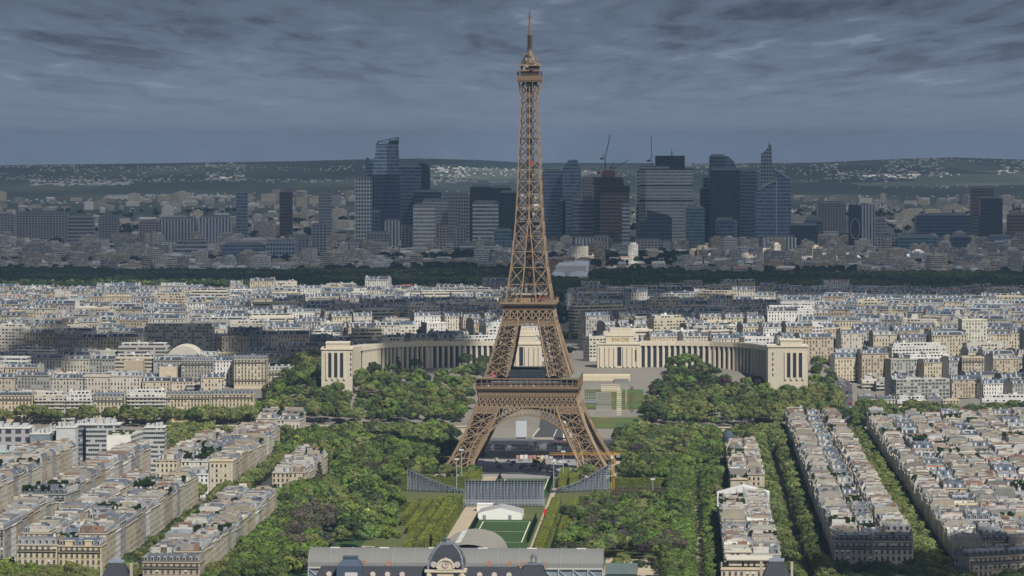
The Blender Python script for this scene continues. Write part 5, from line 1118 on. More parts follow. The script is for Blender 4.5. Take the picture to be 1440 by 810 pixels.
# ------------------------------------------------------------------ the curved palace on the hill
ST = (.54, .485, .39)
def pavilion(o, P0, P1, dep, z0, z1, attic, slots, name):
    """front wall from P0 to P1 (local xy), piers and dark slots between them"""
    L_ = hypot(P1[0] - P0[0], P1[1] - P0[1]); dx, dy = (P1[0] - P0[0]) / L_, (P1[1] - P0[1]) / L_; nx, ny = dy, -dx
    F = lambda t, n: (P0[0] + dx * t - nx * -n, P0[1] + dy * t + ny * n)
    q = MB(); q.prism([F(0, 0), F(L_, 0), F(L_, -dep), F(0, -dep)], z0, z1, 'stone', ST, 'render_wall', (.42, .4, .36)); q.prism([F(-.7, .7), F(L_ + .7, .7), F(L_ + .7, -dep - .7), F(-.7, -dep - .7)], z1, z1 + 1.3, 'stone', (.58, .53, .43), bottom=True); b = q.build(name, o)
    if attic: q = MB(); a0, a1, az = attic; q.prism([F(a0, -2), F(a1, -2), F(a1, -dep + 2), F(a0, -dep + 2)], z1 + 1.3, az, 'stone', ST, 'render_wall', (.42, .4, .36)); q.prism([F(a0 - .4, -1.6), F(a1 + .4, -1.6), F(a1 + .4, -dep + 1.6), F(a0 - .4, -dep + 1.6)], az, az + .8, 'stone', (.58, .53, .43), bottom=True); q.build('attic', b)
    for t, w, za, zb, kind in slots:
        q = MB(); q.prism([F(t - w / 2, .12), F(t + w / 2, .12), F(t + w / 2, -.4), F(t - w / 2, -.4)], za, zb, 'glass' if kind == 'w' else 'stone', (1, 1, 1) if kind == 'w' else (.57, .52, .42), bottom=True) if kind == 'w' else q.prism([F(t - w / 2, .9), F(t + w / 2, .9), F(t + w / 2, -.2), F(t - w / 2, -.2)], za, zb, 'stone', (.58, .525, .42), bottom=True)
        q.build('window' if kind == 'w' else 'pier', b)
    return F, b
def palace(side, lab, pin, pend, path, txt):
    X0, Y0 = XA(pin[0], 3335), 3335; o = empty('palace_wing', (X0, Y0, 34)); tag(o, lab, 'palace'); lo = lambda x, y: (x - X0, y - Y0)
    zz = lambda z: z - 34
    # inner pavilion
    a, b = lo(XA(pin[0], 3335), 3335), lo(XA(pin[1], 3335), 3335); L_ = b[0] - a[0]
    sl = [(L_ * f, 1.6, zz(39), zz(56.5), 'p') for f in (.08, .2, .3, .41, .62, .72, .84, .94)] + [(L_ * .515, 3.4, zz(40), zz(56.5), 'w'), (L_ * (.9 if side > 0 else .1), 1.2, zz(44), zz(54), 'w')]
    F, pb = pavilion(o, a, b, 22, zz(34), zz(58.6), (L_ * .2, L_ * .86, zz(66)), sl, 'inner_pavilion')
    q = MB(); q.box(a[0] + L_ * .3, a[0] + L_ * .8, 6, 18, zz(66.8), zz(73.0), 'stone', ST, 'render_wall', (.4, .38, .34)); q.box(a[0] + L_ * .15, a[0] + L_ * .9, 4, 20, zz(66.8), zz(69.5), 'stone', ST); q.build('attic', pb)
    # wing: piers with dark tall windows between
    P = [lo(XA(px, Y), Y) for px, Y in path]; seg = []; D = [0.0]
    for p, r in zip(P[:-1], P[1:]): D.append(D[-1] + hypot(r[0] - p[0], r[1] - p[1]))
    def along(t): 
        x = float(np.interp(t, D, [p[0] for p in P])); y = float(np.interp(t, D, [p[1] for p in P])); x2 = float(np.interp(t + 1, D, [p[0] for p in P])); y2 = float(np.interp(t + 1, D, [p[1] for p in P])); 
        if t > D[-1] - 1: x2, y2 = x, y; x3 = float(np.interp(t - 1, D, [p[0] for p in P])); y3 = float(np.interp(t - 1, D, [p[1] for p in P])); d = (x2 - x3, y2 - y3)
        else: d = (x2 - x, y2 - y)
        l = hypot(*d) or 1; d = (d[0] / l, d[1] / l); n = (d[1], -d[0]) if side > 0 else (-d[1], d[0]); return x, y, d, n
    n = int(D[-1] / 5.0); q = MB(); e = MB(); w0 = None
    for i in range(n):
        t0, t1 = D[-1] * i / n, D[-1] * (i + 1) / n; x0, y0, d0, n0 = along(t0); x1, y1, d1, n1 = along(t1)
        A, B = (x0, y0), (x1, y1); A2, B2 = (x0 - n0[0] * 16, y0 - n0[1] * 16), (x1 - n1[0] * 16, y1 - n1[1] * 16)
        quad = [A, B, B2, A2] if side > 0 else [B, A, A2, B2]
        q.prism(quad, zz(30), zz(57.2), 'stone', ST)
        o0, o1 = (x0 + n0[0] * 1.5, y0 + n0[1] * 1.5), (x1 + n1[0] * 1.5, y1 + n1[1] * 1.5); quad = [o0, o1, B2, A2] if side > 0 else [o1, o0, A2, B2]
        e.prism(quad, zz(57.2), zz(60.6), 'stone', (.58, .525, .42), 'render_wall', (.43, .41, .38), bottom=True)
        o0, o1 = (x0 + n0[0] * 1.0 , y0 + n0[1] * 1.0), (x1 + n1[0] * 1.0, y1 + n1[1] * 1.0); c0, c1 = (x0 - n0[0] * .2, y0 - n0[1] * .2), (x1 - n1[0] * .2, y1 - n1[1] * .2)
        quad = [o0, o1, c1, c0] if side > 0 else [o1, o0, c0, c1]; e.prism(quad, zz(60.6), zz(61.5), 'stone', (.58, .525, .42))
    wb = q.build('wing_wall', o); e.build('entablature', o)
    for i in range(n):
        t = D[-1] * (i + .5) / n; x, y, d, nn = along(t); t2 = D[-1] * i / n
        q = MB(); c = [(x + d[0] * s + nn[0] * m, y + d[1] * s + nn[1] * m) for s, m in ((-1.15, .15), (1.15, .15), (1.15, -.4), (-1.15, -.4))]; q.prism(c if side > 0 else c[::-1], zz(37), zz(56.6), 'glass', (1, 1, 1), bottom=True); q.build('window', wb)
        x, y, d, nn = along(t2); q = MB(); c = [(x + d[0] * s + nn[0] * m, y + d[1] * s + nn[1] * m) for s, m in ((-.8, 1.3), (.8, 1.3), (.8, -.2), (-.8, -.2))]; q.prism(c if side > 0 else c[::-1], zz(30), zz(57.2), 'stone', (.59, .535, .435)); q.build('pier', wb)
    # end pavilion
    a, b = lo(XA(pend[0], 3215), 3215), lo(XA(pend[1], 3215), 3215); L_ = b[0] - a[0]; m0 = L_ * .36 if side > 0 else 0.0
    s0 = L_ * .66 if side > 0 else L_ * .46; sl = []
    for k in (-1.5, -.5, .5, 1.5): sl.append((s0 + k * 5.0, 1.7, zz(35), zz(58.4), 'p'))
    for k in (-1, 0, 1): sl.append((s0 + k * 5.0, 2.4, zz(37), zz(57.8), 'w'))
    for k in range(5): sl.append((L_ * (.12 if side > 0 else .96), 1.0, zz(38 + k * 4.4), zz(40.4 + k * 4.4), 'w'))
    pavilion(o, a, b, 30, zz(12), zz(62.6 if side > 0 else 60.4), (L_ * .32, L_ * .86, zz(68)) if side > 0 else (L_ * .14, L_ * .9, zz(65.5)), sl, 'end_pavilion')
    if txt:
        cu = bpy.data.curves.new('inscription', 'FONT'); cu.body = txt; cu.size = 4.6; cu.extrude = .12; cu.align_x = 'CENTER'; MATS.get('gold') or plain('gold', (.55, .36, .08), .4, .3, tinted=False); cu.materials.append(MATS['gold'])
        t_ = bpy.data.objects.new('inscription', cu); COL.objects.link(t_); t_.parent = pb; t_.location = ((XA(pin[0], 3335) + XA(pin[1], 3335)) / 2 - X0 + 1.5, 1.8, zz(61.6)); t_.rotation_euler = (pi / 2, 0, 0)
        me = bpy.data.meshes.new_from_object(t_.evaluated_get(bpy.context.evaluated_depsgraph_get())); n_ = child('inscription', me, pb, t_.location); n_.rotation_euler = (pi / 2, 0, 0); bpy.data.objects.remove(t_)
    return o
palace(1, 'right wing of the pale stone curved palace with tall piers on the hill', (840, 900), (1080, 1136), [(900, 3345), (950, 3345), (1000, 3338), (1035, 3322), (1060, 3300), (1079, 3262)], 'SAVOIE')
palace(-1, 'left wing of the pale stone curved palace with tall piers, partly behind the iron tower', (702, 762), (452, 495), [(702, 3345), (652, 3345), (602, 3338), (562, 3322), (532, 3300), (507, 3258)], None)
# terraces, stairs and basins in the palace garden
def block(name, label, cat, pts, z0, z1, t, extra=None, top=None):
    q = MB(); q.prism(pts, z0, z1, 'stone', t, top or 'stone', t); o = q.build(name); tag(o, label, cat); return o
def pr(xa, xb, Y0, Y1): return [(XA(xa, Y0), Y0), (XA(xb, Y0), Y0), (XA(xb, Y1), Y1), (XA(xa, Y1), Y1)]
def ramp(name, label, cat, xa, xb, y0, y1, Y0, Y1, t, parts=()):
    """sloping slab whose near and far edges show at rows y0 and y1"""
    q = MB(); n = max(2, int((Y1 - Y0) / 6)); rr = random.Random(int(xa))
    for i in range(n):
        A, B, C, D = pr(xa, xb, Y0 + (Y1 - Y0) * i / n, Y0 + (Y1 - Y0) * (i + 1) / n); z = gz(*A) + 1.3; k = rr.uniform(.75, 1.15); q.prism([A, B, C, D], z - 5, z, 'stone', tuple(x * k for x in t))
    o = q.build(name); tag(o, label, cat); return o
block('terrace_wall', 'cream terrace wall above the garden stairs, right of the iron tower', 'wall', pr(820, 886, 3290, 3325), 24, ZA(528, 3290), (.56, .5, .37))
block('terrace_wall', 'dark stair block on the cream terrace wall', 'wall', pr(864, 884, 3284, 3290), 24, ZA(533, 3284), (.2, .2, .2))
q = ramp('stairway', 'pale stone stairs sloping down from the terrace wall', 'stairs', 845, 872, 549, 538, 3255, 3283, (.55, .49, .37))
ramp('paved_terrace', 'grey paved terrace with crowd barriers, right of the tower platform', 'terrace', 838, 860, 583, 549, 3180, 3255, (.24, .235, .22))
ramp('fountain_basin', 'long cream fountain basin sloping down the garden', 'fountain', 867, 874, 575, 541, 3180, 3262, (.46, .43, .33))
ramp('garden_wall', 'tan retaining wall along the fountain basin', 'wall', 879, 882, 572, 538, 3185, 3265, (.30, .26, .19))
ramp('flower_bed', 'striped green and tan garden strip right of the retaining wall', 'flower bed', 886, 891, 568, 535, 3190, 3275, (.11, .12, .06))
q = MB(); Y = 3215; X0, X1 = XA(822, Y), XA(838, Y); z0 = ZA(578, Y)
for i in range(7):
    for j in range(7): q.strut((X0 + i * 1.6, Y + 2, z0 + j * 2.4), (X0 + i * 1.6, Y + 2, z0 + j * 2.4 + 2.4), .25, 'steel'); q.strut((X0 + i * 1.6, Y + 2, z0 + j * 2.4), (X0 + i * 1.6 + 1.6, Y + 2, z0 + j * 2.4), .25, 'steel')
q.box(X0, X0 + 10, Y + 2.5, Y + 8, z0 - 4, z0 + 9, 'paint', (.35, .38, .42)); o = q.build('scaffold_tribune'); tag(o, 'grey scaffold tribune beside the right corner of the tower platform', 'scaffold')
# ------------------------------------------------------------------ buildings and things of the park
# domed school building at the lower edge
Y0 = 1800; o = empty('domed_building', (XA(627, Y0), Y0, 0), -AX); tag(o, 'old military school with square slate dome and clock pediment at the lower edge', 'building'); SL = (.038, .042, .052)
q = MB(); q.box(-64, 48, 0, 16, 0, 24, 'facade_stone', (.45, .41, .34)); q.box(-64.5, 48.5, -.5, 16.5, 24, 25, 'stone', (.5, .46, .38), bottom=True); q.build('wall', o)
q = MB(); q.face([(-64, 0, 25), (48, 0, 25), (44, 6, 32.2), (-60, 6, 32.2)], 'slate', SL); q.face([(48, 16, 25), (-64, 16, 25), (-60, 10, 32.2), (44, 10, 32.2)], 'slate', SL); q.face([(-60, 6, 32.2), (44, 6, 32.2), (44, 10, 32.2), (-60, 10, 32.2)], 'zinc', (.16, .18, .2)); q.face([(48, 0, 25), (48, 16, 25), (44, 10, 32.2), (44, 6, 32.2)], 'slate', SL); q.face([(-64, 16, 25), (-64, 0, 25), (-60, 6, 32.2), (-60, 10, 32.2)], 'slate', SL)
rf = q.build('roof', o)
for x in list(range(-56, -14, 7)) + list(range(16, 46, 7)):
    q = MB(); q.lathe([(1.3, 0), (1.3, .6), (0, .6)], 'stone', (.4, .38, .34), 12); d = q.build('round_dormer', rf, (x, 2.2, 28.6)); d.rotation_euler = (radians(70), 0, 0)
for x in (-40, -28, 20, 30, 38): q = MB(); q.box(x - .9, x + .9, 7, 9, 31, 34.6, 'render_wall', (.35, .2, .14)); q.build('chimney', rf)
q = MB(); q.box(-9.2, 9.2, -3, 15.4, 0, 31.0, 'stone', (.52, .46, .36)); q.box(-9.9, 9.9, -3.7, 16.1, 30.4, 31.6, 'stone', (.55, .5, .4), bottom=True)
for s in (-1, 1): q.box(s * 5.2 - 1.2, s * 5.2 + 1.2, -3.3, -3, 26.6, 30, 'glass'); q.box(s * 8 - .8, s * 8 + .8, -3.5, -3, 20, 30.4, 'stone', (.56, .5, .4))
q.build('drum', o)
q = MB(); prof = [(8.3, 31.6), (8.2, 33.8), (7.7, 36.0), (6.8, 38.4), (5.4, 40.6), (3.8, 42.2), (2.8, 43.0)]; cy = 6.2
for (ra, za), (rb, zb) in zip(prof[:-1], prof[1:]):
    for k in range(4):
        c = [(-1, -1), (1, -1), (1, 1), (-1, 1)]; p, r = c[k], c[(k + 1) % 4]; q.face([(p[0] * ra, cy + p[1] * ra, za), (r[0] * ra, cy + r[1] * ra, za), (r[0] * rb, cy + r[1] * rb, zb), (p[0] * rb, cy + p[1] * rb, zb)], 'slate', (.036, .04, .052))
dm = q.build('dome', o); q = MB()
for (ra, za), (rb, zb) in zip(prof[:-1], prof[1:]):
    for sx in (-1, 1):
        for sy in (-1, 1): q.strut((sx * ra, cy + sy * ra, za), (sx * rb, cy + sy * rb, zb), 1.1, 'zinc', (.2, .22, .26))
q.box(-3.2, 3.2, cy - 3.2, cy + 3.2, 42.8, 43.8, 'zinc', (.2, .22, .26)); q.lathe([(2.6, 43.8), (2.2, 44.5), (1.9, 45.1), (2.3, 45.4), (0, 46.0)], 'zinc', (.16, .18, .22), 4, 0, cy); q.build('rib', dm)
q = MB(); q.box(-4.2, 4.2, -3.9, -2.2, 31.6, 34.2, 'stone', (.55, .5, .41)); q.face([(-4.2, -3.9, 34.2), (4.2, -3.9, 34.2), (2.6, -3.9, 36.2), (0, -3.9, 37.2), (-2.6, -3.9, 36.2)], 'stone', (.55, .5, .41)); q.face([(-4.2, -3.9, 34.2), (-2.6, -3.9, 36.2), (-2.6, 0, 36.2), (-4.2, 0, 34.2)], 'stone', (.5, .45, .37)); q.face([(4.2, -3.9, 34.2), (4.2, 0, 34.2), (2.6, 0, 36.2), (2.6, -3.9, 36.2)], 'stone', (.5, .45, .37)); q.face([(-2.6, -3.9, 36.2), (0, -3.9, 37.2), (0, 0, 37.2), (-2.6, 0, 36.2)], 'stone', (.5, .45, .37)); q.face([(0, -3.9, 37.2), (2.6, -3.9, 36.2), (2.6, 0, 36.2), (0, 0, 37.2)], 'stone', (.5, .45, .37))
for i in range(14): t = pi * i / 13; q.box(3.9 * cos(t) - .45, 3.9 * cos(t) + .45, -4.3, -3.9, 33 + 3.6 * sin(t) - .4, 33 + 3.6 * sin(t) + .5, 'stone', (.6, .55, .45), bottom=True)
pd = q.build('pediment', o); q = MB()
for i in range(20): t0, t1 = 2 * pi * i / 20, 2 * pi * (i + 1) / 20; q.face([(0, -4.05, 34.2), (1.5 * cos(t0), -4.05, 34.2 + 1.5 * sin(t0)), (1.5 * cos(t1), -4.05, 34.2 + 1.5 * sin(t1))][::1], 'paint', (.5, .47, .4)); q.strut((1.5 * cos(t0), -4.1, 34.2 + 1.5 * sin(t0)), (1.5 * cos(t1), -4.1, 34.2 + 1.5 * sin(t1)), .22, 'stone', (.3, .27, .22))
q.strut((0, -4.15, 34.2), (0, -4.15, 35.4), .14, 'black_steel'); q.strut((0, -4.15, 34.2), (.8, -4.15, 34.2), .14, 'black_steel'); q.build('clock', pd)
for s in (-1, 1): q = MB(); q.lathe([(1.5, 0), (1.5, .8), (0, .8)], 'stone', (.36, .34, .33), 12); d = q.build('round_dormer', dm, (s * 5.6, -2.4, 34)); d.rotation_euler = (radians(80), 0, 0)
q = MB(); c = 41.5; b0, b1 = 7.5, 4.2; B_ = [(c - b0, -1), (c + b0, -1), (c + b0, 15), (c - b0, 15)]; T_ = [(c - b1, 4), (c + b1, 4), (c + b1, 10), (c - b1, 10)]
for i in range(4): j = (i + 1) % 4; q.face([(*B_[i], 25), (*B_[j], 25), (*T_[j], 33.2), (*T_[i], 33.2)], 'slate', SL)
q.box(c - b1 - .3, c + b1 + .3, 3.7, 10.3, 33.2, 33.9, 'zinc', (.15, .17, .2)); pv = q.build('pavilion_roof', o)
q = MB(); 
for sx in (-1, 1):
    for sy in (-1, 1): q.strut((c + sx * 1.1, 7 + sy * 1.1, 33.9), (c + sx * 1.1, 7 + sy * 1.1, 36.4), .5, 'zinc', (.12, .14, .17))
q.box(c - 1.6, c + 1.6, 5.4, 8.6, 36.4, 36.8, 'zinc', (.13, .15, .18), bottom=True); q.lathe([(1.5, 36.8), (1.3, 37.7), (.6, 38.3), (0, 38.7)], 'zinc', (.13, .15, .19), 10, c, 7); q.build('lantern', pv)
for s in (-1, 1): q = MB(); q.box(c + s * 6 - .7, c + s * 6 + .7, 5, 7, 31.5, 34.6, 'render_wall', (.3, .2, .16)); q.build('chimney', pv)
q = MB(); q.box(-52, -40, -2, 12, 25, 33.0, 'paint', (.06, .085, .13)); q.face([(-52, -2, 33), (-40, -2, 33), (-43, 3, 36), (-49, 3, 36)], 'paint', (.07, .095, .14)); q.face([(-40, 12, 33), (-52, 12, 33), (-49, 8, 36), (-43, 8, 36)], 'paint', (.07, .095, .14)); q.face([(-40, -2, 33), (-40, 12, 33), (-43, 8, 36), (-43, 3, 36)], 'paint', (.05, .07, .11)); q.face([(-52, 12, 33), (-52, -2, 33), (-49, 3, 36), (-49, 8, 36)], 'paint', (.05, .07, .11)); q.box(-49.5, -42.5, 2.5, 8.5, 36, 37, 'paint', (.06, .08, .11)); q.box(-48, -42, -2.3, -2, 27, 30, 'fabric', (.5, .52, .55)); q.build('wrapped_pavilion', o)
# two smaller slate-roofed pavilions at the lower edge
for px, lab, w in ((1092, 'small slate pyramid roof with zinc cap at lower edge, right', 8.2), (164, 'small slate pyramid roof with stone chimneys at lower edge, left', 8)):
    Y = 1880; X = XA(px, Y); o = empty('pavilion_house', (X, Y, 0), -AX); tag(o, lab, 'pavilion'); q = MB(); q.box(-w, w, -8, 8, 0, 16.5, 'facade_stone', (.45, .41, .34)); q.build('wall', o); q = MB(); zt = ZA(789 if px > 700 else 791, Y)
    B_ = [(-w, -8), (w, -8), (w, 8), (-w, 8)]; T_ = [(-3.6, -2), (3.6, -2), (3.6, 2), (-3.6, 2)]
    for i in range(4): j = (i + 1) % 4; q.face([(*B_[i], 16.5), (*B_[j], 16.5), (*T_[j], zt), (*T_[i], zt)], 'slate', SL)
    q.box(-3.8, 3.8, -2.2, 2.2, zt, zt + 1.2, 'zinc', (.25, .29, .36)); q.box(-2, 2, -1.2, 1.2, zt + 1.2, zt + 2.6, 'zinc', (.28, .32, .38)); rf = q.build('roof', o)
    for s in (-1, 1): q = MB(); q.box(s * (w - .6) - .6, s * (w - .6) + .6, -1.5, 1.5, 16, zt - .4, 'render_wall', (.42, .38, .32)); q.build('chimney', rf)
# exhibition hall of membrane vaults
cu, cv = -708, -9.5; X, Y = uv(cu, cv); o = empty('exhibition_hall', (X, Y, 0), -AX); tag(o, 'long grey membrane-roofed exhibition hall with vaulted nave behind the dome', 'hall')
q = MB(); r_ = MB(); n = 14; hs = 17.0; x0, x1 = -77, 77
def va(t): return (-hs * cos(pi * t), 12.5 + 8.6 * sin(pi * t) ** .8)
for i in range(n):
    (ya, za), (yb, zb) = va(i / n), va((i + 1) / n); q.face([(x0, ya, za), (x1, ya, za), (x1, yb, zb), (x0, yb, zb)], 'canvas_grey', (.95, .97, 1)); 
    for xx, s in ((x0, 1), (x1, -1)): q.face([(xx, ya, za), (xx, yb, zb), (xx, yb, 12.5), (xx, ya, 12.5)][::s], 'canvas_grey', (1.1, 1.1, 1.15))
rf = q.build('vault_roof', o)
for k in range(15): 
    xx = x0 + (x1 - x0) * k / 14; r_ = MB(); [r_.strut((xx, va(i / n)[0], va(i / n)[1] + .12), (xx, va((i + 1) / n)[0], va((i + 1) / n)[1] + .12), .4, 'paint', (.25, .25, .25)) for i in range(n)]; r_.build('rib', rf)
q = MB()
for k in range(6): xx = x0 + 10 + k * 26; q.box(xx, xx + 5, -.9, .9, 21.0, 21.4, 'fabric', (.7, .7, .7))
q.build('skylight', rf)
q = MB(); q.box(x0 + .5, x1 - .5, -hs + .6, hs - .6, 0, 12.5, 'glass_light', (.8, 1.1, 1.5)); q.build('glass_wall', o); q = MB()
for k in range(21): xx = x0 + (x1 - x0) * k / 20; q.strut((xx, -hs, 0), (xx, -hs, 12.5), .4, 'paint', (.5, .53, .58)); q.strut((xx, -hs, 12), (xx + 7 if k < 20 else xx, -hs, 6), .25, 'paint', (.5, .53, .58))
q.strut((x0, -hs, 12.4), (x1, -hs, 12.4), .7, 'paint', (.5, .5, .5)); q.build('wall_frame', o)
q = MB(); hw_ = 17.5; xc = 5; y1 = 90
def vb(t): return (xc - hw_ * cos(pi * t), 9.0 + 13.2 * sin(pi * t) ** .85)
for i in range(n):
    (xa, za), (xb, zb) = vb(i / n), vb((i + 1) / n); q.face([(xa, 8, za), (xb, 8, zb), (xb, y1, zb), (xa, y1, za)][::-1], 'canvas_grey', (1.05, 1.02, .95)); q.face([(xb, y1, zb), (xa, y1, za), (xa, y1, 0), (xb, y1, 0)][::-1], 'canvas_grey', (.7, .7, .7))
for s in (-1, 1): q.wall(xc + s * hw_, 8 if s > 0 else y1, xc + s * hw_, y1 if s > 0 else 8, 0, 9, 'canvas_grey', (.9, .9, .9))
nv = q.build('nave_roof', o); 
for k in range(12): r_ = MB(); yy = 12 + k * 7; [r_.strut((vb(i / n)[0], yy, vb(i / n)[1] + .1), (vb((i + 1) / n)[0], yy, vb((i + 1) / n)[1] + .1), .35, 'paint', (.38, .37, .34)) for i in range(n)]; r_.build('rib', nv)
q = MB()
for k in range(6): t = .36; a, b = vb(t), vb(t + .06); y = 22 + k * 11; q.face([(a[0], y, a[1] + .25), (b[0], y, b[1] + .25), (b[0], y + 8, b[1] + .25), (a[0], y + 8, a[1] + .25)][::-1], 'fabric', (.75, .75, .74))
q.build('skylight', nv)
X, Y = uv(-706, 77); o = empty('site_shed', (X, Y, 0), -AX); tag(o, 'green-roofed shed with blue base at right end of the exhibition hall', 'shed'); q = MB(); q.box(-8, 8, -12, 12, 0, 9, 'paint', (.06, .12, .1)); q.box(-8.05, 8.05, -12.05, 12.05, 0, 3, 'paint', (.03, .08, .25)); q.build('wall', o); q = MB(); q.face([(-8.5, -12.5, 9), (8.5, -12.5, 9), (8.5, 0, 13.5), (-8.5, 0, 13.5)], 'zinc', (.1, .14, .13)); q.face([(8.5, 12.5, 9), (-8.5, 12.5, 9), (-8.5, 0, 13.5), (8.5, 0, 13.5)], 'zinc', (.1, .14, .13)); q.face([(8.5, -12.5, 9), (8.5, 12.5, 9), (8.5, 0, 13.5)], 'paint', (.06, .1, .09)); q.face([(-8.5, 12.5, 9), (-8.5, -12.5, 9), (-8.5, 0, 13.5)], 'paint', (.06, .1, .09)); q.build('roof', o)
# white marquee on the lawn
def marquee(label, X, Y, w, d, h0, h1, rz=-AX, door=True, n=12):
    o = empty('marquee', (X, Y, 0), rz); tag(o, label, 'tent'); q = MB(); a = w / 2
    f = lambda t: (-a + w * t, h0 + (h1 - h0) * (1 - abs(2 * t - 1)) ** .85)
    for i in range(n):
        (xa, za), (xb, zb) = f(i / n), f((i + 1) / n); q.face([(xa, 0, za), (xb, 0, zb), (xb, d, zb), (xa, d, za)], 'fabric', (.33, .33, .34))
    rf = q.build('roof', o); q = MB()
    for i in range(n):
        (xa, za), (xb, zb) = f(i / n), f((i + 1) / n); q.face([(xa, 0, 0), (xb, 0, 0), (xb, 0, zb), (xa, 0, za)], 'fabric', (.80, .80, .79)); q.face([(xb, d, 0), (xa, d, 0), (xa, d, za), (xb, d, zb)], 'fabric', (.7, .7, .7))
    q.wall(a, 0, a, d, 0, h0, 'fabric', (.72, .72, .72)); q.wall(-a, d, -a, 0, 0, h0, 'fabric', (.72, .72, .72)); q.build('wall', o)
    if door:
        for s in (-.78, .38):
            q = MB(); q.box(s * a, s * a + 2.0, -.12, .1, 0, 3.0, 'glass_light'); [q.box(s * a + k, s * a + k + .16, -.2, -.1, 0, 3.0, 'paint', (.5, .5, .5)) for k in (0, .95, 1.84)]; q.build('door', o)
    return o
X, Y = G(703, 731); marquee('white arched marquee with two glazed doors on the lawn', X, Y, 27.5, 30, 4.0, 7.4)
q = MB(); X, Y = G(686, 719); 
o = empty('site_cabin', (X - 2, Y, 0), -AX); tag(o, 'white flat-roofed cabin behind the left corner of the marquee', 'cabin'); q.box(-5, 5, 0, 8, 0, 4.2, 'paint', (.75, .75, .74)); q.build('wall', o); q = MB(); q.box(-5.2, 5.2, -.2, 8.2, 4.2, 4.6, 'paint', (.8, .8, .8), bottom=True); q.build('roof', o)
# scaffold grandstands
def stand(label, P0, P1, h0, h1, dep, curve=1.0, skirt=0.0):
    """rear face from P0 to P1 (as seen from the camera), height h0 to h1, tiers falling away behind"""
    o = empty('grandstand', (*P0, 0)); tag(o, label, 'grandstand'); L_ = hypot(P1[0] - P0[0], P1[1] - P0[1]); dx, dy = (P1[0] - P0[0]) / L_, (P1[1] - P0[1]) / L_; nx, ny = -dy, dx
    n = int(L_ / 2.1); F = lambda t, m, z: (dx * t + nx * m, dy * t + ny * m, z); H = lambda t: h0 + (h1 - h0) * (t / L_) ** curve if h1 >= h0 else h1 + (h0 - h1) * (1 - t / L_) ** curve
    q = MB(); c = (.85, .9, 1)
    for row, m in enumerate((0, 2.4, 5.0, 8.0)):
        for i in range(n + 1):
            t = L_ * i / n; h = H(t) * (1 - m / (dep * 1.25)); 
            if h < .5: continue
            q.strut(F(t, m, 0), F(t, m, h), .26 if row else .3, 'steel', c)
            if i < n:
                t2 = L_ * (i + 1) / n; h2 = H(t2) * (1 - m / (dep * 1.25)); k = 1.6
                while k < min(h, h2): q.strut(F(t, m, k), F(t2, m, k), .26, 'steel', c); k += 1.25
                if row < 3 and (i % 2 == 0): q.strut(F(t, m, 0), F(t2, m, min(h, h2)), .22, 'steel', c)
    q.build('scaffold', o); q = MB(); nt_ = int(dep / 1.5)
    for j in range(nt_):
        m = j * dep / nt_; k = 1 - j / nt_ * .92
        for i in range(n):
            t, t2 = L_ * i / n, L_ * (i + 1) / n; q.face([F(t, m, H(t) * k), F(t2, m, H(t2) * k), F(t2, m + dep / nt_, H(t2) * k), F(t, m + dep / nt_, H(t) * k)], 'paint', (.16, .19, .24)); k2 = 1 - (j + 1) / nt_ * .92; q.face([F(t, m + dep / nt_, H(t) * k2), F(t2, m + dep / nt_, H(t2) * k2), F(t2, m + dep / nt_, H(t2) * k), F(t, m + dep / nt_, H(t) * k)], 'paint', (.045, .05, .06))
    q.build('seating_tier', o); q = MB()
    for i in range(n): t, t2 = L_ * i / n, L_ * (i + 1) / n; q.strut(F(t, 0, H(t) + 1.1), F(t2, 0, H(t2) + 1.1), .16, 'steel'); q.strut(F(t, 0, H(t)), F(t, 0, H(t) + 1.1), .14, 'steel')
    q.build('rail', o); 
    if skirt:
        q = MB(); n2 = n
        for i in range(n2):
            t = L_ * i / n2 * 1.04 - L_ * .02
            for m in (-3.5, -7.0): q.strut(F(t, m, 0), F(t, m, skirt * (1 + m / 16)), .2, 'steel', c)
            for z in (1.2, 2.6, 4.0):
                if z < skirt * .8: q.box(*sorted((F(t, 0, 0)[0], F(t + L_ / n2, 0, 0)[0])), F(t, -7.4 + z, 0)[1], F(t, -7.1 + z, 0)[1] + .6, z, z + .25, 'paint', (.4, .41, .43), bottom=True)
        q.build('access_deck', o)
    return o
stand('wide central scaffold grandstand seen from behind, facing the iron tower', G(654, 712), G(765, 712), 16.5, 16.5, 26, 1, 7.5)
stand('left curved scaffold grandstand rising towards its outer end', G(573, 691), G(652, 693.5), 14.5, 1.8, 12, 1.35)
stand('right curved scaffold grandstand rising towards its outer end', G(779, 693.5), G(857, 690), 2.0, 17.5, 12, 1.5)
# light masts
for lab, px, yt, yb in (('light mast at left, nearer of the pair by left grandstand', 642, 645, 693), ('light mast at left, farther of the pair by left grandstand', 649, 632, 686), ('tall light mast right of the central grandstand', 778.5, 648, 693), ('light mast beside clipped trees, right of the small pitch', 792, 634, 681), ('single light mast among the clipped trees far right of the grandstands', 918, 673, 697)):
    X, Y = G(px, yb); H = ZA(yt, Y); o = empty('light_mast', (X, Y, 0)); tag(o, lab, 'light mast'); q = MB(); q.tube((0, 0, 0), (0, 0, H), .38, .24, 'steel', (1.2, 1.2, 1.2), 7); q.build('pole', o); q = MB(); q.box(-1.4, 1.4, -.3, .3, H - .4, H + .1, 'steel', bottom=True); [q.box(s - .45, s + .45, -.7, -.3, H - .9, H + .2, 'paint', (.6, .62, .64), bottom=True) for s in (-1, 0, 1)]; q.build('lamp_head', o)
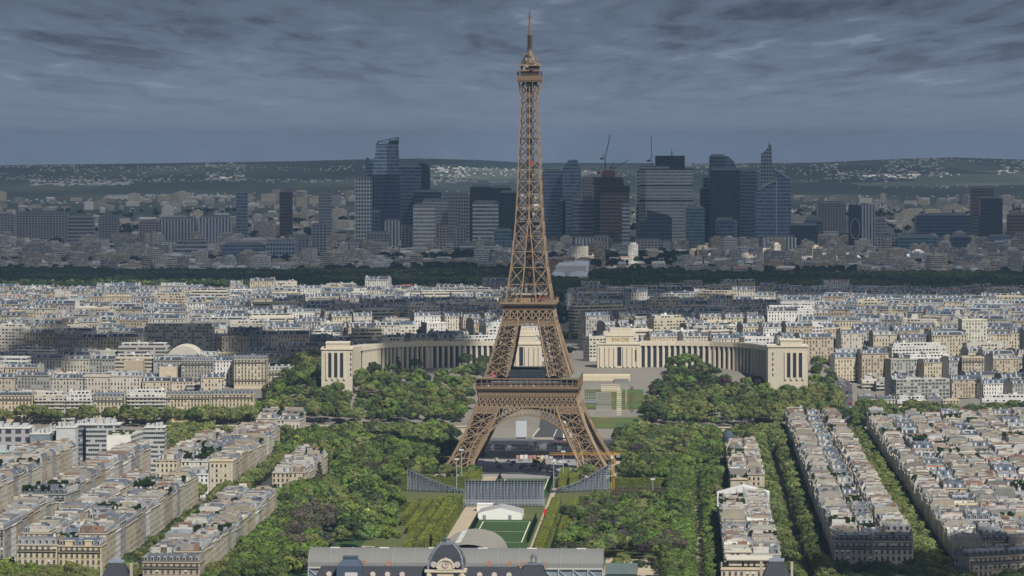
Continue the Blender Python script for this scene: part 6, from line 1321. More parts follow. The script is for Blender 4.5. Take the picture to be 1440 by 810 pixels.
# yellow crane
X, Y = G(862, 697); H = ZA(634, Y); o = empty('tower_crane', (X, Y, 0)); tag(o, 'yellow tower crane with long level jib beside the right grandstand', 'crane'); yc = (.5, .27, .05)
q = MB()
for sx in (-.8, .8):
    for sy in (-.8, .8): q.strut((sx, sy, 0), (sx, sy, H), .34, 'paint', yc)
for i in range(int(H / 2)): z = i * 2; q.strut((-.8, -.8, z), (.8, -.8, z + 2), .22, 'paint', yc); q.strut((.8, .8, z), (-.8, .8, z + 2), .22, 'paint', yc); q.strut((-.8, .8, z), (-.8, -.8, z + 2), .22, 'paint', yc); q.strut((.8, -.8, z), (.8, .8, z + 2), .22, 'paint', yc)
q.build('mast', o); q = MB(); jl = (862 - 772) / FOC * Y; z = ZA(638.5, Y)
for y in (-.6, .6): q.strut((-jl, y, z - .5), (3, y, z - .5), .2, 'paint', yc)
q.strut((-jl, 0, z + .9), (3, 0, z + .9), .2, 'paint', yc)
for i in range(int(jl / 1.6)): x = -i * 1.6; q.strut((x, -.6, z - .5), (x - .8, 0, z + .9), .13, 'paint', yc); q.strut((x - .8, 0, z + .9), (x - 1.6, -.6, z - .5), .13, 'paint', yc)
q.build('jib', o); q = MB(); q.strut((0, 0, z), (4.5, 0, z), 1.1, 'paint', yc); q.box(2.2, 4.6, -.9, .9, z - 2.2, z + .2, 'paint', (.3, .3, .3), bottom=True); q.build('counter_jib', o); q = MB(); q.strut((0, 0, H), (-26, 0, z + 3.6), .12, 'black_steel'); q.strut((-26, 0, z + 3.6), (-40, 0, z + .9), .12, 'black_steel'); q.build('tie_rod', o); q = MB(); q.box(-1.5, .2, -1.9, -.8, z - 3, z - .9, 'paint', (.6, .6, .58), bottom=True); q.build('cab', o)
# red and white crane by the wood
Y = 4800; X = XA(541.5, Y); zb = gz(X, Y); o = empty('tower_crane', (X, Y, zb)); tag(o, 'red and white tower crane with level jib before the wood', 'crane'); h = ZA(404, Y) - zb; rc = (.5, .06, .05)
q = MB(); q.strut((0, 0, 0), (0, 0, h + 3), 3.0, 'paint', (.45, .16, .06)); q.build('mast', o); q = MB(); q.strut((0, 0, h), (XA(579, Y) - X, 0, h + 2.5), 3.2, 'paint', rc); q.build('jib', o); q = MB(); q.strut((-.5, 0, h), (XA(526, Y) - X, 0, h - 1.5), 3.0, 'paint', (.75, .75, .75)); q.box(XA(526, Y) - X, XA(529, Y) - X, -1.5, 1.5, h - 5, h, 'paint', (.7, .7, .68), bottom=True); q.build('counter_jib', o)
for lab, px, yt, Y in (('dark red lattice mast rising from the wood, left of the iron tower', 677, 381, 5600), ('dark red lattice mast at the far right of the museum wood', 989, 361, 6500)):
    X = XA(px, Y); zb = gz(X, Y); o = empty('radio_mast', (X, Y, zb)); tag(o, lab, 'mast'); q = MB(); h = ZA(yt, Y) - zb; q.strut((0, 0, 0), (0, 0, h), 2.2, 'paint', (.12, .05, .05)); q.build('pole', o); q = MB(); q.strut((-3, 0, h * .94), (4, 0, h * .94), 1.4, 'paint', (.12, .05, .05)); q.build('crossbar', o)
rr = random.Random(31)
for i in range(34):
    X, Y = G(rr.uniform(697, 812), rr.uniform(646, 661)); t = rr.choice([(.6, .6, .6), (.1, .1, .12), (.35, .36, .38), (.5, .45, .35), (.2, .22, .25)]); o = empty('equipment_case', (X, Y, .06), rr.uniform(0, 3)); tag(o, 'small event equipment case standing on the grey plaza before the stage', 'case', 'equipment cases on the plaza'); q = MB(); a, b, h = rr.uniform(.6, 1.8), rr.uniform(.5, 1), rr.uniform(.8, 2.2); q.box(-a, a, -b, b, .15, h, 'paint', t, bottom=True); q.build('body', o); q = MB(); q.box(-a - .05, a + .05, -b - .05, b + .05, h, h + .12, 'paint', tuple(x * .6 for x in t), bottom=True); q.build('lid', o)
# black stage under the tower and the things around it
X, Y = G(760, 645); X -= 3
o = empty('stage', (X, Y + 3, 0), -AX); tag(o, 'wide black event stage and covered stands under the tower arch', 'stage')
q = MB(); rr = random.Random(8)
q.box(-40, 40, 0, 16, 0, 5.5, 'black_steel', (.9, .9, 1.0)); q.box(-44, -8, 20, 44, 0, 9, 'black_steel', (1.1, 1.1, 1.3)); q.box(2, 43, 22, 46, 0, 8, 'black_steel', (.9, .9, 1)); q.build('platform', o)
q = MB(); q.box(-41, 41, 17, 19, 6, 7, 'black_steel', (2, 2, 2.2), bottom=True); q.box(-45, -2, 38, 52, 9.6, 10.4, 'paint', (.1, .11, .13), bottom=True); q.box(10, 44, 30, 44, 9.2, 9.8, 'paint', (.10, .03, .03), bottom=True); q.build('roof', o)
q = MB()
for i in range(24): x = -40 + i * 3.4; q.strut((x, -.3, 0), (x, -.3, 7.6), .3, 'black_steel', (1.5, 1.5, 1.6)); q.strut((x, 17, 0), (x, 17, 10.5), .3, 'black_steel', (2, 2, 2))
q.strut((-40, -.3, 7.6), (38, -.3, 7.6), .4, 'black_steel', (2, 2, 2)); q.strut((-40, 17, 10.4), (38, 17, 10.4), .4, 'black_steel', (3, 3, 3)); q.build('truss', o)
for i in range(60):
    q = MB(); x, y = rr.uniform(-42, 42), rr.uniform(1, 44); s = rr.uniform(.4, 1.6); q.box(x - s, x + s, y - 1, y + 1, 5.5, 5.5 + rr.uniform(1, 5.5), 'paint', rr.choice([(.03, .03, .035), (.12, .12, .13), (.05, .06, .08), (.2, .2, .22)]), bottom=True); q.build('equipment', o)
for i in range(9): q = MB(); w_ = rr.uniform(1, 1.5); q.box(-w_, w_, 0, .3, 0, rr.uniform(2, 3.2), 'paint', rr.choice([(.6, .6, .6), (.5, .48, .48), (.66, .65, .65), (.4, .2, .2)])); o2 = q.build('event_banner', None, (X - 14 + i * 3.1, Y - 4, .06)); tag(o2, 'white event banner panel in the row along the front of the black stage', 'banner', 'event banners before the stage')
for lab, px, w, yt, yb, Y, t in (('pale grey screen panel beside the road under the arch', 733, 8.6, 592, 614, 3060, (.50, .53, .57)), ('big white screen wall under the right side of the arch', 800.5, 10, 590, 616, 3050, (.82, .82, .82))):
    X = XA(px, Y); z0 = 0 if Y < 3008 else 1.0; Y = 3000 if Y < 3055 else 3004; X = XA(px, Y); H = ZA(yt, Y); o = empty('screen', (X, Y, 0)); tag(o, lab, 'screen'); q = MB(); q.box(-w / 2, w / 2, 0, .8, 2.2, H, 'fabric', t, bottom=True); q.build('panel', o); q = MB(); [q.strut((s * w / 2 * .9, 1.2, 0), (s * w / 2 * .9, 1.2, H), .4, 'steel') for s in (-1, 0, 1)]; q.box(-w / 2, w / 2, .9, 2.5, 0, 2.2, 'stone', (.5, .45, .36)); q.build('frame', o)
for i, (lab, xa, xb, y0, c, h) in enumerate((('yellow event container beyond the bridge', 722, 748, 579, (.62, .42, .05), 3.5), ('blue event container right of the yellow one', 752, 772, 579, (.05, .12, .45), 4.5), ('second blue container, beside the red one', 773, 782, 579, (.06, .16, .5), 5), ('small red container at the right of the blue ones', 783, 789, 579, (.5, .06, .06), 4), ('long orange barrier beyond the bridge road', 728, 774, 583, (.55, .28, .05), 1.6), ('white container right of the red one', 792, 803, 581, (.7, .7, .7), 3.2))):
    Y = 3262 if i != 4 else 3240; X0, X1 = XA(xa, Y), XA(xb, Y); z = gz((X0 + X1) / 2, Y); z = max(z, ZA(y0, Y) - 1); o = empty('container', ((X0 + X1) / 2, Y, z)); tag(o, lab, 'container'); a = (X1 - X0) / 2; q = MB(); q.box(-a, a, 0, 2.6, 0, h, 'paint', c, bottom=True); q.build('body', o); q = MB(); [q.box(-a + k * 2.2, -a + k * 2.2 + .3, -.1, 0, 0, h, 'paint', tuple(x * .6 for x in c)) for k in range(int(a * 2 / 2.2))]; q.build('rib', o)
# vehicles
def wheelmesh():
    m = MB(); m.tube((0, -.14, 0), (0, .14, 0), .36, .36, 'rubber', n=12); m.tube((0, -.16, 0), (0, .16, 0), .2, .2, 'steel', n=8); return m.mesh('wheel')
WHEEL = wheelmesh(); CARS = {}
def car(kind, X, Y, z, rz, c, label, group=None):
    L_, w, hb, hr, hz = {'car': (4.3, 1.75, .95, 1.5, .28), 'van': (5.6, 2.0, 1.15, 2.4, .32), 'truck': (7.8, 2.4, 1.2, 3.2, .45)}[kind]
    o = empty({'car': 'parked_car', 'van': 'van', 'truck': 'lorry'}[kind], (X, Y, z), rz); tag(o, label, kind if kind != 'truck' else 'lorry', group); q = MB(); a, b = L_ / 2, w / 2
    prof = [(-a, hz), (a, hz), (a, hb * .8), (a * .62, hb), (-a * .96, hb), (-a, hb * .85)]
    if kind != 'car': prof = [(-a, hz), (a, hz), (a, hb), (a * .86, hb + .2), (a * .7, hr), (-a * .98, hr), (-a, hr - .15)]
    n = len(prof)
    for i in range(n): (xa, za), (xb, zb) = prof[i], prof[(i + 1) % n]; q.face([(xa, -b, za), (xa, b, za), (xb, b, zb), (xb, -b, zb)][::-1], 'carpaint', c)
    q.face([(x, -b, zz) for x, zz in prof], 'carpaint', c); q.face([(x, b, zz) for x, zz in reversed(prof)], 'carpaint', c); q.build('body', o)
    q = MB()
    if kind == 'car':
        A = [(-a * .9, -b * .95), (a * .45, -b * .95), (a * .45, b * .95), (-a * .9, b * .95)]; T = [(-a * .62, -b * .78), (a * .12, -b * .78), (a * .12, b * .78), (-a * .62, b * .78)]
        for i in range(4): j = (i + 1) % 4; q.face([(*A[i], hb), (*A[j], hb), (*T[j], hr), (*T[i], hr)], 'windscreen')
        q.build('window', o); q = MB(); q.face([(*p, hr + .01) for p in T], 'carpaint', c); q.build('roof', o)
    else: q.face([(a * .86 + .02, -b * .85, hb + .25), (a * .86 + .02, b * .85, hb + .25), (a * .71 + .02, b * .8, hr - .1), (a * .71 + .02, -b * .8, hr - .1)], 'windscreen'); q.build('windscreen', o)
    for sx in (-.62, .62):
        for sy in (-1, 1): child('wheel', WHEEL, o, (sx * a, sy * (b - .1), .36))
    return o
plain('carpaint', (1, 1, 1), .25, .1, .5, var=.03)
X, Y = G(736.5, 655.5); car('van', X, Y, .06, 0, (.8, .8, .8), 'white van parked on the plaza in front of the small pitch'); X, Y = G(705, 657); car('truck', X, Y, .06, pi / 2, (.78, .78, .78), 'white box lorry on the plaza left of the small pitch')
X, Y = G(790, 652); car('van', X, Y, .06, 0.2, (.5, .52, .54), 'grey van on the plaza right of the yellow diggers')
for i, (px, py, lab) in enumerate(((754.5, 651, 'larger yellow digger on the plaza before the black stage'), (764.5, 652.5, 'smaller yellow digger on the plaza, right of the larger one'))):
    X, Y = G(px, py); o = empty('digger', (X, Y, .06), .3 + i); tag(o, lab, 'digger'); s = 1.25 - .4 * i; yc2 = (.62, .36, .03); q = MB(); q.box(-2 * s, 2 * s, -1.3 * s, 1.3 * s, 1.1 * s, 2.2 * s, 'paint', yc2, bottom=True); q.box(-2.4 * s, -1.2 * s, -1.2 * s, 1.2 * s, 1.1 * s, 2.6 * s, 'paint', yc2, bottom=True); q.build('body', o); q = MB(); q.box(0, 1.5 * s, -1.2 * s, .1, 2.2 * s, 3.6 * s, 'windscreen'); q.build('cab', o); q = MB(); q.strut((1.4 * s, .6, 2 * s), (3.6 * s, .6, 4.6 * s), .5, 'paint', yc2); q.strut((3.6 * s, .6, 4.6 * s), (5 * s, .6, 2 * s), .4, 'paint', yc2); q.box(4.4 * s, 5.4 * s, 0, 1.2, 1 * s, 2 * s, 'paint', (.2, .18, .15), bottom=True); q.build('arm', o)
    for sy in (-1, 1): q = MB(); q.box(-2 * s, 2 * s, sy * 1.3 * s - .35, sy * 1.3 * s + .35, 0, 1.0 * s, 'rubber'); q.build('track', o)
X, Y = G(715, 654); o = empty('pop_up_tent', (X, Y, .06)); tag(o, 'small white peaked tent on the plaza left of the diggers', 'tent'); q = MB()
for p, r in zip([(-2.2, -2.2), (2.2, -2.2), (2.2, 2.2), (-2.2, 2.2)], [(2.2, -2.2), (2.2, 2.2), (-2.2, 2.2), (-2.2, -2.2)]): q.face([(*p, 2.4), (*r, 2.4), (0, 0, 4.2)], 'fabric', (.8, .8, .8))
q.build('canopy', o)
for sx in (-2, 2):
    for sy in (-2, 2): q = MB(); q.strut((sx, sy, 0), (sx, sy, 2.4), .14, 'steel'); q.build('leg', o)
rr = random.Random(12); names = {'white': (.75, .75, .74), 'grey': (.28, .29, .3), 'black': (.025, .025, .03), 'dark blue': (.03, .05, .12), 'red': (.35, .03, .03), 'silver': (.5, .51, .52)}
k = 0
for v0, lab in ((170.5, 'left'), (179.5, 'right')):
    for u in range(-735, -120, 26):
        if rr.random() < .75:
            nm = rr.choice(list(names)); X, Y = uv(u + rr.uniform(-4, 4), v0 + rr.uniform(-.4, .4)); k += 1
            car('car', X, Y, .06, pi / 2 - AX, names[nm], f'{nm} car, {ordinal(k)} counted along both lanes of the avenue between the rows', 'cars on the avenue between the rows')
# busy street right of the palace
rd = MB()
for Yq in range(3140, 3600, 10):
    A = [(XA(1176, Yq) , Yq), (XA(1199, Yq), Yq), (XA(1199, Yq + 10), Yq + 10), (XA(1176, Yq + 10), Yq + 10)]; rd.face([(x, y, gz(x, y) + .3) for x, y in A], 'asphalt', (1.2, 1.2, 1.3))
tag(rd.build('road'), kind='structure')
for i in range(22):
    Yq = 3170 + i * 14; nm = rr.choice(list(names)); X = XA(rr.choice([1181, 1186, 1191, 1196]), Yq); car(rr.choice(['car', 'car', 'van']), X, Yq, gz(X, Yq) + .3, pi / 2, names[nm], f'{nm} vehicle, {ordinal(i + 1)} from the near end of the busy street by the palace', 'cars on the busy street')
# red banners and kiosks in the park
for lab, px, py, c in (('bright red banner stand between right clipped trees', 766.5, 733, (.62, .03, .03)), ('dark red banner stand beside the left clipped trees', 629, 742, (.3, .02, .04))):
    X, Y = G(px, py); o = empty('banner_stand', (X, Y, 0)); tag(o, lab, 'banner'); q = MB(); q.box(-.9, .9, -.1, .1, 2, 7.6, 'fabric', c, bottom=True); q.build('banner', o); q = MB(); q.box(-1, 1, -.6, .6, 0, 2, 'stone', (.6, .55, .48)); q.strut((0, .2, 0), (0, .2, 7.6), .2, 'steel'); q.build('base', o)
for lab, px, py, w, c in (('flat-roofed park pavilion with white posts by the gravel square', 860, 772, 13, (.55, .5, .42)), ('small green kiosk right of the flat-roofed pavilion', 899, 766, 8, (.1, .16, .14)), ('small green kiosk by the left pavilion, below the trees', 838, 770, 8, (.05, .1, .08)), ('green-roofed kiosk among left park trees', 486, 732, 9, (.05, .1, .06)), ('grey flat-roofed hut in the right park wood', 907, 654, 8, (.4, .42, .42))):
    X, Y = G(px, py); o = empty('kiosk', (X, Y, 0), -AX); tag(o, lab, 'kiosk'); q = MB(); q.box(-w / 2, w / 2, 0, 5, 0, 3.2, 'render_wall', (.45, .4, .32)); q.box(-w / 2 + 1, w / 2 - 1, -.1, 0, .4, 2.6, 'glass'); q.build('wall', o); q = MB(); q.box(-w / 2 - .8, w / 2 + .8, -1.4, 5.6, 3.2, 3.8, 'paint', c, bottom=True); q.build('roof', o); q = MB(); [q.strut((s * w / 2, -1.1, 0), (s * w / 2, -1.1, 3.2), .3, 'paint', (.6, .6, .58)) for s in (-1, 0, 1)]; q.build('post', o)
q = MB()
for i in range(26): X, Y = G(523 + i * 1.4, 700 + (i % 5) * .9); q.box(X - .3, X + .3, Y, Y + .5, 0, 1.6 + (i % 3) * .5, 'stone', (.66, .63, .56))
o = q.build('balustrade'); tag(o, 'pale stone balustrade and statues in the left park beyond the hedges', 'balustrade')
# yellow work site in the avenue
q = MB(); P = [uv(-330, 166.5), uv(-330, 171), uv(-260, 171), uv(-260, 166.5)]; q.face([(*p, .12) for p in P], 'gravel', (1.6, 1.15, .35)); o = q.build('pavement'); tag(o, kind='structure')
# ------------------------------------------------------------------ trees, hedges and woods
def crown_np(seed, r, h, z0, n, leaf, K, col, var=.28, flat=0.0, cone=False, up=.25):
    g = np.random.RandomState(seed); zc = z0 + h / 2
    d = g.normal(size=(K, 3)); d /= np.linalg.norm(d, axis=1)[:, None]; d[:, 2] = np.abs(d[:, 2]) * 1.15 - .3
    rad = g.uniform(.52, .74, K); c = d * rad[:, None] * np.array([r, r, h / 2]); rc = g.uniform(.30, .44, K) * r
    if cone: t = g.uniform(0, 1, K) ** 1.3; a = g.uniform(0, 6.28, K); rr = (1 - t) * r * g.uniform(.3, .85, K); c = np.stack([rr * np.cos(a), rr * np.sin(a), (t - .5) * h], -1); rc = (.12 + .34 * (1 - t)) * r
    k = g.randint(0, K, n); u = g.normal(size=(n, 3)); u[:, 2] += up; u += (c / np.array([r, r, h / 2]))[k] * 1.5; u /= np.linalg.norm(u, axis=1)[:, None]
    sq = np.array([1, 1, .75 if not cone else .6]); p = c[k] + u * (rc[k] * g.uniform(.82, 1.06, n))[:, None] * sq; p[:, 2] += zc
    nn = u + g.normal(size=(n, 3)) * .2; nn /= np.linalg.norm(nn, axis=1)[:, None]
    a = np.cross(nn, g.normal(size=(n, 3))); a /= np.linalg.norm(a, axis=1)[:, None] + 1e-9; b = np.cross(nn, a); s = leaf * g.uniform(.55, 1.15, n)[:, None]
    V = np.stack([p - a * s - b * s * .6, p + a * s - b * s * .5, p + a * s * .8 + b * s * .7, p - a * s * .7 + b * s * .6], 1)
    cf = np.exp(g.normal(0, var * .5, K))[k]; lf = np.exp(g.normal(0, .13, n)); hue = 1 + g.normal(0, .05, (K, 3))[k]
    T = np.clip(np.array(col)[None] * (cf * lf)[:, None] * hue, .004, .6)
    return V.astype(np.float32), T.astype(np.float32)
def leaf_mesh(name, V, T):
    n = len(V); return np_mesh(name, V.reshape(-1, 3), np.arange(n * 4).reshape(n, 4), 'leaf', T)
KC = {'fresh green': (0.150, 0.221, 0.058), 'olive green': (0.183, 0.202, 0.078), 'mid green': (0.121, 0.165, 0.058), 'dark green': (0.068, 0.095, 0.043), 'bare grey-brown': (.140, .122, .102), 'purple-brown': (.085, .058, .062), 'yellow-green': (0.192, 0.252, 0.058), 'bluish grey': (0.111, 0.119, 0.111), 'pale green': (0.173, 0.274, 0.098)}
def trunk_mb(seed, h, z0, r, bare=False):
    q = MB(); g = random.Random(seed); q.tube((0, 0, -.2), (0, 0, z0 + 1), .34, .24, 'bark', n=8, cap=False); q.tube((0, 0, z0 + 1), (0, 0, z0 + h * .55), .24, .08, 'bark', n=6)
    def limb(p, d, l, w, lev):
        e = p + d * l; q.tube(tuple(p), tuple(e), w, w * .55, 'bark', n=5, cap=False)
        if lev > 0:
            for _ in range(3 if bare else 2): dd = (d + Vector((g.uniform(-.7, .7), g.uniform(-.7, .7), g.uniform(-.1, .5)))).normalized(); limb(e, dd, l * .66, w * .55, lev - 1)
    for i in range(9 if bare else 6):
        a = i * 2.4 + g.random(); zz = z0 + h * (.02 + .42 * i / 8); limb(Vector((0, 0, zz)), Vector((cos(a), sin(a), g.uniform(.5, 1.0))).normalized(), r * .42, .13, 3 if bare else 1)
    return q
PROT = {}
for i, (kn, col) in enumerate(KC.items()):
    L_ = []
    for s in range(3):
        bare = kn.startswith('bare'); cone = kn == 'bluish grey'
        z0, r, h = (3.2, 6.3, 11.0) if not cone else (1.0, 5.0, 15)
        V, T = crown_np(100 * i + s, r, h, z0, 2600 if not bare else 2200, .38 if not bare else .17, 30, col, .30, cone=cone)
        L_.append((leaf_mesh('crown', V, T), trunk_mb(50 * i + s, h, z0, r, bare).mesh('trunk')))
    PROT[kn] = L_
LOWP = {kn: [crown_np(700 + 10 * i + s, 6.3 if kn != 'bluish grey' else 5, 11.0 if kn != 'bluish grey' else 15, 3.2, 850, .62 if not kn.startswith('bare') else .35, 24, col, .30, cone=kn == 'bluish grey') for s in range(4)] for i, (kn, col) in enumerate(KC.items())}
TREES = []
g_ = np.random.RandomState(77)
def inpoly(x, y, P):
    c = False; j = len(P) - 1
    for i in range(len(P)):
        if (P[i][1] > y) != (P[j][1] > y) and x < (P[j][0] - P[i][0]) * (y - P[i][1]) / (P[j][1] - P[i][1]) + P[i][0]: c = not c
        j = i
    return c
KEEP = [(-745, -385, 129, 162), (-250, 34, 138, 164), (-680, 305, 189, 233), (-720, 290, 252, 400), (-775, -390, -168, -137), (-705, -298, -246, -197), (-202, 60, -242, -187), (90, 152, -228, -193), (243, 298, -226, -188), (-199, -36, -165, -139), (-736, -680, -92, 76), (-660, -610, -30, 30), (-500, -40, -33, 48), (-52, 62, -30, 30), (-66, 66, -66, 66), (-190, -150, -80, 60), (-260, -120, -92, 64), (306, 402, -900, 900), (398, 640, 3, 42), (-735, -640, 78, 128), (-645, -60, 112, 125), (-300, -122, 60, 113), (-262, -212, -122, -82), (-545, -440, -133, -92), (-300, -240, -74, -32)]
def free(u, v, m=2.5): return not any(a - m < u < b + m and c - m < v < d + m for a, b, c, d in KEEP)
def zone(name, P, zcan, sp, mix, sc=(.72, 1.28), prob=.9, gr=True):
    ys = [p[1] for p in P]; xs = [p[0] for p in P]
    _, Ya = G(0, max(ys), 12); _, Yb = G(0, min(ys), 5); Yb = min(Yb, 3700); Y = Ya
    while Y < Yb:
        x0, x1 = XA(min(xs), Y), XA(max(xs), Y); X = x0 + g_.uniform(0, sp)
        while X < x1:
            xx, yy = X + g_.uniform(-.35, .35) * sp, Y + g_.uniform(-.35, .35) * sp; z = gz(xx, yy); zt = z + 9
            px, py = PXY(xx, yy, zt); u, v = to_uv(xx, yy)
            if inpoly(px, py, P) and free(u, v) and g_.rand() < prob:
                n = float(fbm(xx / 38 + 5, yy / 60, 3)) + g_.uniform(-.07, .07); ks = list(mix); w = np.cumsum([mix[k] for k in ks]); w = w / w[-1]
                kn = ks[int(np.searchsorted(w, min(.999, max(0, (n - .22) / .5))))] if g_.rand() < .45 else ks[int(np.searchsorted(w, g_.rand()))]
                TREES.append((xx, yy, z, kn, g_.uniform(*sc), name))
            X += sp
        Y += sp * .9
zone('left park wood', [(292, 812), (332, 742), (384, 700), (470, 640), (560, 600), (642, 605), (640, 655), (575, 662), (566, 700), (530, 745), (440, 778), (430, 812)], 9, 11.0, {'olive green': 2, 'fresh green': 3, 'mid green': 3, 'dark green': 1.4, 'bare grey-brown': .6, 'yellow-green': 1.2, 'bluish grey': .35})
zone('trees left of the tower', [(372, 590), (366, 560), (402, 508), (440, 500), (484, 524), (560, 524), (602, 530), (668, 528), (665, 560), (640, 612), (560, 615), (470, 645), (385, 640), (400, 600)], 12, 12.0, {'olive green': 3, 'mid green': 3, 'fresh green': 2, 'dark green': 2, 'yellow-green': .6})
zone('trees by the left far bank', [(228, 640), (228, 590), (300, 576), (372, 572), (400, 600), (372, 612), (300, 600), (240, 640)], 9, 9.5, {'olive green': 3, 'mid green': 1, 'yellow-green': 1})
zone('trees before the left riverside houses', [(0, 600), (0, 574), (46, 572), (150, 582), (235, 575), (360, 578), (360, 595), (230, 596), (60, 600)], 9, 9.5, {'olive green': 3, 'mid green': 1}, prob=.7)
zone('right park wood', [(880, 745), (868, 700), (905, 662), (960, 640), (1008, 585), (1030, 600), (1014, 640), (1012, 690), (1006, 790), (1000, 812), (955, 812), (955, 735)], 9, 10.8, {'mid green': 3, 'fresh green': 3, 'dark green': 1, 'olive green': 1, 'purple-brown': .25})
zone('trees right of the lawn', [(780, 800), (800, 735), (815, 690), (870, 690), (890, 740), (960, 738), (955, 780), (890, 765), (860, 760), (850, 775)], 7, 8.6, {'fresh green': 2.4, 'dark green': 2, 'bare grey-brown': .8, 'mid green': 1.5, 'purple-brown': .25, 'olive green': 1}, (.7, 1.1))
zone('trees beside right grandstand', [(862, 650), (872, 600), (905, 590), (1008, 590), (960, 640), (900, 660)], 8, 9.5, {'mid green': 2, 'olive green': 2, 'dark green': 1, 'purple-brown': .5}, prob=.8)
zone('trees along the right river bank', [(905, 590), (908, 566), (1000, 548), (1110, 552), (1174, 552), (1186, 578), (1236, 566), (1210, 594), (1185, 584), (1112, 580), (1108, 640), (1040, 612), (1005, 592)], 12, 12.2, {'olive green': 4, 'mid green': 2, 'dark green': 1}, (.95, 1.35))
zone('right palace garden', [(905, 548), (920, 528), (940, 508), (1000, 510), (1012, 528), (1078, 533), (1140, 531), (1152, 508), (1170, 520), (1173, 560), (905, 575)], 36, 10, {'mid green': 3, 'dark green': 2.4, 'purple-brown': .5, 'fresh green': 1.2}, (.6, 1.0))
zone('left palace garden', [(405, 548), (415, 512), (448, 530), (505, 532), (520, 508), (545, 508), (562, 524), (600, 526), (650, 514), (690, 508), (690, 545), (600, 565), (410, 565)], 36, 10, {'dark green': 3, 'mid green': 3, 'fresh green': 1.3, 'olive green': .8}, (.6, 1.0))
zone('trees along the right far bank', [(1202, 584), (1204, 572), (1300, 574), (1440, 572), (1445, 590), (1240, 584), (1200, 592)], 9, 9.5, {'dark green': 2, 'mid green': 2, 'olive green': 1.5}, prob=.85)
zone('trees at the lower right edge', [(1150, 830), (1170, 790), (1250, 782), (1290, 768), (1340, 790), (1400, 770), (1450, 765), (1450, 830)], 10, 8.2, {'dark green': 3, 'mid green': 2, 'olive green': 1}, (.8, 1.1))
zone('trees at the lower left edge', [(-10, 825), (-10, 788), (60, 790), (150, 792), (215, 800), (215, 825)], 8, 8.6, {'yellow-green': 2, 'olive green': 3}, (.7, 1.0), .8)
zone('dark trees behind left palace wing', [(555, 480), (560, 463), (600, 460), (640, 462), (675, 468), (676, 482)], 54, 9.0, {'dark green': 3}, (.9, 1.2))
zone('trees behind the right pavilion gap', [(800, 500), (802, 478), (836, 476), (838, 502)], 46, 8.5, {'dark green': 3, 'mid green': 1})
def row(name, u0, u1, v, sp, mix, sc=(.8, 1.05), jit_=.8, prob=1):
    u = u0
    while u < u1:
        if g_.rand() < prob:
            X, Y = uv(u + g_.uniform(-jit_, jit_), v + g_.uniform(-jit_, jit_)); ks = list(mix); kn = ks[int(g_.choice(len(ks), p=np.array([mix[k] for k in ks]) / sum(mix.values())))]; TREES.append((X, Y, gz(X, Y), kn, g_.uniform(*sc), name))
        u += sp
PL = {'olive green': 3, 'mid green': 1}
for v in (237.5, 246.5): row('avenue beside the rightmost block', -735, 285, v, 9.2, PL, (1.0, 1.2))
for v in (166, 183.5): row('avenue between the two right rows', -745, 300, v, 9.5, {'mid green': 3, 'olive green': 2, 'dark green': .7}, (.95, 1.18))
row('gap between the narrow rows', -375, -255, 150, 8, {'olive green': 4}, (.9, 1.15)); row('gap between the narrow rows', -375, -255, 141, 8, {'olive green': 4}, (.9, 1.15)); row('gap between the narrow rows', -375, -255, 159, 8, {'olive green': 3, 'mid green': 2}, (.9, 1.1))
for v in (103, 111.5, 125.5): row('right park alley', -745, -60, v, 7.8, {'fresh green': 3, 'mid green': 2} if v > 105 else {'mid green': 3, 'fresh green': 1}, (.75, .98))
for v in (-193, -172): row('street left of the park row', -755, -300, v, 9.5, {'dark green': 2, 'mid green': 2, 'olive green': 1}, (.6, .8))
for v in (-133, -125): row('left park alley', -770, -200, v, 8.4, {'fresh green': 3, 'mid green': 3, 'dark green': 1}, (.9, 1.15))
row('trees beside the cream block', -215, 60, -182, 8.6, {'olive green': 3, 'mid green': 1}, (.8, 1.1)); row('trees beside the cream block', -300, -215, -190, 8, {'olive green': 3}, (.8, 1.05)); row('trees beside the cream block', -300, -215, -208, 8, {'olive green': 3, 'dark green': 1}, (.7, 1.05))
for uu in (-84, -72):
    for vv in range(-118, -32, 10): row('trees before the tower feet', uu, uu + 1, vv, 9, {'mid green': 2, 'olive green': 3, 'yellow-green': 1}, (.75, 1.0), 3, .8)
    for vv in range(36, 118, 10): row('trees before the tower feet', uu, uu + 1, vv, 9, {'mid green': 3, 'olive green': 2}, (.75, 1.0), 3, .8)
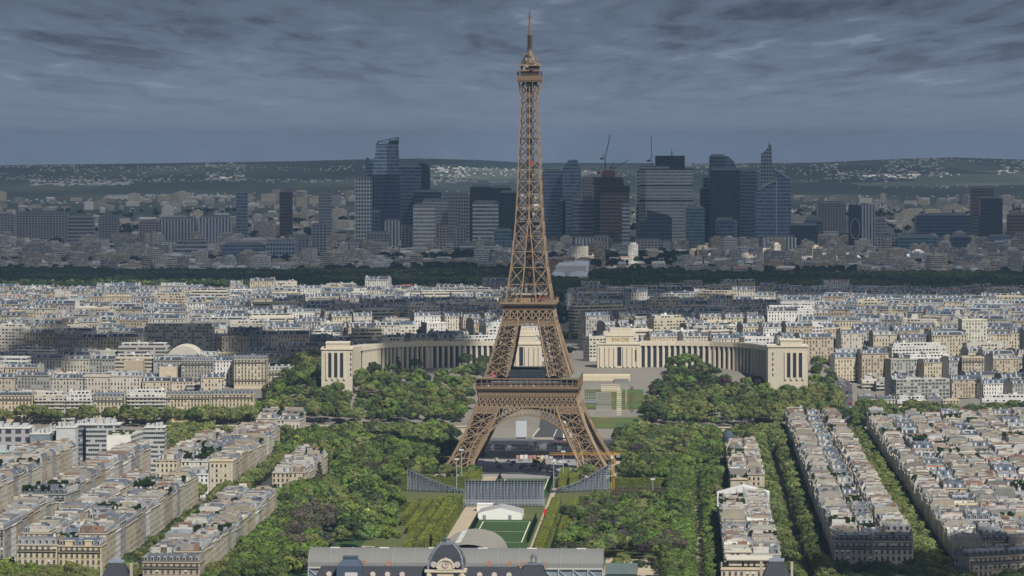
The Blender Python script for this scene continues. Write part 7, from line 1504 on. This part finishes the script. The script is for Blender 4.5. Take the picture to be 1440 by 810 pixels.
for px, py, kn, sz in ((935, 520, 'mid green', 1.1), (948, 512, 'mid green', 1.2), (962, 508, 'fresh green', 1.25), (975, 510, 'mid green', 1.2), (988, 514, 'olive green', 1.0), (925, 528, 'dark green', 1.0), (1000, 524, 'dark green', .9), (1022, 520, 'purple-brown', 1.0), (1034, 524, 'dark green', .9), (1046, 522, 'purple-brown', .95), (1062, 524, 'mid green', 1.0), (1072, 530, 'dark green', .9), (1152, 512, 'mid green', 1.2), (1160, 520, 'dark green', 1.1), (525, 515, 'dark green', 1.25), (540, 518, 'mid green', 1.0), (560, 505, 'bluish grey', .8), (585, 512, 'dark green', 1.0), (595, 520, 'mid green', .9), (620, 522, 'olive green', 1.0), (655, 510, 'dark green', 1.2), (668, 512, 'bluish grey', .9), (680, 508, 'dark green', 1.1), (440, 520, 'dark green', 1.1), (425, 516, 'dark green', 1.2), (470, 528, 'dark green', 1.1), (482, 530, 'mid green', 1.1), (445, 495, 'bluish grey', .8), (605, 526, 'olive green', 1.0), (635, 528, 'dark green', .9), (645, 522, 'mid green', 1.0), (690, 516, 'dark green', 1.1), (575, 524, 'olive green', .9), (1090, 530, 'mid green', .9), (1110, 532, 'dark green', .8), (1126, 532, 'mid green', .9)):
    X, Y = G(px, py + 8, 38); Y = min(Y, 3316); X = XA(px, Y); TREES.append((X, Y, gz(X, Y), kn, sz, 'trees close before the palace'))
row('purple trees by the fountain', 420, 560, 84, 7, {'purple-brown': 1}, (.5, .7))
# single trees that stand out in the photo
for px, py, kn, s in ((437, 772, 'bare grey-brown', 1.35), (418, 786, 'bare grey-brown', 1.2), (404, 745, 'bare grey-brown', 1.2), (455, 755, 'bare grey-brown', 1.3), (425, 752, 'bare grey-brown', 1.4), (412, 765, 'bare grey-brown', 1.3), (448, 742, 'bare grey-brown', 1.4), (430, 740, 'bare grey-brown', 1.2), (468, 745, 'bare grey-brown', 1.3), (400, 778, 'bare grey-brown', 1.1), (428, 790, 'bare grey-brown', 1.2), (440, 765, 'fresh green', 1.0), (465, 725, 'bluish grey', 1.1), (527, 735, 'bluish grey', 1.1), (928, 790, 'bare grey-brown', 1.25), (948, 792, 'bare grey-brown', 1.3), (940, 775, 'bare grey-brown', 1.1), (557, 690, 'dark green', .9), (522, 680, 'dark green', .9), (800, 735, 'dark green', 1.0), (812, 740, 'dark green', .95), (808, 775, 'fresh green', 1.25), (795, 778, 'fresh green', 1.15), (822, 778, 'fresh green', 1.2), (910, 715, 'purple-brown', .9), (918, 712, 'purple-brown', .85), (870, 735, 'purple-brown', .95), (865, 750, 'dark green', 1), (440, 797, 'dark green', 1.1), (875, 800, 'olive green', .8), (868, 806, 'mid green', .7), (900, 806, 'dark green', .7), (925, 806, 'dark green', .7), (950, 806, 'dark green', .7), (520, 770, 'pale green', 1.15), (535, 768, 'yellow-green', 1.1), (550, 770, 'yellow-green', 1.0), (545, 752, 'fresh green', 1.0), (1014, 772, 'purple-brown', .6)):
    X, Y = G(px, py, 2); TREES.append((X, Y, 0.0, kn, s, 'park trees around the lawn'))
TREES = [t for t in TREES if abs(t[0]) < .1353 * t[1] + 14 and PXY(t[0], t[1], t[2] + 13)[1] < 818]
TREES.sort(key=lambda t: t[1])
NT = 290; tc = {}
for i, (X, Y, z, kn, s, zn) in enumerate(TREES[:NT]):
    tc[(kn, zn)] = tc.get((kn, zn), 0) + 1; n = tc[(kn, zn)]; w = 'nearest' if n == 1 else f'{ordinal(n)} nearest'
    shape = 'leafless' if kn.startswith('bare') else ('conical' if kn == 'bluish grey' else 'rounded')
    kk = 'grey-brown' if kn.startswith('bare') else kn
    zz = {'left park wood': 'in the left park wood', 'right park wood': 'in the right park wood', 'trees right of the lawn': 'right of the lawn'}.get(zn, zn if zn.startswith(('trees', 'park')) else 'in the ' + zn)
    if zz.startswith('trees at'): zz = 'among ' + zz
    elif zz.startswith(('trees', 'park trees')): zz = 'of ' + zz
    o = empty('tree', (X, Y, z), g_.uniform(0, 6.28)); o.scale = (s, s, s * g_.uniform(.92, 1.12)); tag(o, f'{shape} {kk} tree, {w} such {zz}', 'tree', zn)
    c, t = PROT[kn][i % 3]; child('crown', c, o); child('trunk', t, o)
def mass(name, items, proto, label):
    Vs, Ts = [], []
    for (X, Y, z, kn, s, *_r) in items:
        V, T = proto(kn); a = g_.uniform(0, 6.28); c, k = cos(a), sin(a); W_ = np.empty_like(V); W_[..., 0] = (V[..., 0] * c - V[..., 1] * k) * s + X; W_[..., 1] = (V[..., 0] * k + V[..., 1] * c) * s + Y; W_[..., 2] = V[..., 2] * s + z; Vs.append(W_); Ts.append(T * np.exp(g_.normal(0, .12)))
    o = link(name, leaf_mesh(name, np.concatenate(Vs), np.concatenate(Ts))); tag(o, label, 'trees', kind='stuff'); return o
mass('farther_trees', TREES[NT:], lambda kn: LOWP[kn][g_.randint(4)], 'leafy mass of farther trees along park, avenues and river')
# the wood beyond the city, and tree patches in the suburbs
W1 = [[crown_np(900 + 10 * i + s, 6.4, 10, 3, 75, 2.0, 14, c, .25) for s in range(6)] for i, c in enumerate(((.045, .07, .03), (.066, .096, .034), (.105, .13, .044), (.14, .175, .055)))]
it = []; Y = 4840.0
while Y < 6470:
    half = .1353 * Y + 60; X = -half
    while X < half:
        xx, yy = X + g_.uniform(-4, 4), Y + g_.uniform(-5, 5); n = float(fbm(xx / 120, yy / 160, 3)); edge = 4885 + (float(fbm(xx / 200, 3.3, 3)) - .47) * 160; px = 720 + xx / yy * FOC
        far_e = 6440 - (220 if px > 960 else 0) + (float(fbm(xx / 150, 9.1, 3)) - .47) * 260
        if edge < yy < far_e and n > .25 and not (yy > 5880 and 768 < px < 834):
            k = 3 if (n > .60 and xx < -150) else (2 if n > .53 else (1 if n > .43 else 0)); it.append((xx, yy, gz(xx, yy), k, g_.uniform(.8, 1.45)))
        X += 11.5
    Y += 13
mass('wood', it, lambda k: W1[k][g_.randint(6)], 'broad dark green wood between the city and the far suburbs')
W2 = [crown_np(990 + s, 8, 11, 2, 40, 3.2, 9, (.028, .042, .02), .25) for s in range(6)]
it = []
for _ in range(5200):
    Y = 6450 + 6500 * g_.rand() ** 1.25; X = g_.uniform(-1, 1) * (.1353 * Y + 80); n = float(fbm(X / 260, Y / 260, 2)) if Y < 7500 else float(fbm(X / 500 + 3, Y / 420, 3))
    if Y < 6800 and 764 < 720 + X / Y * FOC < 838: continue
    if (n < .31 and Y < 7500) or (n > .50 and Y >= 7500) or g_.rand() < .12: it.append((X, Y, gz(X, Y), 0, g_.uniform(.8, 1.6)))
for px0, px1, Yc in ((760, 880, 7560), (480, 520, 7600), (930, 985, 7550), (1050, 1110, 7560), (640, 700, 7520), (1330, 1440, 7560), (890, 930, 7530), (140, 230, 7700), (460, 700, 6700)):
    for _ in range(int((px1 - px0) * .9)): X = XA(g_.uniform(px0, px1), Yc); yy = Yc + g_.uniform(-40, 40); it.append((X, yy, gz(X, yy), 0, g_.uniform(.9, 1.5)))
for _ in range(900):
    Y = g_.uniform(3420, 5300); X = g_.uniform(-1, 1) * (.1353 * Y + 30); (it.append((X, Y, gz(X, Y), 0, g_.uniform(.7, 1.15))) if not (Y < 3400 and abs(X - 45) < 240) else None)
mass('suburb_trees', it, lambda k: W2[g_.randint(6)], 'dark tree patches between the houses of city and suburbs')
# clipped hedges and cones
def leafbox(seed, w, d, h, col, leaf=.27):
    g = np.random.RandomState(seed); A = [(w * d, 0), (w * h, 1), (w * h, 2), (d * h, 3), (d * h, 4)]; Vs = []; Ns = []
    for area, f in A:
        n = int(area * 4.5) + 4; s, t = g.uniform(-.5, .5, n), g.uniform(0, 1, n)
        if f == 0: p = np.stack([s * w, (t - .5) * d, np.full(n, h)], -1); nn = (0, 0, 1)
        elif f in (1, 2): p = np.stack([s * w, np.full(n, (d / 2) * (-1 if f == 1 else 1)), t * h], -1); nn = (0, -1 if f == 1 else 1, 0)
        else: p = np.stack([np.full(n, (w / 2) * (-1 if f == 3 else 1)), s * d, t * h], -1); nn = (-1 if f == 3 else 1, 0, 0)
        Vs.append(p + g.normal(0, .09, p.shape)); Ns.append(np.tile(nn, (n, 1)))
    p = np.concatenate(Vs); nn = np.concatenate(Ns) + g.normal(0, .22, p.shape); nn /= np.linalg.norm(nn, axis=1)[:, None]; a = np.cross(nn, g.normal(size=p.shape)); a /= np.linalg.norm(a, axis=1)[:, None]; b = np.cross(nn, a); s = leaf * g.uniform(.7, 1.3, len(p))[:, None]
    V = np.stack([p - a * s - b * s, p + a * s - b * s, p + a * s + b * s, p - a * s + b * s], 1); T = np.clip(np.array(col) * np.exp(g.normal(0, .2, len(p)))[:, None] * (1 + .25 * (vnoise(p[:, 0] / 3 + seed, p[:, 1] / 3) - .5))[:, None], .004, .5); return V, T
HED = {}
def hedge(u, v, lu, lv, h, col, label, z0=0.0):
    k = (round(lu, 1), round(lv, 1), h, col)
    if k not in HED:
        V, T = leafbox(len(HED), lv, lu, h, col); q = MB(); q.box(-lv / 2 + .3, lv / 2 - .3, -lu / 2 + .3, lu / 2 - .3, 0, h - .3, 'leaf', tuple(x * .8 for x in col)); HED[k] = (leaf_mesh('foliage', V, T), q.mesh('core'))
    X, Y = uv(u, v); o = empty('clipped_hedge', (X, Y, z0), -AX); tag(o, label, 'hedge', 'clipped tree hedges beside the lawn'); child('foliage', HED[k][0], o); child('core', HED[k][1], o)
HC = (.23, .26, .06); HC2 = (.16, .195, .055); n = {}
def hl(side, file_):
    n[(side, file_)] = n.get((side, file_), 0) + 1; return f'box-clipped green hedge, {ordinal(n[(side, file_)])} from the near end of the {file_} file {side} of lawn'
for j, (v, fn, ua, ub) in enumerate(((-34.5, 'first', -500, -258), (-40.5, 'second', -560, -258), (-47, 'third', -560, -258), (-54, 'fourth', -430, -258), (-61.5, 'fifth', -380, -262), (28, 'first', -540, -262), (38.5, 'second', -540, -262))):
    u = ua
    while u < ub - 6:
        l = [13.0, 19.0, 9.0, 25.0][int(g_.randint(4))] if j < 5 else [12.0, 16.0][int(g_.randint(2))]; l = min(l, ub - u); hedge(u + l / 2, v, l, 4.3 if j < 5 else 6.0, [8.0, 7.4, 7.0, 6.4, 6.0, 7.0, 7.0][j], HC if g_.rand() < .7 else HC2, hl('left' if v < 0 else 'right', fn)); u += l + 3.0
for j, (v, fn) in enumerate(((-34.5, 'inner'), (-41.5, 'outer'), (27, 'inner'), (34.5, 'outer'))):
    u = -122
    while u < -48: hedge(u + 7, v, 13.0, 5.5, 8.0, HC, hl('left' if v < 0 else 'right', 'far ' + fn)); u += 16
for lab, u, va, vb, h in (('long clipped hedge across the left park, nearer of two before the left grandstand', -292, -82, -36, 6.0), ('long clipped hedge behind the left grandstand, across the park', -128, -84, -38, 8.0), ('long clipped hedge far left across the park behind the statues', -215, -120, -84, 6.0), ('long clipped hedge right of right grandstand, farther of two', -132, 62, 112, 8.0), ('long clipped hedge right of right grandstand, nearer of two', -290, 60, 108, 5.0), ('clipped hedge wall left of right park trees, near the crane', -240, 42, 84, 5.5)):
    hedge(u, (va + vb) / 2, 6.0, float(vb - va), h, HC2, lab)
for k, u in enumerate((-158, -182, -206, -230, -254, -274)): hedge(u, 86, 5.0, 48.0, 4.2 + .2 * k, (.15, .135, .085), f'brownish bare clipped hedge row right of right grandstand, {ordinal(k + 1)} counted from the far side')
V, T = crown_np(5, 1.5, 5.2, .1, 260, .3, 16, (.018, .03, .014), .2, cone=True); CONE = leaf_mesh('foliage', V, T); tm = trunk_mb(3, 1, .3, .5); q = MB(); q.tube((0, 0, -.1), (0, 0, 3), .16, .08, 'bark', n=6); CT = q.mesh('trunk'); kc = {}
for ua, ub, nm in ((-476, -345, 'nearer pitch'), (-150, -50, 'farther pitch')):
    for s in (-18.2, 18.2):
        u = ua; sd = 'left' if s < 0 else 'right'; i = 0
        while u < ub: X, Y = uv(u, s); i += 1; o = empty('topiary_cone', (X, Y, .1)); tag(o, f'dark clipped yew cone, {ordinal(i)} from near end along {sd} side of the {nm}', 'topiary', 'yew cones along the lawn'); child('foliage', CONE, o); child('trunk', CT, o); u += 9.5
